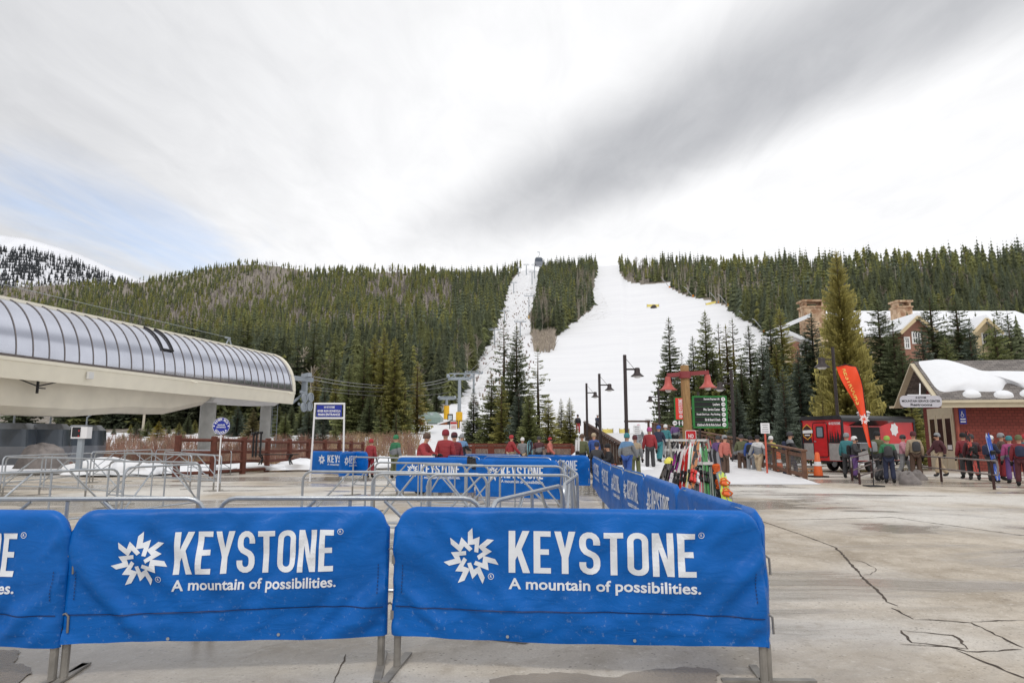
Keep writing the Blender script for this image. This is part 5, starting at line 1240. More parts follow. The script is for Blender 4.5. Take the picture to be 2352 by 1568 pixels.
def bridge_rail(name, label, xf, y0, y1, m, n, h=1.08):
    t = thing(name, label, 'railing', (xf(y0), y0, 0)); o = t.location.copy(); P = [Vector((xf(y), y, deck_z(y))) - o for y in np.linspace(y0, y1, n)]
    for p in P: b = MB(); b.box((p.x, p.y, p.z + h / 2 - .1), (.14, .14, h + .2)); b.build('post', m, t)
    b = MB(); b.bar(P[0] + Vector((0, -.1, h + .03)), P[-1] + Vector((0, .1, h + .03)), .22, .06)
    b.bar(P[0] + Vector((0, 0, h - .16)), P[-1] + Vector((0, 0, h - .16)), .05, .14); b.bar(P[0] + Vector((0, 0, .18)), P[-1] + Vector((0, 0, .18)), .05, .14); b.build('top_rail', m, t)
    b = MB()
    for a, c in zip(P[:-1], P[1:]):
        for k in range(1, 12): q = a.lerp(c, k / 12); b.bar(q + Vector((0, 0, .22)), q + Vector((0, 0, h - .2)), .018, .018)
        for k in range(1, 6): b.bar(a + Vector((.012, 0, .2 + k * .13)), c + Vector((.012, 0, .2 + k * .13)), .014, .014)
    b.build('wire_mesh', MATS['wire'], t)
bridge_rail('bridge_railing', 'dark brown railing climbing beside the stairs near the bench', lambda y: XL(y) - .1, 28, 60, RAILD, 24)
bridge_rail('bridge_railing', 'light brown bridge railing running behind the directory sign to the slope', lambda y: XR(y) + .1, 25, 58, RAILW, 22)
t = thing('gate_frame', 'low brown wooden bar at the far end of the light brown bridge railing', 'gate', (XR(58) - .2, 58.4, deck_z(58)))
for x in (-2.0, 0): b = MB(); b.box((x, 0, .6), (.18, .18, 1.3)); b.build('post', RAILD, t)
b = MB(); b.box((-1.0, 0, 1.25), (2.3, .14, .16)); b.build('bar', RAILD, t)
def notice(px, pt, pb, Y, z0, label, w, post, tilt=0.0, lines=4, grp=None):
    zt, zb = z_at(pt, Y), z_at(pb, Y); t = thing('notice_sign', label, 'sign', (x_at(px, Y, (zt + zb) / 2), Y, z0), 0, grp); t.rotation_euler.y = tilt
    b = MB(); b.box((0, .02, (zt - z0) / 2), (.06, .05, zt - z0)); b.build('post', post, t); b = MB(); b.box((0, -.02, (zt + zb) / 2 - z0), (w, .03, zt - zb)); b.build('board', WHT, t)
    b = MB(); h = zt - zb
    for k in range(lines): b.box((0, -.037, zb - z0 + h * (.18 + .64 * k / max(1, lines - 1))), (w * random.uniform(.5, .8), .004, h * .07))
    b.build('print', mat('print_grey', S(150, 150, 150), .7), t)
notice(1467, 976, 997, 33, .6, 'faded white notice on a slim leaning pole at the bridge entry', .36, LGREY, -.06)
notice(1757, 971, 995, 27, 0, 'white notice on a red post before the light brown railing', .36, mat('red_orange_post', S(205, 92, 70), .6), 0)
notice(1488, 962, 972, 62, 2.0, 'tiny white notice at the far end of the bridge', .55, LGREY)
notice(1347, 965, 976, 60, 2.0, 'tiny white notice beside the yellow net at the slope foot', .5, LGREY)
# yellow nets and snow guns
YN = mat('yellow_net', S(232, 214, 120), .8, var=.06)
def net(px, py, wpx, hpx, label, Y=None, slope=0.0):
    if Y is None: h = terrain_hit(px, py); x, Y, g = h
    else: x, g = x_at(px, Y, 2.5), None
    if g is None: g = G(x, Y)
    sc = Y / FP; t = thing('safety_net', label, 'net', (x, Y, g), 0, 'yellow safety nets'); w, h = wpx * sc, hpx * sc
    b = MB(); n = 8
    for k in range(n): b.bar((-w / 2 + w * k / n, .1 * math.sin(k), h * .55 + slope * w * (k / n - .5)), (-w / 2 + w * (k + 1) / n, .1 * math.sin(k + 1), h * .55 + slope * w * ((k + 1) / n - .5)), .03, h * .85)
    b.build('mesh', YN, t); b = MB()
    for k in (0, .5, 1): b.tube([(-w / 2 + w * k, .06, -.2), (-w / 2 + w * k, .06, h * 1.1 + slope * w * (k - .5))], .04 * max(1, Y / 120), 5)
    b.build('pole', mat('net_pole', S(120, 110, 90), .7), t)
net(978, 0, 0, 0, '', 66) if False else None
net(1359, 973, 22, 14, 'yellow net at the slope foot beside the smallest lamp', 66); net(1396, 973, 24, 14, 'yellow net at the slope foot, middle one of three', 66); net(1434, 973, 22, 14, 'yellow net at the slope foot next to the tallest lamp pole', 66)
net(1500, 707, 28, 7, 'small yellow net standing alone on the open ski slope'); net(1633, 700, 24, 6, 'yellow net low along the forest edge of the ski run', None, .25); net(1680, 704, 18, 6, 'pale yellow net at the forest corner of the ski run', None, .2)
lump('snow_gun_cover', tuple(Vector(terrain_hit(1502, 709))), (2.2, 1.5, 2.0), mat('dark_tarp', S(70, 62, 60), .8), 12, 'dark covered heap in front of the lone yellow net', 'cover')
GUN = mat('gun_grey', S(176, 178, 180), .5, .4); GUNB = mat('gun_orange', S(220, 140, 50), .7)
for k, (tx, ty, bx, by) in enumerate(((1527, 630, 1541, 645), (1522, 640, 1538, 661), (1574, 660, 1592, 682), (1633, 673, 1651, 697), (1653, 678, 1673, 704), (1702, 716, 1717, 736), (1733, 734, 1756, 762))):
    h = terrain_hit(bx, by)
    if not h: continue
    x, Y, g = h; tipz = z_at(ty, Y) - g; dx = x_at(tx, Y, z_at(ty, Y)) - x
    t = thing('snow_gun', ('topmost', 'second', 'third', 'fourth', 'fifth', 'sixth', 'lowest')[k] + ' leaning snow gun pole counting down the forest edge of the ski run', 'snow gun', (x, Y, g), 0, 'snow guns along the ski run')
    b = MB(); b.tube([(0, 0, 0), (dx, 0, tipz)], .22, 6); b.bar((dx - .2, 0, tipz), (dx - 1.0, 0, tipz + .4), .3, .3); b.build('lance', GUN, t); b = MB(); b.lathe([(.7, -.2), (.7, 1.2), (.4, 1.3)], 10); b.build('pad', GUNB, t)
# ================================================================== lamp and sign post
POSTW = mat('peeled_log', S(158, 124, 82), .8, var=.25, scale=5, bump=.4, bscale=22, stretch=(6, 6, .8)); REDL = mat('faded_red_paint', S(188, 92, 84), .5, .1, var=.06); REDB = mat('dull_red_steel', S(142, 62, 64), .55, .1, var=.08)
GRN = mat('sign_green', S(38, 120, 52), .5, var=.06); BLK = mat('sign_black', S(16, 18, 18), .45, var=.0); REDS = mat('sign_red', S(226, 62, 48), .45, var=.04)
Y = 21.0; c = at(1580, 990, Y); H = z_at(839, Y)
t = thing('sign_post', 'log post with two hanging red bell lamps and green framed direction boards', 'sign post', (c.x, Y, 0)); cz = lambda py: z_at(py, Y); X = lambda px, z: x_at(px, Y, z) - c.x
b = MB(); b.tube([(0, 0, 0), (-.02, 0, H * .5), (-.03, 0, H - .03), (-.03, 0, H)], [.17, .155, .135, .12], 16); b.build('post', POSTW, t, smooth=50)
b = MB(); zb = cz(861); xl, xr = X(1532, zb), X(1627, zb); b.bar((xl, -.02, cz(862)), (xr, -.02, cz(855)), .10, .13); b.lathe([(.19, -.11), (.19, .11)], 16, (-.03, 0, zb)); b.build('crossbar', REDB, t)
for px, pe in ((1535, 895), (1626, 890)):
    ze = cz(pe); x = X(px, ze); b = MB(); sc = .54
    b.lathe([(.03, .80 * sc), (.085, .76 * sc), (.10, .55 * sc), (.11, .36 * sc), (.15, .22 * sc), (.21, .08 * sc), (.275, .01), (.275, -.012), (.25, -.01), (.12, .18 * sc)], 24, (x, 0, ze)); b.tube([(x, 0, ze + .64 * sc), (x, 0, cz(858))], .03, 6); lh = b.build('lamp_shade', REDL, t)
    b = MB(); b.lathe([(.03, -.085), (.08, -.07), (.105, -.01), (.105, .04)], 16, (x, 0, ze)); b.build('bulb', GLASSW, lh)
z1, z0 = cz(911), cz(981); xa, xb_ = X(1590, z1), X(1665, z1)
b = MB(); fw = .055; w, h = xb_ - xa, z1 - z0; cx, czz = (xa + xb_) / 2, (z0 + z1) / 2
for p, q in (((xa, z1), (xb_, z1)), ((xa, z0), (xb_, z0))): b.bar((p[0] - fw / 2, -.05, p[1]), (q[0] + fw / 2, -.05, q[1]), .07, fw)
for x in (xa, xb_): b.bar((x, -.05, z0 + fw / 2 + .001), (x, -.05, z1 - fw / 2 - .001), .07, fw)
for k in range(1, 6): b.bar((xa + fw / 2, -.085, z0 + h * k / 6), (xb_ - fw / 2, -.085, z0 + h * k / 6), .012, .010)
b.build('green_frame', GRN, t); b = MB(); b.box((cx, -.055, czz), (w - fw - .004, .04, h - fw - .004)); b.build('direction_board', BLK, t)
b = MB()
for k, (s, wf) in enumerate((('Summit Express Lift', .46), ('Lockers', .20), ('Mtn. Service Center', .48), ('Hunki Dori Lot - Pay Parking', .68), ('Ski & Board Check', .45), ("Children's Ski & Ride School", .68))):
    put_text(b, s, (xb_ - .20, -.079, z1 - h * (k + .5) / 6), (1, 0, 0), (0, 0, 1), wf * w * 1.05, h / 6 * .50, .03, 'r')
for k in range(6): zc_ = z1 - h * (k + .5) / 6; b.add([(xb_ - .09 + .066 * math.cos(2 * math.pi * j / 18), -.090, zc_ + .066 * math.sin(2 * math.pi * j / 18)) for j in range(18)], [tuple(range(18))])
b.build('lettering', WHT, t, smooth=0); b = MB()
for k, a in enumerate((90, 0, 0, 180, 180, 0)):
    zc_ = z1 - h * (k + .5) / 6; d = Vector((math.cos(R(a)), 0, math.sin(R(a)))); n_ = Vector((-d.z, 0, d.x)); o = Vector((xb_ - .09, -.093, zc_))
    b.quad(o - d * .04 - n_ * .007, o + d * .016 - n_ * .007, o + d * .016 + n_ * .007, o - d * .04 + n_ * .007); b.add([o + d * .045, o + d * .017 + n_ * .028, o + d * .017 - n_ * .028], [(0, 1, 2)])
b.build('arrow', BLK, t, smooth=0)
z1, z0 = cz(912), cz(980); xa, xb_ = X(1549, z1), X(1573, z1); zm = cz(965)
b = MB(); b.box(((xa + xb_) / 2 + .02, -.02, (z1 + z0) / 2), (xb_ - xa + .08, .06, z1 - z0)); b.build('side_frame', GRN, t)
b = MB(); b.box(((xa + xb_) / 2, -.058, (z1 + zm) / 2 - .0), (xb_ - xa - .02, .012, z1 - zm - .06)); b.build('red_panel', REDS, t); b = MB(); b.box(((xa + xb_) / 2 - .02, -.058, (zm + z0) / 2 + .02), (xb_ - xa + .03, .012, zm - z0 - .06)); b.build('black_panel', BLK, t)
b = MB(); put_brand(b, ((xa + xb_) / 2, -.067, (z1 + zm) / 2), (0, 0, 1), (-1, 0, 0), (z1 - zm) * .84)
o = Vector((xa - .03, -.068, (zm + z0) / 2 + .02)); b.add([o + Vector((.075 * math.cos(2 * math.pi * j / 18), 0, .075 * math.sin(2 * math.pi * j / 18))) for j in range(18)], [tuple(range(18))])
for dx in (.14, .24): q = o + Vector((dx, 0, 0)); b.add([q + Vector((.018 * math.cos(2 * math.pi * j / 10), 0, .06 + .018 * math.sin(2 * math.pi * j / 10))) for j in range(10)], [tuple(range(10))]); b.quad(q + Vector((-.026, 0, .035)), q + Vector((-.026, 0, -.02)), q + Vector((.026, 0, -.02)), q + Vector((.026, 0, .035))); b.quad(q + Vector((-.018, 0, -.022)), q + Vector((-.012, 0, -.08)), q + Vector((.012, 0, -.08)), q + Vector((.018, 0, -.022)))
b.build('side_lettering', WHT, t, smooth=0); b = MB(); b.quad(o + Vector((-.045, -.003, -.008)), o + Vector((.02, -.003, -.008)), o + Vector((.02, -.003, .008)), o + Vector((-.045, -.003, .008))); b.add([o + Vector((.05, -.003, 0)), o + Vector((.018, -.003, .03)), o + Vector((.018, -.003, -.03))], [(0, 1, 2)]); b.build('arrow', BLK, t, smooth=0)
# no-smoking sign in front of the post
Y2 = 20.2; c2 = at(1587, 1010, Y2); t = thing('smoking_sign', 'red NO SMOKING sign on a metal stake in front of the log post', 'sign', (c2.x, Y2, 0)); z1, z0 = z_at(988, Y2), z_at(1036, Y2); w = .33
b = MB(); b.tube([(0, .03, 0), (0, .03, z1)], .025, 6); b.build('stake', GALVD, t); b = MB(); b.prism([(x - w / 2, y - (z1 - z0) / 2) for x, y in ring_pts(w, z1 - z0, .04, 3)], .01, frame((0, 0, (z0 + z1) / 2), (1, 0, 0), (0, 0, 1))); b.build('plate', WHT, t, smooth=0)
b = MB(); b.prism([(x - w / 2 + .015, y - (z1 - z0) / 2 + .015) for x, y in ring_pts(w - .03, z1 - z0 - .03, .03, 3)], .006, frame((0, -.0105, (z0 + z1) / 2), (1, 0, 0), (0, 0, 1))); b.build('red_field', mat('no_red', S(196, 28, 36), .45), t, smooth=0)
b = MB(); put_text(b, 'NO', (0, -.019, z1 - .17), (1, 0, 0), (0, 0, 1), .16, .12, .03); put_text(b, 'SMOKING', (0, -.019, z1 - .36), (1, 0, 0), (0, 0, 1), .26, .10, .03); put_text(b, 'BEYOND THIS POINT', (0, -.019, z1 - .50), (1, 0, 0), (0, 0, 1), .26, .05, .02); b.build('lettering', WHT, t, smooth=0)
# ================================================================== ski rack with skis, boards, bins
Y = 18.0; rc = col_at(1585, Y, .6)
t = thing('ski_rack', 'white and steel ski rack crowded with skis and snowboards', 'ski rack', rc); RKW = mat('rack_white', S(212, 212, 210), .55, var=.06)
b = MB()
for y, s in ((-.55, -1), (.55, 1)):
    for x in (-.55, .0, .5): b.tube([(x, y, 0), (x, y * .12, .98)], .028, 6)
b.build('frame', GALVD, t)
for z, yy in ((.96, .07), (.70, .2), (.40, .36)):
    for s in (-1, 1): b = MB(); b.box((-.05, s * yy - .04 * s, z), (1.15, .07, .06)); b.build('rack_bar', RKW, t)
for k, (x, lb) in enumerate(((.16, 'dark green slatted bin with white lid under the ski rack, upright one'),)):
    u = thing('litter_bin', lb, 'bin', (rc.x + x, Y - .62, 0)); b = MB(); b.box((0, 0, .48), (.46, .44, .86)); b.build('body', mat('bin_green', S(28, 66, 50), .6, var=.1), u)
    b = MB()
    for i in range(7): b.box((-.19 + i * .063, -.232, .48), (.028, .02, .8))
    for i in range(2): b.box(((-1) ** i * .245, -.0, .48), (.03, .5, .9))
    b.build('slats', mat('bin_pale', S(168, 186, 176), .6), u); b = MB(); b.box((0, 0, .97), (.60, .56, .07)); b.build('lid', RKW, u); b = MB(); b.box((0, 0, .05), (.58, .54, .06)); b.build('base', RKW, u)
def plank(w, l, tip, th=.012, tail=.25, n=12):
    """ski or board outline as a thin curved solid along +z, front towards -y"""
    vs, fs = [], []; sec = []
    for i in range(n + 1):
        f = i / n; z = l * f; k = 1.0
        if f > 1 - tip: q = (f - (1 - tip)) / tip; k = math.sqrt(max(.02, 1 - q * q))
        if f < tail * tip: q = 1 - f / (tail * tip); k = math.sqrt(max(.15, 1 - q * q * .8))
        waist = 1 - .16 * math.sin(math.pi * min(1, max(0, f))); y = -.9 * max(0, f - .88) ** 2 * l * .9
        sec.append((w / 2 * k * waist, y, z))
    for hw, y, z in sec: vs += [(-hw, y, z), (hw, y, z), (hw, y + th, z), (-hw, y + th, z)]
    for i in range(n):
        for j in range(4): fs.append((i * 4 + j, i * 4 + (j + 1) % 4, i * 4 + 4 + (j + 1) % 4, i * 4 + 4 + j))
    fs += [(0, 1, 2, 3), tuple(4 * n + j for j in (3, 2, 1, 0))]; return vs, fs
def graphic(name, c1, c2, sc=6.0, rot=.7, rough=.25):
    if name in MATS: return MATS[name]
    m = bpy.data.materials.new(name); m.use_nodes = True; MATS[name] = m
    global nt, N, L
    nt = m.node_tree; N, L = nt.nodes, nt.links; P = N['Principled BSDF']; P.inputs['Roughness'].default_value = rough
    tc = nd('ShaderNodeTexCoord'); mp = nd('ShaderNodeMapping'); mp.inputs['Scale'].default_value = (9, 9, .5 * sc); mp.inputs['Rotation'].default_value = (0, rot * .35, 0); L.new(tc.outputs['Object'], mp.inputs[0])
    wv = nd('ShaderNodeTexNoise'); wv.inputs['Scale'].default_value = 1.0; wv.inputs['Detail'].default_value = 3; wv.inputs['Distortion'].default_value = .8; L.new(mp.outputs[0], wv.inputs['Vector'])
    L.new(mixc(sstep(wv.outputs[0], .47, .53), c1, c2), P.inputs['Base Color']); return m
BIND = mat('binding_black', S(30, 30, 32), .5, var=.1)
def lean(px, pt, Y, base_px, base_py, l, label, kind, m, bm_, w, cat, grp, tw=0.0):
    """foot on the pavement at (base_px, base_py), tip seen at (px, pt)"""
    p0 = on_z(base_px, base_py, .01); p1 = at(px, pt, Y); d = (p1 - p0); l = d.length; d.normalize()
    t = thing(kind, label, cat, p0, 0, grp); side = d.cross(Vector((0, 1, 0))).normalized(); side = (side + Vector((0, tw, 0))).normalized(); fwd = d.cross(side).normalized(); side = fwd.cross(d)
    Mr = Matrix((side, fwd, d)).transposed()
    if fwd.y < 0: Mr = Matrix((-side, -fwd, d)).transposed()
    t.rotation_euler = Mr.to_euler()
    if kind == 'snowboard':
        b = MB(); b.add(*plank(w, l, .11, .014, 1.0)); b.build('board', m, t, smooth=50)
        for f in (.36, .64):
            bb = MB(); bb.lathe([(.10, 0), (.10, .03)], 12, (0, 0, 0), frame((0, -.002, l * f), (1, 0, 0), (0, 0, 1))); bb.box((0, -.04, l * f), (.14, .03, .20)); bb.tube([(-.09, -.06, l * f - .1), (-.10, -.15, l * f - .12), (.0, -.20, l * f - .13), (.10, -.15, l * f - .12), (.09, -.06, l * f - .1)], .02, 6); bb.tube([(-.09, -.08, l * f + .06), (0, -.14, l * f + .06), (.09, -.08, l * f + .06)], .018, 6); bb.build('binding', bm_, t)
    else:
        for s in (-1, 1):
            b = MB(); vs, fs = plank(w, l, .10, .016, .5); b.add([(x + s * (w / 2 + .004), y + (.0 if s < 0 else .012), z) for x, y, z in vs], fs); sk = b.build('ski', m, t, smooth=50)
            bb = MB(); bb.box((s * (w / 2 + .004), -.03, l * .50), (w * .8, .05, .10)); bb.box((s * (w / 2 + .004), -.035, l * .38), (w * .85, .06, .12)); bb.box((s * (w / 2 + .004), -.012, l * .44), (w * .6, .02, .3)); bb.build('binding', bm_, sk)
    return t
ORB = mat('binding_orange', S(226, 104, 40), .45, var=.06); WHB = mat('binding_white', S(225, 225, 228), .45)
GS, GB = 'skis leaning on the rack', 'snowboards leaning on the rack'
lean(1551, 1011, 17.7, 1519, 1135, 1.6, 'black tipped skis with white sides at the rack, outermost', 'skis', graphic('ski_whiteblack', S(230, 230, 232), S(20, 20, 24), 2), BIND, .078, 'skis', GS)
lean(1558, 1035, 17.4, 1533, 1150, 1.6, 'purple and black patterned skis at the rack', 'skis', graphic('ski_purple', S(158, 38, 142), S(28, 14, 38), 5), WHB, .078, 'skis', GS)
lean(1571, 1014, 17.8, 1551, 1145, 1.7, 'dark maroon slim skis with white bindings at the rack', 'skis', graphic('ski_maroon', S(66, 30, 38), S(30, 20, 26), 4), WHB, .078, 'skis', GS)
lean(1577, 1024, 17.7, 1563, 1150, 1.6, 'bright red skis at the rack beside the maroon ones', 'skis', graphic('ski_red', S(206, 44, 44), S(235, 225, 225), 3), BIND, .078, 'skis', GS)
lean(1590, 1017, 17.5, 1581, 1158, 1.6, 'white skis with green tips and black middles at the rack', 'skis', graphic('ski_whitegreen', S(224, 230, 228), S(72, 150, 90), 1.6), BIND, .078, 'skis', GS)
lean(1602, 1011, 17.2, 1582, 1166, 1.7, 'black skis with ladder-like tan tips in front of the rack', 'skis', graphic('ski_tan', S(30, 24, 24), S(178, 116, 70), 9, 1.57), mat('binding_red', S(200, 50, 44), .5), .078, 'skis', GS)
lean(1618, 1022, 17.6, 1625, 1160, 1.6, 'neon green and black skis at the rack beside the bin', 'skis', graphic('ski_green', S(60, 130, 66), S(24, 28, 26), 2), BIND, .078, 'skis', GS)
lean(1624, 1002, 18.2, 1651, 1150, 1.8, 'red and black striped long skis at the back of the rack', 'skis', graphic('ski_redblack', S(196, 80, 70), S(34, 26, 28), 8, 1.1), BIND, .078, 'skis', GS)
lean(1546, 1024, 17.9, 1527, 1142, 1.5, 'grey and white skis between the purple and the outermost ones', 'skis', graphic('ski_grey', S(150, 150, 156), S(232, 232, 232), 3), BIND, .078, 'skis', GS)
lean(1565, 1030, 17.6, 1542, 1152, 1.5, 'white skis with faint red print between purple and maroon ones', 'skis', graphic('ski_pale', S(226, 222, 222), S(196, 110, 110), 2), BIND, .078, 'skis', GS)
lean(1596, 1024, 17.8, 1600, 1162, 1.5, 'plain black skis behind the ladder-like tan ones', 'skis', graphic('ski_black', S(36, 34, 38), S(70, 64, 66), 3), WHB, .078, 'skis', GS)
lean(1611, 1020, 17.9, 1614, 1160, 1.5, 'pink and pale green skis behind the neon green ones', 'skis', graphic('ski_pink', S(222, 120, 140), S(180, 220, 200), 3), BIND, .078, 'skis', GS)
lean(1535, 1060, 17.9, 1508, 1128, 1.3, 'short thin dark skis lowest at the walkway end of the rack', 'skis', graphic('ski_dark', S(44, 40, 60), S(120, 118, 110), 5), BIND, .078, 'skis', GS)
lean(1636, 1030, 17.1, 1661, 1152, 1.6, 'black snowboard with mountain print and orange bindings at the rack', 'snowboard', graphic('board_black', S(34, 36, 42), S(140, 142, 150), 2.2, 1.3), ORB, .29, 'snowboard', GB, .2)
lean(1655, 1082, 16.8, 1674, 1168, 1.2, 'neon yellow-green snowboard with orange bindings lying low at the rack', 'snowboard', graphic('board_neon', S(186, 206, 70), S(110, 120, 124), 2.5, .5), ORB, .27, 'snowboard', GB, .3)
lump('helmet', tuple(at(1537, 1062, 17.6)), (.14, .16, .16), mat('helmet_yellow', S(236, 226, 90), .35), 4, 'yellow helmet hung on the ski rack', 'helmet', nu=14, nv=6, amp=.08)
for k, (px, pt, bx, by) in enumerate(((1529, 1068, 1510, 1134), (1543, 1058, 1522, 1140), (1584, 1062, 1568, 1166), (1590, 1060, 1574, 1166), (1612, 1050, 1622, 1168), (1632, 1060, 1640, 1170), (1664, 1086, 1690, 1172))):
    p0, p1 = on_z(bx, by, 0), at(px, pt, 17.3); t = thing('ski_pole', ('thin dark ski pole at the walkway end of the rack', 'second ski pole from the walkway end of the rack', 'yellowish ski pole in front of the red skis', 'yellowish ski pole crossing the black skis', 'grey ski pole beside the litter bin', 'grey ski pole under the black snowboard', 'ski pole slanting out over the pavement beyond the neon board')[k], 'ski pole', p0, 0, 'ski poles at the rack')
    b = MB(); b.tube([(0, 0, 0), p1 - p0], .009, 6); b.build('shaft', mat('pole_yellow', S(206, 204, 120), .4) if k in (2, 3) else GALVD, t); b = MB(); e = p1 - p0; b.tube([e * .9, e], .017, 6); b.build('grip', BIND, t); b = MB(); b.lathe([(.045, 0), (.045, .012)], 10, e * .06); b.build('basket', BIND, t)
# ================================================================== red food trailer
TRED = mat('trailer_red', S(206, 22, 28), .28, var=.05, scale=2, coat=.3); TBLK = mat('trailer_black', S(22, 22, 25), .35, var=.1, coat=.2); DIAM = mat('checker_plate', S(176, 174, 172), .38, .7, var=.12, scale=7, bump=.4, bscale=60)
E0, E1 = Vector((14.7, 33.4, 0)), Vector((x_at(1937, 31.2, 1.5), 31.2, 0)); ed = (E1 - E0).normalized(); LE = (E1 - E0).length; sd = Vector((-ed.y, ed.x, 0))
LS = 5.0; TB, TTOP = .55, z_at(953, 31.2)
t = thing('food_trailer', 'red and black food trailer with door, serving hatch and checker plate skirt', 'trailer', E0); 
ex = lambda s, o, z: ed * s + sd * (-o) + Vector((0, 0, z)); 
def sx_(s, o, z): return ed * (LE + o) + sd * s + Vector((0, 0, z))
b = MB(); b.add([ex(0, 0, TB), ex(LE, 0, TB), ex(LE, 0, TTOP - .2), ex(0, 0, TTOP - .2)] + [ex(0, -LS, TB), ex(LE, -LS, TB), ex(LE, -LS, TTOP - .2), ex(0, -LS, TTOP - .2)], [(0, 1, 2, 3), (5, 4, 7, 6), (1, 5, 6, 2), (4, 0, 3, 7), (4, 5, 1, 0)]); b.build('body', TRED, t, smooth=0)
b = MB(); pr = [(-.06, TTOP - .3), (-.06, TTOP - .12), (.08, TTOP), (LE - .08, TTOP), (LE + .06, TTOP - .12), (LE + .06, TTOP - .3), (LE, TTOP - .3), (LE, TTOP - .19), (0, TTOP - .19), (0, TTOP - .3)]
n = len(pr); b.add([ex(x, .08, z) for x, z in pr] + [ex(x, -LS - .05, z) for x, z in pr], [(i, (i + 1) % n, n + (i + 1) % n, n + i) for i in range(n)] + [tuple(range(n)), tuple(range(n, 2 * n))]); b.build('roof', TBLK, t, smooth=0)
b = MB()
for s in (0, LE): b.bar(ex(s, .015, TB), ex(s, .015, TTOP - .31), .09, .09)
b.bar(sx_(LS, .01, TB), sx_(LS, .01, TTOP - .31), .09, .09); b.build('corner_trim', TBLK, t)
dz0, dz1 = .75, 2.35; ds0, ds1 = LE * .30, LE * .63
b = MB(); b.prism([(x, y) for x, y in ring_pts(ds1 - ds0, dz1 - dz0, .1, 3)], .035, Matrix.Translation(E0 * 0 + ex(ds0, .002, dz0)) @ frame((0, 0, 0), ed, (0, 0, 1))); dr = b.build('door', mat('door_red', S(190, 20, 26), .3, coat=.3), t)
b = MB(); r0 = ring_pts(ds1 - ds0 + .05, dz1 - dz0 + .05, .12, 3); b.tube([ex(ds0 - .025 + x, .03, dz0 - .025 + y) for x, y in r0] + [ex(ds0 - .025 + r0[0][0], .03, dz0 - .025 + r0[0][1])], .018, 5); b.build('door_seal', TBLK, dr)
wz = dz0 + .88; b = MB(); b.prism(ring_pts((ds1 - ds0) * .58, .58, .08, 3), .05, frame(ex(ds0 + (ds1 - ds0) * .22, .003, wz), ed, (0, 0, 1))); b.build('window_frame', TBLK, dr); b = MB(); b.prism(ring_pts((ds1 - ds0) * .42, .46, .05, 3), .055, frame(ex(ds0 + (ds1 - ds0) * .30, .003, wz + .06), ed, (0, 0, 1))); b.build('window', mat('grey_glass', S(120, 132, 142), .1, var=.1), dr)
b = MB(); b.bar(ex(ds0 + .07, .06, dz0 + .72), ex(ds0 + .15, .06, dz0 + .72), .04, .06); b.build('handle', GALV, dr)
b = MB(); b.quad(ex(.06, .004, TB + .02), ex(ds0 - .05, .004, TB + .02), ex(ds0 - .05, .004, 1.38), ex(.06, .004, 1.38)); b.quad(ex(ds1 + .05, .004, TB + .02), ex(LE - .05, .004, TB + .02), ex(LE - .05, .004, 1.38), ex(ds1 + .05, .004, 1.38)); b.quad(sx_(.05, .004, TB + .02), sx_(LS - .05, .004, TB + .02), sx_(LS - .05, .004, 1.36), sx_(.05, .004, 1.36)); b.build('checker_skirt', DIAM, t, smooth=0)
b = MB(); rg = random.Random(4)   # black pine-forest motif on the red wrap
for s0, s1, f in ((.07, ds0 - .05, ex), (ds1 + .05, LE - .05, ex)):
    s = s0
    while s < s1 - .06:
        h = rg.uniform(.16, .62); w = .10 + h * .16
        for k in range(4): a = h * k / 4; ww = w * (1 - k / 5); b.add([f(max(s0, s - ww / 2), .006 + k * .0005, 1.39 + a), f(min(s1, s + ww / 2), .006 + k * .0005, 1.39 + a), f(s, .006 + k * .0005, 1.39 + a + h * .42)], [(0, 1, 2)])
        s += rg.uniform(.06, .13)
b.build('tree_motif', TBLK, t, smooth=0)
b = MB(); put_brand(b, ex(LE * .82, .006, 2.33), ed, (0, 0, 1), LE * .28); b.build('brand_lettering', WHT, t, smooth=0)
# badge: hexagon with a ribbon
o = ex(LE * .135, .008, 1.93); hexa = lambda r: [o + ed * (r * .8 * math.cos(R(90 + 60 * k))) + Vector((0, 0, r * math.sin(R(90 + 60 * k)))) for k in range(6)]
b = MB(); b.add(hexa(.40), [tuple(range(6))]); bd = b.build('badge', mat('badge_gold', S(214, 160, 60), .5), t, smooth=0)
b = MB(); b.add([p - sd * .003 for p in hexa(.345)], [tuple(range(6))]); b.build('badge_field', mat('badge_dark', S(60, 30, 26), .5), bd, smooth=0)
b = MB(); q = o - sd * .008; b.quad(q - ed * .37 - Vector((0, 0, .07)), q + ed * .37 - Vector((0, 0, .05)), q + ed * .37 + Vector((0, 0, .10)), q - ed * .37 + Vector((0, 0, .08))); b.quad(q - ed * .16 - Vector((0, 0, .18)), q + ed * .16 - Vector((0, 0, .18)), q + ed * .16 - Vector((0, 0, .13)), q - ed * .16 - Vector((0, 0, .13))); b.build('badge_ribbon', WHT, bd, smooth=0)
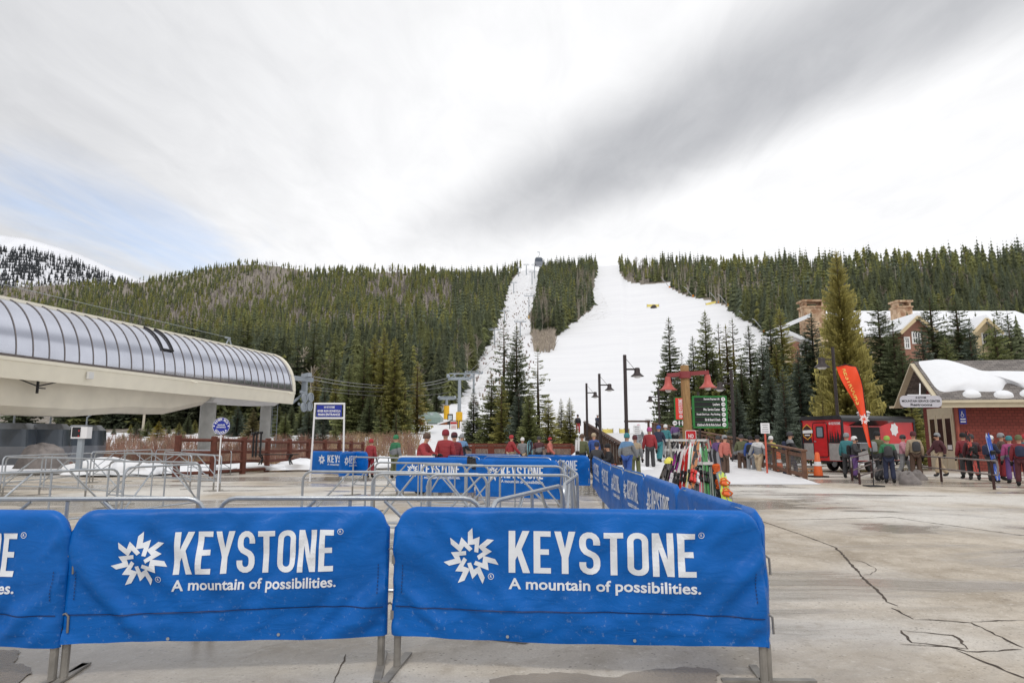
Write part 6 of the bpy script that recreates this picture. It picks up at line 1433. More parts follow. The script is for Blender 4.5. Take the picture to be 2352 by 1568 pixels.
# serving side
h0, h1, z0, z1 = .55, 2.5, 1.42, 2.15
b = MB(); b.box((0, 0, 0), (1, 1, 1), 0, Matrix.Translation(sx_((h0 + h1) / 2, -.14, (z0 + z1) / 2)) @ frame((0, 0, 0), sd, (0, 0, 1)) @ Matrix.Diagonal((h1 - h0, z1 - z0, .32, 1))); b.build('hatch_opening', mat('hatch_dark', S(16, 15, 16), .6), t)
b = MB(); b.bar(sx_(h0 - .05, .16, z0 - .02), sx_(h1 + .05, .16, z0 - .02), .36, .04); b.build('serving_shelf', GALV, t)
b = MB(); b.add([sx_(h0 - .1, .02, z1 + .06), sx_(h1 + .1, .02, z1 + .06), sx_(h1 + .1, .75, z1 + .30), sx_(h0 - .1, .75, z1 + .30), sx_(h0 - .1, .02, z1 + .10), sx_(h1 + .1, .02, z1 + .10), sx_(h1 + .1, .75, z1 + .34), sx_(h0 - .1, .75, z1 + .34)], [(0, 1, 2, 3), (4, 7, 6, 5), (2, 3, 7, 6), (0, 3, 7, 4), (1, 2, 6, 5)]); b.build('awning', TBLK, t, smooth=0)
b = MB()
for k in range(2): b.box((0, 0, 0), (1, 1, 1), 0, Matrix.Translation(sx_(h0 + .5 + k * .75, .2, z0 - .18)) @ frame((0, 0, 0), sd, (0, 0, 1)) @ Matrix.Diagonal((.55, .34, .10, 1)))
b.build('warmer', mat('warmer_steel', S(120, 120, 122), .35, .7), t)
b = MB(); b.add([sx_(3.55 + .30 * math.cos(2 * math.pi * k / 14) * (1 if k % 2 else .78), .012, 2.05 + .34 * math.sin(2 * math.pi * k / 14) * (1 if k % 2 else .78)) for k in range(14)], [tuple(range(14))]); b.build('burst_decal', WHT, t, smooth=0)
b = MB(); b.lathe([(.28, 0), (.28, .14), (.34, .16), (.22, .26)], 14, ex(LE * .7, -2.4, TTOP)); b.build('roof_vent', mat('vent_white', S(220, 216, 214), .5), t)
for s in (1.9, 2.75):
    for o_ in (-.02, -LE + .2):
        b = MB(); M = frame(sx_(s, o_ - .02, .36), sd, (0, 0, 1)); b.lathe([(.20, -.18), (.36, -.18), (.36, 0), (.20, 0)], 20, M=M); w_ = b.build('wheel', mat('tyre', S(24, 24, 25), .85), t); b = MB(); b.lathe([(.05, -.02), (.20, -.02), (.20, .0), (.05, .02)], 14, M=M); b.build('rim', GALV, w_)
b = MB(); b.bar(ex(.3, -.4, .5), ex(.3, -LS + .3, .5), .1, .1); b.bar(ex(LE - .3, -.4, .5), ex(LE - .3, -LS + .3, .5), .1, .1); b.bar(ex(LE / 2 - .4, -.1, .48), ex(LE / 2 + .4, -.1, .48), .1, .1)
for s in (.25, LE - .25): b.tube([ex(s, -.2, 0), ex(s, -.2, .55)], .05, 6)
b.build('chassis', TBLK, t)
b = MB(); b.box((0, 0, 0), (1, 1, 1), 0, Matrix.Translation(ex(LE * .40, .55, .24)) @ frame((0, 0, 0), ed, (0, 0, 1)) @ Matrix.Diagonal((.9, .10, .35, 1)))
for s in (LE * .24, LE * .56): b.bar(ex(s, .55, 0), ex(s, .55, .19), .05, .05)
b.build('step', GALVD, t)
u = thing('wooden_crate', 'low tan wooden crate on the pavement before the trailer', 'crate', on_z(1918 - 66, 1093, 0), -.3); b = MB(); b.box((0, 0, .16), (.9, .5, .06)); b.box((0, 0, .3), (.9, .5, .06))
for x in (-.4, 0, .4): b.box((x, 0, .085), (.1, .5, .085)); b.box((x, 0, .23), (.1, .48, .075))
b.build('slats', mat('crate_wood', S(176, 132, 92), .8, var=.2, scale=5), u)
# cones
ORG = mat('cone_orange', S(232, 104, 48), .5, var=.06)
for px, pt, pb, lb in ((1790, 1036, 1083, 'orange delineator cone between the notice sign and the trailer'), (1880, 1038, 1095, 'orange delineator cone with white band before the trailer door')):
    p = on_z(px, pb, 0); h = z_at(pt, p.y); u = thing('traffic_cone', lb, 'cone', p, 0, 'orange delineator cones'); b = MB(); b.box((0, 0, .03), (.62, .62, .06)); b.build('base', mat('cone_rubber', S(36, 34, 34), .8), u); b = MB(); b.lathe([(.19, .06), (.09, h - .05), (.05, h)], 16); k = b.build('cone_body', ORG, u); b = MB(); b.lathe([(.155, h * .45), (.13, h * .62)], 16) if '1880' else None; b.build('reflective_band', WHT, k)
# ================================================================== feather flag
Y = 22.6; F_ = [(1921, 842), (1934, 838.5), (1952, 839), (1966, 846), (1975, 862), (1981, 890), (1986, 930), (1992, 970), (1996, 1000), (2002, 1028), (1996, 1027), (1989, 1005), (1981, 975), (1972, 945), (1960, 920), (1948, 900), (1935, 878), (1926, 858)]
p0 = at(2000, 1028, Y); t = thing('feather_flag', 'tall orange-red feather flag lettered RESTROOMS, bent by wind', 'flag', (p0.x, Y, 0)); o = Vector((p0.x, Y, 0)); n = 26; vs, fs = [], []
lf = [(1921, 842), (1926, 858), (1935, 878), (1948, 900), (1960, 920), (1972, 945), (1981, 975), (1989, 1005), (1996, 1027)]; rt_ = [(1966, 843), (1971, 855), (1977, 872), (1981, 890), (1984, 915), (1988, 945), (1992, 973), (1996, 1000), (2002, 1028)]
def flagp(u, v):
    """u across 0..1, v down 0..1"""
    ix = v * (len(lf) - 1); i = min(len(lf) - 2, int(ix)); f = ix - i; a = Vector(lf[i]).lerp(Vector(lf[i + 1]), f); c = Vector(rt_[i]).lerp(Vector(rt_[i + 1]), f)
    q = a.lerp(c, u); q.y -= 4 * math.sin(math.pi * u) * max(0, 1 - v * 5); d = .10 * math.sin(u * 4 + v * 5) + .05 * math.sin(v * 13 + u * 3); p = at(q.x, q.y, Y + d); return p - o
for s in (0, .008):
    for j in range(n + 1):
        for i in range(9): p = flagp(i / 8, j / n); vs.append(p + Vector((0, s, 0)))
for s in (0, 1):
    for j in range(n):
        for i in range(8): a = s * (n + 1) * 9 + j * 9 + i; fs.append((a, a + 1, a + 10, a + 9))
b = MB(); b.add(vs, fs); b.build('flag_cloth', mat('flag_orange', S(240, 76, 30), .6, var=.10, scale=2.5), t, smooth=60)
b = MB(); b.tube([flagp(1, j / n) + Vector((.02, .01, 0)) for j in range(n, -1, -1)] + [flagp(.5, 0) + Vector((0, .01, .03)), flagp(.05, 0) + Vector((0, .01, .0))], .016, 6); b.tube([(0, .01, 0), flagp(1, 1) + Vector((.02, .01, 0))], .02, 6); b.box((0, 0, .02), (.5, .5, .04)); b.build('pole', DARK, t)
b = MB(); s_ = 'RESTROOMS'
for k, ch in enumerate(s_):
    v = .09 + .44 * k / 8; c = flagp(.36, v); dn = (flagp(.36, v + .02) - flagp(.36, v - .02)).normalized(); c += Vector((0, -.014, 0)); up_ = Vector((-dn.z, 0, dn.x)); up_ = up_ if up_.x > 0 else -up_
    put_text(b, ch, c, dn, up_, .13, .17, .02)
b.build('lettering', mat('flag_gold', S(232, 190, 96), .6), t, smooth=0); b = MB(); c = flagp(.55, .70) + Vector((0, -.02, 0)); put2d(b, STAR, c, (1, 0, -.15), (.15, 0, 1), .19, .19); b.build('star_logo', WHT, t, smooth=0)
# ================================================================== restroom hut
hx = Vector((math.cos(R(-9)), math.sin(R(-9)), 0)); hy = Vector((-hx.y, hx.x, 0))
Yn = 33.0; NC = Vector((x_at(2203, Yn, 1.5), Yn, 0)); WD = 3.6; ZE = z_at(925, Yn); ov = 1.0; oe = .75
RB_ = mat('red_shingle_wall', S(138, 66, 56), .75, var=.12, scale=2); TRIM = mat('cream_trim', S(206, 194, 168), .55, var=.05); ROOFM = None
t = thing('restroom_hut', 'red shingled hut with cream trim and snowy grey roof marked as restrooms', 'building', NC)
hp = lambda a, w, z: hx * a + hy * w + Vector((0, 0, z))
LB = 9.0; zw = ZE + .22; ridge_z = ZE + .05 + (WD / 2 + oe) * .86
def brickm():
    m = bpy.data.materials.new('shingle_rows'); m.use_nodes = True
    global nt, N, L
    nt = m.node_tree; N, L = nt.nodes, nt.links; P = N['Principled BSDF']; P.inputs['Roughness'].default_value = .8; tc = nd('ShaderNodeTexCoord'); sp = nd('ShaderNodeSeparateXYZ'); L.new(tc.outputs['Object'], sp.inputs[0]); cb = nd('ShaderNodeCombineXYZ'); L.new(mth('ADD', sp.outputs[0], mth('MULTIPLY', sp.outputs[1], 1.0)), cb.inputs[0]); L.new(sp.outputs[2], cb.inputs[1])
    br = nd('ShaderNodeTexBrick'); br.inputs['Scale'].default_value = 1; br.inputs['Mortar Size'].default_value = .012; br.inputs['Brick Width'].default_value = .22; br.inputs['Row Height'].default_value = .15; br.inputs['Color1'].default_value = S(132, 62, 52); br.inputs['Color2'].default_value = S(120, 54, 46); br.inputs['Mortar'].default_value = S(92, 42, 36); L.new(cb.outputs[0], br.inputs[0]); L.new(br.outputs[0], P.inputs['Base Color'])
    bp = nd('ShaderNodeBump'); bp.inputs['Strength'].default_value = .6; bp.inputs['Distance'].default_value = .02; L.new(br.outputs['Fac'], bp.inputs['Height']); bp.invert = True; L.new(bp.outputs[0], P.inputs['Normal']); return m
def roofm():
    m = bpy.data.materials.new('grey_roof_shingle'); m.use_nodes = True
    global nt, N, L
    nt = m.node_tree; N, L = nt.nodes, nt.links; P = N['Principled BSDF']; P.inputs['Roughness'].default_value = .85; tc = nd('ShaderNodeTexCoord'); mp = nd('ShaderNodeMapping'); mp.inputs['Rotation'].default_value = (0, 0, R(9)); L.new(tc.outputs['Object'], mp.inputs[0]); sp = nd('ShaderNodeSeparateXYZ'); L.new(mp.outputs[0], sp.inputs[0]); cb = nd('ShaderNodeCombineXYZ'); L.new(sp.outputs[0], cb.inputs[0]); L.new(mth('MULTIPLY', sp.outputs[2], 1.5), cb.inputs[1])
    br = nd('ShaderNodeTexBrick'); br.inputs['Scale'].default_value = 1; br.inputs['Mortar Size'].default_value = .012; br.inputs['Brick Width'].default_value = .30; br.inputs['Row Height'].default_value = .14; br.inputs['Color1'].default_value = S(142, 136, 132); br.inputs['Color2'].default_value = S(104, 100, 98); br.inputs['Mortar'].default_value = S(64, 62, 62); L.new(cb.outputs[0], br.inputs[0])
    n = nd('ShaderNodeTexNoise'); n.inputs['Scale'].default_value = 3; L.new(tc.outputs['Object'], n.inputs['Vector']); L.new(mixc(mth('MULTIPLY', n.outputs[0], .4), br.outputs[0], S(120, 112, 106)), P.inputs['Base Color']); return m
BRK, RFM = brickm(), roofm()
b = MB(); b.add([hp(0, 0, -.1), hp(LB, 0, -.1), hp(LB, 0, zw), hp(0, 0, zw), hp(0, WD, -.1), hp(LB, WD, -.1), hp(LB, WD, zw), hp(0, WD, zw), hp(0, WD / 2, zw + WD / 2 * .86)], [(0, 1, 2, 3), (5, 4, 7, 6), (4, 0, 3, 8, 7)]); b.build('wall', BRK, t, smooth=0)
za = lambda w: ridge_z - abs(w - WD / 2) * .86
b = MB()
for w0, w1 in ((WD / 2, -oe), (WD / 2, WD + oe)): b.add([hp(-ov, w0, za(w0)), hp(LB, w0, za(w0)), hp(LB, w1, za(w1)), hp(-ov, w1, za(w1)), hp(-ov, w0, za(w0) + .09), hp(LB, w0, za(w0) + .09), hp(LB, w1, za(w1) + .09), hp(-ov, w1, za(w1) + .09)], [(0, 1, 2, 3), (4, 7, 6, 5), (2, 3, 7, 6), (3, 0, 4, 7), (1, 2, 6, 5)])
rf = b.build('roof', RFM, t, smooth=0)
b = MB()
for w1 in (-oe - .03, WD + oe + .03): b.bar(hp(-ov - .05, WD / 2, za(WD / 2) - .06), hp(-ov - .05, w1, za(w1) - .06), .08, .30, hx)
b.bar(hp(-ov - .05, -oe - .08, za(-oe) - .02), hp(LB, -oe - .08, za(-oe) - .02), .12, .13); b.bar(hp(-ov + .0, -oe + .02, za(-oe) - .20), hp(LB, -oe + .02, za(-oe) - .20), .06, .22); b.bar(hp(-ov - .4, WD + oe + .05, za(WD + oe) - .05), hp(-ov + .3, WD + oe + .05, za(WD + oe) - .05), .14, .12); b.build('eave_trim', TRIM, t, smooth=0)
b = MB(); q = [hp(0, 0, 0)]
b.add([hp(-ov, -oe, za(-oe) - .22), hp(LB, -oe, za(-oe) - .22), hp(LB, .0, za(-oe) - .22), hp(-ov, 0, za(-oe) - .22)], [(0, 1, 2, 3)]); b.build('eave_soffit', TRIM, t, smooth=0)
b = MB(); ds = 4.0; pz = za(-oe) - .1; P = [hp(ds, -oe - .08, pz), hp(ds, -oe - .08, pz - .15), hp(ds - .1, -.5, pz - .55), hp(ds - .2, -.12, pz - .85), hp(ds - .2, -.08, pz - 1.0), hp(ds - .2, -.08, .05)]; b.tube(P, .055, 8); b.build('downspout', TRIM, t)
# double door in the gable wall
d0, d1 = .28, WD - .55; b = MB(); b.add([hp(-.05, d0, 0), hp(-.05, d1, 0), hp(-.05, d1, ZE - .18), hp(-.05, d0, ZE - .18), hp(0, d0, 0), hp(0, d1, 0), hp(0, d1, ZE - .18), hp(0, d0, ZE - .18)], [(0, 1, 2, 3), (0, 3, 7, 4), (1, 5, 6, 2), (3, 2, 6, 7)]); b.build('door_surround', TRIM, t, smooth=0)
for k in range(3):
    w0 = d0 + .12 + (d1 - d0 - .24) * k / 3; w1 = w0 + (d1 - d0 - .24) / 3 - .05
    b = MB(); b.add([hp(-.08, w0, .04), hp(-.08, w1, .04), hp(-.08, w1, ZE - .55), hp(-.08, w0, ZE - .55), hp(-.05, w0, .04), hp(-.05, w1, .04), hp(-.05, w1, ZE - .55), hp(-.05, w0, ZE - .55)], [(0, 1, 2, 3), (0, 3, 7, 4), (1, 5, 6, 2), (3, 2, 6, 7)]); dr = b.build('door', TRIM, t, smooth=0)
    b = MB(); b.quad(hp(-.083, w0 + .12, 1.0), hp(-.083, w1 - .12, 1.0), hp(-.083, w1 - .12, ZE - .75), hp(-.083, w0 + .12, ZE - .75)); b.build('window', mat('door_glass', S(70, 46, 44), .08, var=.2), dr, smooth=0)
    b = MB(); b.quad(hp(-.087, w0 + .16, 1.05), hp(-.087, w1 - .16, 1.05), hp(-.087, w1 - .16, 1.28), hp(-.087, w0 + .16, 1.28)); b.build('paper_notice', WHT, dr, smooth=0)
b = MB(); b.bar(hp(-.12, d0 + (d1 - d0) * .36, .95), hp(-.12, d0 + (d1 - d0) * .36, 1.2), .04, .04); b.build('handle', GALV, t)
# corner board + accessible sign
b = MB(); b.bar(hp(-.02, -.02, 0), hp(-.02, -.02, ZE - .05), .12, .12); b.build('corner_board', mat('corner_red', S(150, 76, 62), .7), t)
b = MB(); b.add([hp(.10, -.03, ZE - 1.05), hp(.42, -.03, ZE - 1.05), hp(.42, -.03, ZE - .30), hp(.10, -.03, ZE - .30)], [(0, 1, 2, 3)]); b.build('access_sign', BLUES, t, smooth=0)
b = MB(); put_text(b, 'O', hp(.25, -.034, ZE - .62), hx, (0, 0, 1), .15, .17, .0); b.quad(hp(.22, -.034, ZE - .55), hp(.26, -.034, ZE - .55), hp(.26, -.034, ZE - .42), hp(.22, -.034, ZE - .42)); b.quad(hp(.14, -.034, ZE - .84), hp(.38, -.034, ZE - .84), hp(.38, -.034, ZE - .78), hp(.14, -.034, ZE - .78)); b.quad(hp(.14, -.034, ZE - .97), hp(.38, -.034, ZE - .97), hp(.38, -.034, ZE - .91), hp(.14, -.034, ZE - .91)); b.build('access_symbol', WHT, t, smooth=0)
# roof snow: one wide blanket and clods
def roof_snow(outline, th, name, label, grp=None):
    """outline in (along, down-slope fraction) on the near roof face"""
    n = len(outline); cx = sum(p[0] for p in outline) / n; cy = sum(p[1] for p in outline) / n; vs, fs = [], []
    sp_ = lambda a, f: hp(a, WD / 2 + (-oe - WD / 2) * f, za(WD / 2 + (-oe - WD / 2) * f) + .093); nrm = Vector((hy * -.65)) + Vector((0, 0, .76)); M_ = 6
    for k in range(M_ + 1):
        r = 1 - k / M_; hgt = th * math.sqrt(max(0, 1 - r ** 3.2))
        for a, f in outline: p = sp_(cx + (a - cx) * r, cy + (f - cy) * r); vs.append(p + nrm * (hgt - .01 if k else -.005))
    fs = [(k * n + i, k * n + (i + 1) % n, (k + 1) * n + (i + 1) % n, (k + 1) * n + i) for k in range(M_) for i in range(n)]
    b = MB(); b.add(vs, fs); return b.build(name, SNOWM, rf, smooth=60)
def smooth_o(pts, k=5):
    out = []; n = len(pts)
    for i in range(n):
        p0, p1, p2, p3 = (Vector(pts[(i + j) % n]) for j in (-1, 0, 1, 2))
        for j in range(k): s = j / k; q = .5 * (2 * p1 + (p2 - p0) * s + (2 * p0 - 5 * p1 + 4 * p2 - p3) * s * s + (3 * p1 - p0 - 3 * p2 + p3) * s ** 3); out.append((q.x, q.y))
    return out
roof_snow(smooth_o([(-.75, .0), (.2, -.03), (.9, .12), (1.7, .34), (3.0, .36), (4.6, .40), (4.9, .50), (4.1, .62), (3.3, .76), (2.6, .62), (2.0, .80), (1.1, .82), (.3, .78), (-.75, .80), (-.85, .4)]), .30, 'snow_blanket', '')
for a, f, w in ((.55, .90, .42), (1.95, .92, .45), (3.15, .90, .46), (4.9, .86, .22), (5.2, .42, .35)): roof_snow(smooth_o([(a - w, f + .02), (a - w * .6, f - .08), (a + w * .5, f - .09), (a + w, f + .0), (a + w * .6, f + .06), (a - w * .5, f + .07)], 3), .20, 'snow_clod', '')
# hanging oval sign
zs0, zs1 = z_at(935, Yn - .3), z_at(912, Yn - .3); sc = hp(-ov + .05, .35, 0); t2x = Vector((1, 0, 0)); c = Vector((x_at(2116, Yn - 1.0, zs0), Yn - 1.0, (zs0 + zs1) / 2)); w = x_at(2164, Yn - 1, zs0) - x_at(2068, Yn - 1, zs0); h = (zs1 - zs0) * 1.15
t2 = thing('hanging_sign', 'pale rounded sign for the service center and restrooms hung under the gable', 'sign', c); b = MB(); b.prism([(x - w / 2, y - h / 2) for x, y in ring_pts(w, h, h * .42, 6)], .05, frame((0, .025, 0), t2x, (0, 0, 1))); b.build('board', mat('sign_pale', S(196, 194, 202), .5, var=.03), t2, smooth=0)
b = MB(); put_text(b, 'MOUNTAIN SERVICE CENTER', (0, -.03, .02), t2x, (0, 0, 1), w * .92, h * .19, .03); put_text(b, 'Restrooms', (0, -.03, -h * .27), t2x, (0, 0, 1), w * .52, h * .22, .03); put_brand(b, (0, -.03, h * .33), t2x, (0, 0, 1), w * .26); b.build('lettering', BLK, t2, smooth=0)
b = MB(); b.tube([(-w * .30, .03, h * .5 + .03), (w * .25, .03, h * .5 + .03)], .025, 6); b.tube([(0, .03, h * .5), (.35, .5, h * .5 + .62)], .03, 6); b.build('hanger', WHT, t2)
# steel handrails
STL = mat('rail_steel', S(150, 140, 138), .4, .7); RST = mat('rusty_rail', S(72, 48, 46), .7, .3, var=.2)
def handrail(label, pts, posts_, r=.028):
    o = Vector(pts[0][0]); o.z = 0; t = thing('handrail', label, 'handrail', o, 0, 'steel handrails'); b = MB()
    for ln in pts: b.tube([Vector(p) - o for p in ln], r, 7)
    b.build('rail', STL, t)
    for p, zt in posts_: b = MB(); b.bar(Vector(p) - o, Vector((p[0], p[1], zt)) - o, .06, .06); b.build('post', RST, t)
a1, a2 = on_z(2163, 1106, 0), on_z(2284, 1123.5, 0); dr_ = a2 - a1; s0 = a1 - dr_ * .65; s1 = a2 + dr_ * .08; s0.z = s1.z = 0
handrail('double steel handrail in front of the hut door', [[s0 + Vector((0, 0, .92)), s1 + Vector((0, 0, .90))], [s0 + Vector((0, 0, .5)), s1 + Vector((0, 0, .46)), s1 + Vector((.03, 0, .70)), s1 + Vector((0, 0, .90))]], [(a1, .92), (a2, .9), (s0, .92)])
q0, q1 = on_z(1958, 1104, 0), Vector((x_at(2040, 29, .5), 29, 0)); q2 = on_z(1975, 1112, 0)
handrail('curved steel stair rail beside the trailer skirt', [[q0 + Vector((0, 0, .35)), q0 + Vector((0, 0, .75)), q0 + Vector((.15, .3, .86)), q1 + Vector((0, 0, 1.15))], [q0 + Vector((.1, .1, .4)), q1 + Vector((0, 0, .75))]], [(q0, .5), (q0.lerp(q1, .5), 1.0), (q1, 1.15)])
handrail('second stair rail just before the curved one', [[q2 + Vector((0, 0, .3)), q2 + Vector((0, 0, .62)), q2 + Vector((.15, .2, .72)), q1 + Vector((-.1, -1.2, 1.0))], [q2 + Vector((.1, .1, .3)), q1 + Vector((-.1, -1.2, .6))]], [(q2, .4), (q1 + Vector((-.1, -1.2, 0)), 1.0)])
for k, (px, py) in enumerate(((2040, 1096), (2060, 1103), (2085, 1104), (2108, 1102), (2020, 1094), (2090, 1112))): lump('boulder', on_z(px, py, 0), (.34, .3, .38), ROCK, k + 20, ('pale boulder at the foot of the stair rail', 'boulder below the green jacket, second of the row', 'rounded boulder in the middle of the row', 'boulder nearest the handrail post', 'smallest boulder beside the steps', 'dark front boulder of the row')[k], 'boulder', grp='boulders by the steps', nu=14, nv=7)
# ================================================================== lodge behind the trees
STUC = mat('cream_stucco', S(206, 186, 148), .8, var=.06, scale=.5); BRNW = mat('brown_siding', S(150, 108, 90), .8, var=.1); WINW = mat('white_window', S(226, 224, 220), .5); WING = mat('lodge_glass', S(70, 74, 80), .1, var=.2, scale=.5)
def stonem():
    m = bpy.data.materials.new('chimney_stone'); m.use_nodes = True
    global nt, N, L
    nt = m.node_tree; N, L = nt.nodes, nt.links; P = N['Principled BSDF']; P.inputs['Roughness'].default_value = .85; tc = nd('ShaderNodeTexCoord'); v = nd('ShaderNodeTexVoronoi'); v.inputs['Scale'].default_value = 2.2; L.new(tc.outputs['Object'], v.inputs['Vector']); r = nd('ShaderNodeValToRGB'); r.color_ramp.elements[0].color = S(150, 112, 84); r.color_ramp.elements[1].color = S(212, 186, 156); sp = nd('ShaderNodeSeparateColor'); L.new(v.outputs['Color'], sp.inputs[0]); L.new(sp.outputs[0], r.inputs[0]); L.new(r.outputs[0], P.inputs['Base Color']); return m
STN = stonem()
YL = 80.0; zr_, ze_ = z_at(722, YL + 8), z_at(770, YL); xa, xb_ = x_at(1945, YL, 12), x_at(2460, YL, 12)
t = thing('lodge', 'cream lodge with snowy roof, stone chimney and brown gable behind the spruces', 'building', (xa, YL, G(xa, YL))); o = t.location.copy(); W3 = lambda x, y, z: Vector((x, y, z)) - o; gz = G(xa, YL) - 1
b = MB(); b.add([W3(xa, YL, gz), W3(xb_, YL, gz), W3(xb_, YL, ze_), W3(xa, YL, ze_), W3(xa, YL + 16, gz), W3(xa, YL + 16, ze_), W3(xa, YL + 8, zr_)], [(0, 1, 2, 3), (4, 0, 3, 6, 5)]); b.build('wall', STUC, t, smooth=0)
b = MB(); b.add([W3(xa - 1, YL - 1.2, ze_ - .4), W3(xb_, YL - 1.2, ze_ - .4), W3(xb_, YL + 8, zr_), W3(xa - 1, YL + 8, zr_), W3(xa - 1, YL - 1.2, ze_ + .1), W3(xb_, YL - 1.2, ze_ + .1), W3(xb_, YL + 8, zr_ + .5), W3(xa - 1, YL + 8, zr_ + .5)], [(0, 1, 2, 3), (4, 7, 6, 5), (0, 4, 5, 1), (0, 3, 7, 4)]); rl = b.build('roof', SNOWM, t, smooth=0)
def chimney(par, o_, px0, px1, pt, pb, Y):
    x0, x1, z1, z0 = x_at(px0, Y, 16), x_at(px1, Y, 16), z_at(pt, Y), z_at(pb, Y); b = MB(); c = Vector(((x0 + x1) / 2, Y, (z0 + z1) / 2)) - o_; w = x1 - x0
    b.box(c, (w, 1.6, z1 - z0)); b.box(c + Vector((0, 0, (z1 - z0) / 2 + .1)), (w * 1.12, 1.8, .2)); b.box(c + Vector((0, 0, (z1 - z0) / 2 + .85)), (w * 1.15, 1.85, .22))
    for sx in (-.4, .4): b.box(c + Vector((sx * w, 0, (z1 - z0) / 2 + .46)), (.25, 1.4, .5))
    b.build('chimney', STN, par)
chimney(rl, o, 2056, 2090, 709, 752, YL + 3)
def gable(px0, px1, pe, pp, Y, label, m):
    x0, x1, z_e, z_p = x_at(px0, Y, 14), x_at(px1, Y, 14), z_at(pe, Y), z_at(pp, Y); xm = (x0 + x1) / 2
    b = MB(); b.add([W3(x0, Y, gz), W3(x1, Y, gz), W3(x1, Y, z_e), W3(xm, Y, z_p), W3(x0, Y, z_e), W3(x0, Y + 5, gz), W3(x1, Y + 5, gz), W3(x1, Y + 5, z_e), W3(x0, Y + 5, z_e)], [(0, 1, 2, 3, 4), (0, 4, 8, 5), (1, 6, 7, 2)]); b.build('gable_wall', m, t, smooth=0)
    b = MB()
    for s, xe in ((-1, x0), (1, x1)): k = xe + s * .8; zz = z_e - .8 * (z_p - z_e) / (xm - x0); b.add([W3(xm, Y - .7, z_p + .05), W3(k, Y - .7, zz + .05), W3(k, Y + 8, zz + .05), W3(xm, Y + 8, z_p + .05), W3(xm, Y - .7, z_p + .45), W3(k, Y - .7, zz + .40), W3(k, Y + 8, zz + .4), W3(xm, Y + 8, z_p + .45)], [(0, 1, 2, 3), (4, 7, 6, 5), (1, 2, 6, 5), (0, 4, 5, 1)])
    b.build('gable_roof', SNOWM, t, smooth=0)
    b = MB()
    for s, xe in ((-1, x0), (1, x1)): k = xe + s * .8; zz = z_e - .8 * (z_p - z_e) / (xm - x0); b.bar(W3(xm, Y - .75, z_p - .1), W3(k, Y - .75, zz - .1), .12, .35)
    b.build('bargeboard', STUC, t, smooth=0)
def window(px0, px1, pt, pb, Y, nx_, nz_):
    x0, x1, z1, z0 = x_at(px0, Y, 13), x_at(px1, Y, 13), z_at(pt, Y), z_at(pb, Y); c = W3((x0 + x1) / 2, Y - .04, (z0 + z1) / 2); w, h = x1 - x0, z1 - z0; b = MB()
    for s in (-1, 1): b.box(c + Vector((s * w / 2, 0, 0)), (.16, .12, h + .16)); b.box(c + Vector((0, 0, s * h / 2)), (w - .162, .12, .16))
    for k in range(1, nx_): b.box(c + Vector((-w / 2 + w * k / nx_, .01, 0)), (.10, .08, h - .17))
    for k in range(1, nz_): b.box(c + Vector((0, .015, -h / 2 + h * k / nz_)), (w - .17, .06, .09))
    f = b.build('window', WINW, t); b = MB(); b.box(c + Vector((0, .03, 0)), (w, .05, h)); b.build('pane', WING, f)
gable(2076, 2131, 752, 728, YL - 3, '', BRNW); window(2096, 2114, 763, 788, YL - 3, 3, 2); window(2078, 2088, 775, 800, YL - 3, 2, 2)
gable(2240, 2280, 752, 733, YL - 1.5, '', STUC); window(2257, 2276, 766, 789, YL - 1.5, 3, 2)
for p in ((2300, 2316, 775, 792), (2334, 2350, 778, 796), (2175, 2190, 778, 795), (2145, 2158, 805, 822), (2212, 2226, 810, 828), (2258, 2276, 812, 832), (2335, 2350, 818, 836), (2098, 2112, 815, 835), (1985, 2000, 800, 820)): window(*p, YL, 2, 2)
# west wing with its own chimney
Yw = 74; xa, xb_ = x_at(1815, Yw, 10), x_at(1905, Yw, 10)
t = thing('lodge', 'west lodge wing with stepped snowy eaves and a stone chimney beside the tall olive spruce', 'building', (xa, Yw, G(xa, Yw))); o = t.location.copy(); gz = G(xa, Yw) - 1; ze_, zr_ = z_at(772, Yw), z_at(738, Yw + 3)
b = MB(); b.add([W3(xa + .8, Yw, gz), W3(xb_, Yw, gz), W3(xb_, Yw, ze_), W3(xa + .8, Yw, ze_ - .4), W3(xa + .8, Yw + 8, gz), W3(xa + .8, Yw + 8, ze_)], [(0, 1, 2, 3), (4, 0, 3, 5)]); b.build('wall', STUC, t, smooth=0)
b = MB()
for (p0, p1, dy) in (((1806, 752), (1862, 728), 0), ((1808, 766), (1870, 792), -1.2)):
    a, c = at(*p0, Yw + dy), at(*p1, Yw + dy); b.add([W3(*a), W3(*c), W3(c.x, c.y + 6, c.z), W3(a.x, a.y + 6, a.z), W3(a.x, a.y, a.z + .45), W3(c.x, c.y, c.z + .45), W3(c.x, c.y + 6, c.z + .45), W3(a.x, a.y + 6, a.z + .45)], [(0, 1, 2, 3), (4, 7, 6, 5), (0, 4, 5, 1), (1, 5, 6, 2), (0, 3, 7, 4)])
rl = b.build('roof', SNOWM, t, smooth=0)
chimney(rl, o, 1842, 1890, 709, 775, Yw + 4)
b = MB(); p = W3(x_at(1832, Yw, 3), Yw - .6, 0); b.box((p.x, p.y, (ze_ + gz) / 2 - o.z - .4), (.7, .7, ze_ - gz - .8)); b.build('timber_post', BRNW, t)
window(1836, 1852, 790, 815, Yw, 2, 2)
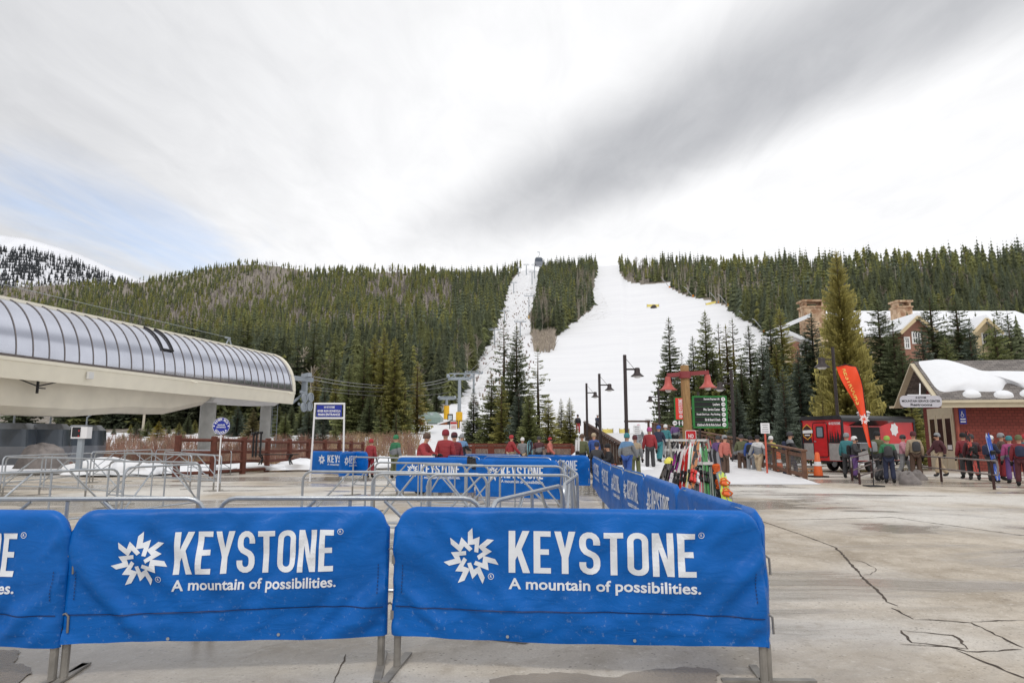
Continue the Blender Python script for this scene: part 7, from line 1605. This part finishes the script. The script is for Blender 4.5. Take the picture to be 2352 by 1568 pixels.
# ================================================================== people
def skin(name, verts, edges, radii, root=0, lv=2):
    me = bpy.data.meshes.new(name); me.from_pydata([tuple(v) for v in verts], edges, []); o = bpy.data.objects.new(name, me); COL.objects.link(o)
    o.modifiers.new('s', 'SKIN'); sv = me.skin_vertices[0].data
    for i, r in enumerate(radii): sv[i].radius = (r, r) if not isinstance(r, tuple) else r; sv[i].use_root = i == root
    m2 = o.modifiers.new('d', 'SUBSURF'); m2.levels = m2.render_levels = lv
    bpy.context.view_layer.update(); out = bpy.data.meshes.new_from_object(o.evaluated_get(bpy.context.evaluated_depsgraph_get()))
    bpy.data.objects.remove(o); bpy.data.meshes.remove(me)
    out.polygons.foreach_set('use_smooth', [True] * len(out.polygons)); out.name = name; return out
def chain(*parts):
    V, E, Rr = [], [], []; idx = {}
    for key, co, r, par in parts: idx[key] = len(V); V.append(co); Rr.append(r); (E.append((idx[par], idx[key])) if par else None)
    return V, E, Rr
FIG = {}
def figure(pose):
    if pose in FIG: return FIG[pose]
    V = Vector; sit = pose == 'sit'; lean_ = .16 if pose == 'lean' else (.10 if sit else .03)
    pz = .52 if sit else .94; p = V((0, 0, pz)); sp = p + V((0, -lean_ * .5, .22)); ch = p + V((0, -lean_, .42)); nk = p + V((0, -lean_ * 1.15, .56)); h0 = p + V((0, -lean_ * 1.35, .61)); h1 = p + V((0, -lean_ * 1.5 - .01, .69)); h2 = p + V((0, -lean_ * 1.5, .78))
    A = {}
    for s, n in ((-1, 'r'), (1, 'l')):
        sh = ch + V((s * .18, .0, .04)); a = {'stand': (V((s * .07, .03, -.28)), V((s * .02, -.10, -.25))), 'walk': (V((s * .07, .12 * s, -.26)), V((s * .0, -.14 + .1 * s, -.22))), 'pole': (V((s * .10, -.02, -.26)), V((s * .02, -.24, -.04))),
                                                 'reach': (V((s * .08, -.06, -.25)), V((-s * .06, -.22, .06))), 'carry': (V((s * .08, -.04, -.27)), V((-s * .05, -.16, .18)) if s < 0 else V((0, -.10, -.24))), 'lean': (V((s * .10, -.12, -.22)), V((-s * .04, -.24, -.03))), 'sit': (V((s * .07, -.08, -.25)), V((-s * .04, -.22, -.02)))}[pose]
        el = sh + a[0]; w = el + a[1]; A[n] = (sh, el, w, w + a[1].normalized() * .09)
        hp_ = p + V((s * .10, 0, -.03))
        if sit: kn = hp_ + V((s * .05, -.42, .02)); an = V((kn.x + s * .01, kn.y - .04, .10))
        elif pose == 'walk': kn = V((s * .10, -.08 - .12 * s, .50)); an = V((s * .10, -.02 - .20 * s + (.12 if s < 0 else 0), .10))
        else: kn = V((s * .115, -.03, .50)); an = V((s * .13, .02, .10))
        A['k' + n] = (hp_, kn, an, an + V((s * .02, -.17, -.05)))
    body = chain(('p', p, .12, None), ('s', sp, .115, 'p'), ('c', ch, .12, 's'), ('n', nk, .055, 'c'), ('h0', h0, .062, 'n'), ('h1', h1, (.082, .10), 'h0'), ('h2', h2, (.07, .085), 'h1'),
                 *[q for n in 'rl' for q in ((n + 's', A[n][0], .06, 'c'), (n + 'e', A[n][1], .045, n + 's'), (n + 'w', A[n][2], .034, n + 'e'), (n + 'h', A[n][3], .04, n + 'w'), (n + 'H', A['k' + n][0], .09, 'p'), (n + 'k', A['k' + n][1], .06, n + 'H'), (n + 'a', A['k' + n][2], .042, n + 'k'), (n + 't', A['k' + n][3], .04, n + 'a'))])
    jk = chain(('p', p + V((0, 0, -.10)), (.205, .165), None), ('s', sp, (.20, .16), 'p'), ('c', ch, (.20, .155), 's'), ('n', nk + V((0, 0, .01)), .075, 'c'), *[q for n in 'rl' for q in ((n + 's', A[n][0], .098, 'c'), (n + 'e', A[n][1], .080, n + 's'), (n + 'w', A[n][2], .062, n + 'e'))])
    tr = chain(('p', p + V((0, 0, .03)), (.155, .13), None), *[q for n in 'rl' for q in ((n + 'H', A['k' + n][0], .115, 'p'), (n + 'k', A['k' + n][1], .092, n + 'H'), (n + 'a', A['k' + n][2] + V((0, 0, .02)), .10, n + 'k'))])
    FIG[pose] = dict(body=skin('body', *body), jacket=skin('jacket', *jk), trousers=skin('trousers', *tr))
    for k, n in enumerate('rl'):
        a, t_ = A['k' + n][2], A['k' + n][3]; V_, E_, R_ = chain(('a', a + V((0, .01, .10)), .075, None), ('m', a + V((0, .01, -.03)), .072, 'a'), ('t', t_ + V((0, -.01, .0)), .052, 'm')); FIG[pose]['boot%d' % k] = skin('boot', V_, E_, R_, 0, 1)
        w, h = A[n][2], A[n][3]; d = (h - w).normalized(); sd_ = d.cross(V((0, 0, 1))).normalized(); b = MB(); b.tube([w, w + d * .05, w + d * .10], [.042, .05, .044], 7)
        for f in range(4): q = w + d * .09 + sd_ * (.018 * (f - 1.5)); b.tube([q, q + d * (.045 if f in (1, 2) else .036), q + d * .06 + V((0, 0, -.03))], [.014, .013, .010], 5)
        q = w + d * .03 + sd_ * .04; b.tube([q, q + d * .04 + sd_ * .02, q + d * .07 + sd_ * .01], [.015, .014, .011], 5)
        me = bpy.data.meshes.new('glove'); me.from_pydata(b.v, [], b.f); me.polygons.foreach_set('use_smooth', [True] * len(b.f)); FIG[pose]['glove%d' % k] = me
    c = (h1 + h2) / 2 + V((0, .012, .03)); b = MB(); b.lathe([(.100, -.07), (.110, -.03), (.107, .03), (.088, .08), (.046, .108), (.0, .114)], 18, c, None)
    b.v = [(x, c.y + (y - c.y) * 1.12 - (.0 if z > c.z - .05 else -.02), z) for x, y, z in b.v]; me = bpy.data.meshes.new('helmet'); me.from_pydata(b.v, [], b.f); me.polygons.foreach_set('use_smooth', [True] * len(b.f)); FIG[pose]['helmet'] = me
    b = MB(); hc = h1 + V((0, 0, .0)); pts = [(hc.x + .108 * math.sin(a), hc.y - .122 * math.cos(a) + .012, hc.z + .045) for a in np.linspace(-1.35, 1.35, 9)]
    for z0_, z1_ in ((-.035, .03),): b.add([(x, y, z + z0_) for x, y, z in pts] + [(x, y, z + z1_) for x, y, z in pts], [(i, i + 1, 10 + i, 9 + i) for i in range(8)])
    me = bpy.data.meshes.new('goggles'); me.from_pydata(b.v, [], b.f); FIG[pose]['goggles'] = me
    b = MB(); f = hc + V((0, -.105, -.02)); b.add([f + V((-.018, .01, -.015)), f + V((.018, .01, -.015)), f + V((0, -.028, -.012)), f + V((0, .004, .035))], [(0, 1, 2), (0, 2, 3), (2, 1, 3)]); b.box(f + V((0, .012, -.048)), (.05, .012, .012))
    for s in (-1, 1): b.lathe([(.0, -.012), (.026, 0), (.0, .012)], 8, M=frame(hc + V((s * .088, .0, -.01)), (0, 1, 0), (0, 0, 1)))
    me = bpy.data.meshes.new('face'); me.from_pydata(b.v, [], b.f); FIG[pose]['face'] = me
    return FIG[pose]
SKIN = mat('skin', S(206, 158, 132), .6, var=.06)
PAL = {'red': (166, 49, 55), 'crimson': (136, 38, 49), 'coral': (207, 119, 106), 'orange': (207, 123, 69), 'yellow': (209, 195, 98), 'lime': (145, 179, 81), 'green': (50, 125, 84), 'teal': (59, 131, 138), 'sky blue': (108, 150, 193), 'royal blue': (54, 89, 165), 'navy': (39, 46, 72), 'purple': (103, 73, 129), 'magenta': (176, 75, 129),
       'pink': (211, 149, 164), 'white': (222, 222, 222), 'grey': (140, 142, 145), 'charcoal': (62, 62, 65), 'black': (28, 28, 31), 'brown': (91, 71, 59), 'tan': (181, 162, 135), 'olive': (100, 104, 70), 'maroon': (85, 40, 47)}
def cloth(c): return mat('cloth_' + c.replace(' ', '_'), S(*PAL[c]), .75, var=.12, scale=9, bump=.35, bscale=22)
def shell_cloth(c, d, zsplit):
    nm = 'jacket_%s_%s' % (c.replace(' ', '_'), d); 
    if nm in MATS: return MATS[nm]
    m = bpy.data.materials.new(nm); m.use_nodes = True; MATS[nm] = m
    global nt, N, L
    nt = m.node_tree; N, L = nt.nodes, nt.links; P = N['Principled BSDF']; P.inputs['Roughness'].default_value = .7
    tc = nd('ShaderNodeTexCoord'); sp = nd('ShaderNodeSeparateXYZ'); L.new(tc.outputs['Object'], sp.inputs[0]); n = nd('ShaderNodeTexNoise'); n.inputs['Scale'].default_value = 9; n.inputs['Detail'].default_value = 4; L.new(tc.outputs['Object'], n.inputs['Vector'])
    z = mth('ADD', sp.outputs[2], mth('MULTIPLY', sp.outputs[0], .25)); k = sstep(z, zsplit - .004, zsplit + .004)
    L.new(mixc(mth('MULTIPLY', n.outputs[0], .35), mixc(k, S(*PAL[d]), S(*PAL[c])), S(40, 40, 46)), P.inputs['Base Color'])
    mp = nd('ShaderNodeMapping'); mp.inputs['Scale'].default_value = (6, 6, 22); L.new(tc.outputs['Object'], mp.inputs[0]); n2 = nd('ShaderNodeTexNoise'); n2.inputs['Scale'].default_value = 1; n2.inputs['Detail'].default_value = 4; L.new(mp.outputs[0], n2.inputs['Vector'])
    bp = nd('ShaderNodeBump'); bp.inputs['Strength'].default_value = .8; bp.inputs['Distance'].default_value = .04; L.new(n2.outputs[0], bp.inputs['Height']); L.new(bp.outputs[0], P.inputs['Normal']); return m
rp = random.Random(11)
def person(pose, loc, rz, jc, tc_, hc, label, group=None, sc=1.0, hat='helmet'):
    f = figure(pose); t = thing('person', label, 'person', loc, rz, group); t.scale = (sc,) * 3
    def part(name, key, m, par):
        me = f[key]
        if not me.materials: me.materials.append(m)
        o = link(name, me, par); o.material_slots[0].link = 'OBJECT'; o.material_slots[0].material = m; return o
    bd = part('body', 'body', SKIN, t); part('face', 'face', SKIN, bd); part('jacket', 'jacket', shell_cloth(jc, rp.choice([jc, 'charcoal', 'black', 'grey', jc]), rp.choice([1.12, 1.22, 1.3, .9])), t); part('trousers', 'trousers', cloth(tc_), t); part(hat, 'helmet', cloth(hc), t)
    if hat == 'helmet': part('goggles', 'goggles', mat('goggle_lens', S(40, 34, 40), .12, .3), t)
    if group and rp.random() < .5:
        b = MB(); b.lathe([(.08, -.20), (.14, -.17), (.15, 0), (.13, .14), (.06, .19)], 10, (0, 0, 0), Matrix.Translation((0, .20, 1.24)) @ Matrix.Diagonal((1, .62, 1, 1))); b.build('rucksack', cloth(rp.choice(['black', 'charcoal', 'navy', 'grey'])), t)
    for k in '01': part('boot', 'boot' + k, cloth('black' if tc_ != 'black' else 'charcoal'), t); part('glove', 'glove' + k, cloth('black' if jc != 'black' else 'grey'), t)
    return t
def gp(px, Y, z=None): p = col_at(px, Y, 1.0); p.z = 0 if z is None else z; return p
QG = 'people behind the queue barriers'
person('stand', gp(851, 27.6), 2.8, 'red', 'crimson', 'red', 'person all in red standing by the angled banner barrier', None, .88)
person('stand', gp(907, 26.8), 2.5, 'green', 'olive', 'green', 'person in green jacket standing west of the counter table', None, .97)
person('lean', gp(963, 19.6), 1.3, 'red', 'charcoal', 'brown', 'bareheaded person in red sweater leaning over the white counter', None, .98, 'hair')
person('stand', gp(1022, 20.2), 3.0, 'red', 'navy', 'crimson', 'broad person in bright red coat standing east of the counter', None, 1.04)
person('stand', gp(1042, 21.5), .4, 'crimson', 'black', 'maroon', 'person in crimson jacket half behind the broad red coat', None, 1.0)
person('pole', gp(1060, 30), 3.0, 'sky blue', 'navy', 'grey', 'person in light blue jacket and navy trousers at the west end of the plank fence', None, 1.0)
person('walk', gp(1173, 31.5), 2.0, 'red', 'tan', 'red', 'person in red jacket and tan trousers before the plank fence', None, .98)
person('stand', gp(1200, 32), 3.1, 'grey', 'tan', 'white', 'person in grey jacket and tan trousers before the plank fence', None, .92)
person('carry', gp(1238, 33), 3.1, 'maroon', 'black', 'charcoal', 'person in dark maroon jacket near the upright snowboard', None, .95)
person('walk', gp(1262, 33), 1.2, 'coral', 'charcoal', 'red', 'person in coral jacket before the east end of the plank fence', None, .92)
person('stand', gp(1337, 29.6), 2.9, 'olive', 'black', 'brown', 'person in olive green vest seen from behind with upright skis', None, 1.0, 'hat')
person('stand', gp(1364, 31), .2, 'royal blue', 'navy', 'tan', 'person in bright blue jacket standing behind the bench', None, 1.03, 'hair')
person('sit', gp(1371, 27.0, .08), 3.0, 'navy', 'black', 'navy', 'person in navy jacket sitting on the bench with back turned', None, 1.0, 'hat')
person('sit', gp(1404, 26.6, .02), -1.5, 'black', 'orange', 'black', 'seated person in black jacket with orange-brown trousers', None, 1.0)
t = thing('bench', 'dark bench under the two seated people beside the stair rail', 'bench', gp(1385, 27.0)); b = MB(); b.box((0, 0, .44), (1.5, .42, .05)); b.build('seat', DARK, t)
for s in (-1, 1): b = MB(); b.box((s * .6, 0, .21), (.07, .36, .41)); b.build('leg', DARK, t)
person('walk', gp(1440, 24.6), 2.6, 'sky blue', 'royal blue', 'teal', 'person in light blue walking beside the tallest lamp pole', None, 1.0)
person('stand', gp(1459, 26), 2.9, 'tan', 'olive', 'maroon', 'person in tan jacket just past the light blue walker', None, .96)
person('stand', gp(1493, 30, .2), 3.0, 'red', 'charcoal', 'magenta', 'person in red jacket and dark trousers alone on the bridge entry', None, 1.06)
person('walk', gp(1514, 33, .45), 2.7, 'navy', 'teal', 'royal blue', 'person in navy jacket and teal trousers on the bridge', None, 1.0)
person('stand', gp(1530, 35, .6), 2.7, 'teal', 'grey', 'white', 'person in teal jacket and grey trousers on the bridge', None, .97)
person('walk', gp(1468, 38, .7), 2.9, 'white', 'grey', 'pink', 'person in white jacket far along the bridge', None, .95)
person('walk', gp(1552, 40, .9), 3.0, 'purple', 'black', 'purple', 'person in purple jacket far along the bridge by its railing', None, .95)
person('walk', gp(1328, 62, 2.05), .0, 'charcoal', 'red', 'black', 'tiny skier in charcoal at the slope foot by the yellow net', None, 1.0)
person('walk', gp(1373, 60, 2.0), .6, 'navy', 'black', 'white', 'tiny skier in navy between two yellow nets', None, 1.0)
PZ = {'stand': 'standing', 'walk': 'walking', 'pole': 'holding out both hands', 'reach': 'reaching forward', 'carry': 'raising one arm'}
CR = 'people crowding between the ski rack and the restroom hut'
crowd = [(1650, 28.5, 'walk', 2.6, 'purple', 'navy', 'charcoal'), (1664, 27.2, 'stand', .5, 'coral', 'brown', 'grey'), (1704, 29.6, 'carry', 3.0, 'olive', 'brown', 'charcoal'), (1724, 29.2, 'stand', 2.6, 'royal blue', 'grey', 'black'),
         (1742, 28.3, 'walk', -.8, 'white', 'tan', 'black'), (1771, 29.8, 'pole', 2.2, 'yellow', 'grey', 'white'), (1814, 28.0, 'walk', 1.4, 'grey', 'navy', 'charcoal'), (1946, 27.2, 'stand', 2.4, 'teal', 'charcoal', 'grey'), (1962, 26.6, 'reach', 1.0, 'charcoal', 'purple', 'white'),
         (2016, 25.8, 'walk', 2.0, 'olive', 'charcoal', 'black'), (2040, 24.2, 'stand', 2.7, 'green', 'navy', 'lime'), (2074, 27.4, 'walk', .8, 'pink', 'grey', 'charcoal'), (2102, 26.8, 'stand', 2.9, 'tan', 'brown', 'maroon'),
         (2158, 28.6, 'walk', -1.6, 'maroon', 'tan', 'grey'), (2216, 26.8, 'stand', 2.9, 'crimson', 'charcoal', 'black'), (2234, 26.0, 'carry', 2.7, 'maroon', 'black', 'charcoal'), (2276, 24.8, 'reach', 1.6, 'navy', 'charcoal', 'white'),
         (2300, 25.8, 'stand', 1.2, 'brown', 'crimson', 'grey'), (2322, 24.0, 'stand', 2.8, 'magenta', 'purple', 'teal'), (2344, 22.6, 'stand', 2.5, 'crimson', 'maroon', 'olive'), (2356, 25.0, 'walk', 2.0, 'teal', 'brown', 'red')]
for px, Y, pose, rz, jc, tc_, hc in crowd:
    where = 'between rack and trailer' if px < 1815 else ('before the trailer' if px < 2000 else ('by the stair rails' if px < 2130 else 'before the hut'))
    p = gp(px, Y); person(pose, p, rz, jc, tc_, hc, f'person in {jc} jacket, {tc_} trousers and {hc} helmet {where}', CR, random.uniform(.93, 1.05))
# gear carried or stood upright by the crowd
def upright(px, pt, Y, kind, m, label, w=.1, tilt=.0):
    p = gp(px, Y); h = min(1.9, z_at(pt, Y)); t = thing(kind, label, kind, p + Vector((0, -.25, max(0, z_at(pt, Y) - 1.75))), 0); t.rotation_euler = (0, tilt, 0); l = 1.7 if kind == 'skis' else 1.55
    for s in ((-1, 1) if kind == 'skis' else (0,)): b = MB(); vs, fs = plank(w, l, .11, .014, .6); b.add([(x + s * (w / 2 + .004), y + s * .02, z) for x, y, z in vs], fs); k = b.build('ski' if kind == 'skis' else 'board', m, t, smooth=50)
    for f in (.40, .58): b = MB(); b.box((0, -.05, l * f), (.16, .08, .14)); b.lathe([(.07, 0), (.09, .05), (.06, .09)], 9, (0, -.06, l * f)); b.build('binding', BIND, t)
upright(2230, 985, 26.0, 'skis', graphic('ski_redblack', S(196, 80, 70), S(34, 26, 28), 8, 1.1), 'red and black skis held upright before the hut wall', .1, -.15)
upright(2276, 990, 24.2, 'skis', graphic('ski_blue', S(50, 90, 190), S(200, 210, 225), 2), 'blue and white skis held upright near the downspout', .1, -.14)
upright(1217, 1016, 32, 'snowboard', graphic('board_teal', S(40, 44, 60), S(120, 180, 190), 2.4, .9), 'dark and teal snowboard standing upright before the plank fence', .28)
upright(1323, 1012, 29.0, 'skis', graphic('ski_whiteblack', S(230, 230, 232), S(20, 20, 24), 2), 'white skis upright beside the olive vest', .1, .03)
# counter table, gloves on the barrier
Y = 19.0; a, c = x_at(920, Y, 1.05), x_at(997, Y, 1.05); zt = z_at(1046.5, Y); t = thing('counter_table', 'white counter table behind the mid-queue banner barrier', 'table', ((a + c) / 2, Y, 0)); b = MB(); b.box((0, 0, zt - .02), (c - a, .6, .04)); b.build('table_top', WHT, t)
for sx in (-1, 1):
    for sy in (-1, 1): b = MB(); b.tube([(sx * (c - a) * .44, sy * .24, 0), (sx * (c - a) * .44, sy * .24, zt - .041)], .02, 6); b.build('leg', GALVD, t)
for k, (px, py) in enumerate(((1077, 1050), (1083, 1051), (1089, 1054))):
    p = on_z(px, py, 1.13); g = thing('glove', ('west', 'middle', 'east')[k] + 'most of three black gloves hung over the rear banner barrier' if k != 1 else 'middle one of three black gloves hung over the rear banner barrier', 'glove', p, 0, 'gloves on the barrier'); b = MB(); b.tube([(0, -.07, -.02), (0, -.08, -.10), (0, -.08, -.16)], [.045, .05, .045], 7); b.tube([(0, -.07, -.02), (0, .02, .0)], .045, 7); b.build('cuff', BIND, g); b = MB()
    for f in range(4): b.tube([(-.034 + .023 * f, -.08, -.15), (-.036 + .024 * f, -.09, -.21), (-.036 + .024 * f, -.08, -.235)], [.013, .012, .009], 5)
    b.tube([(.05, -.08, -.09), (.075, -.085, -.13)], [.014, .01], 5); b.build('finger', BIND, g)
plant_hills(225)
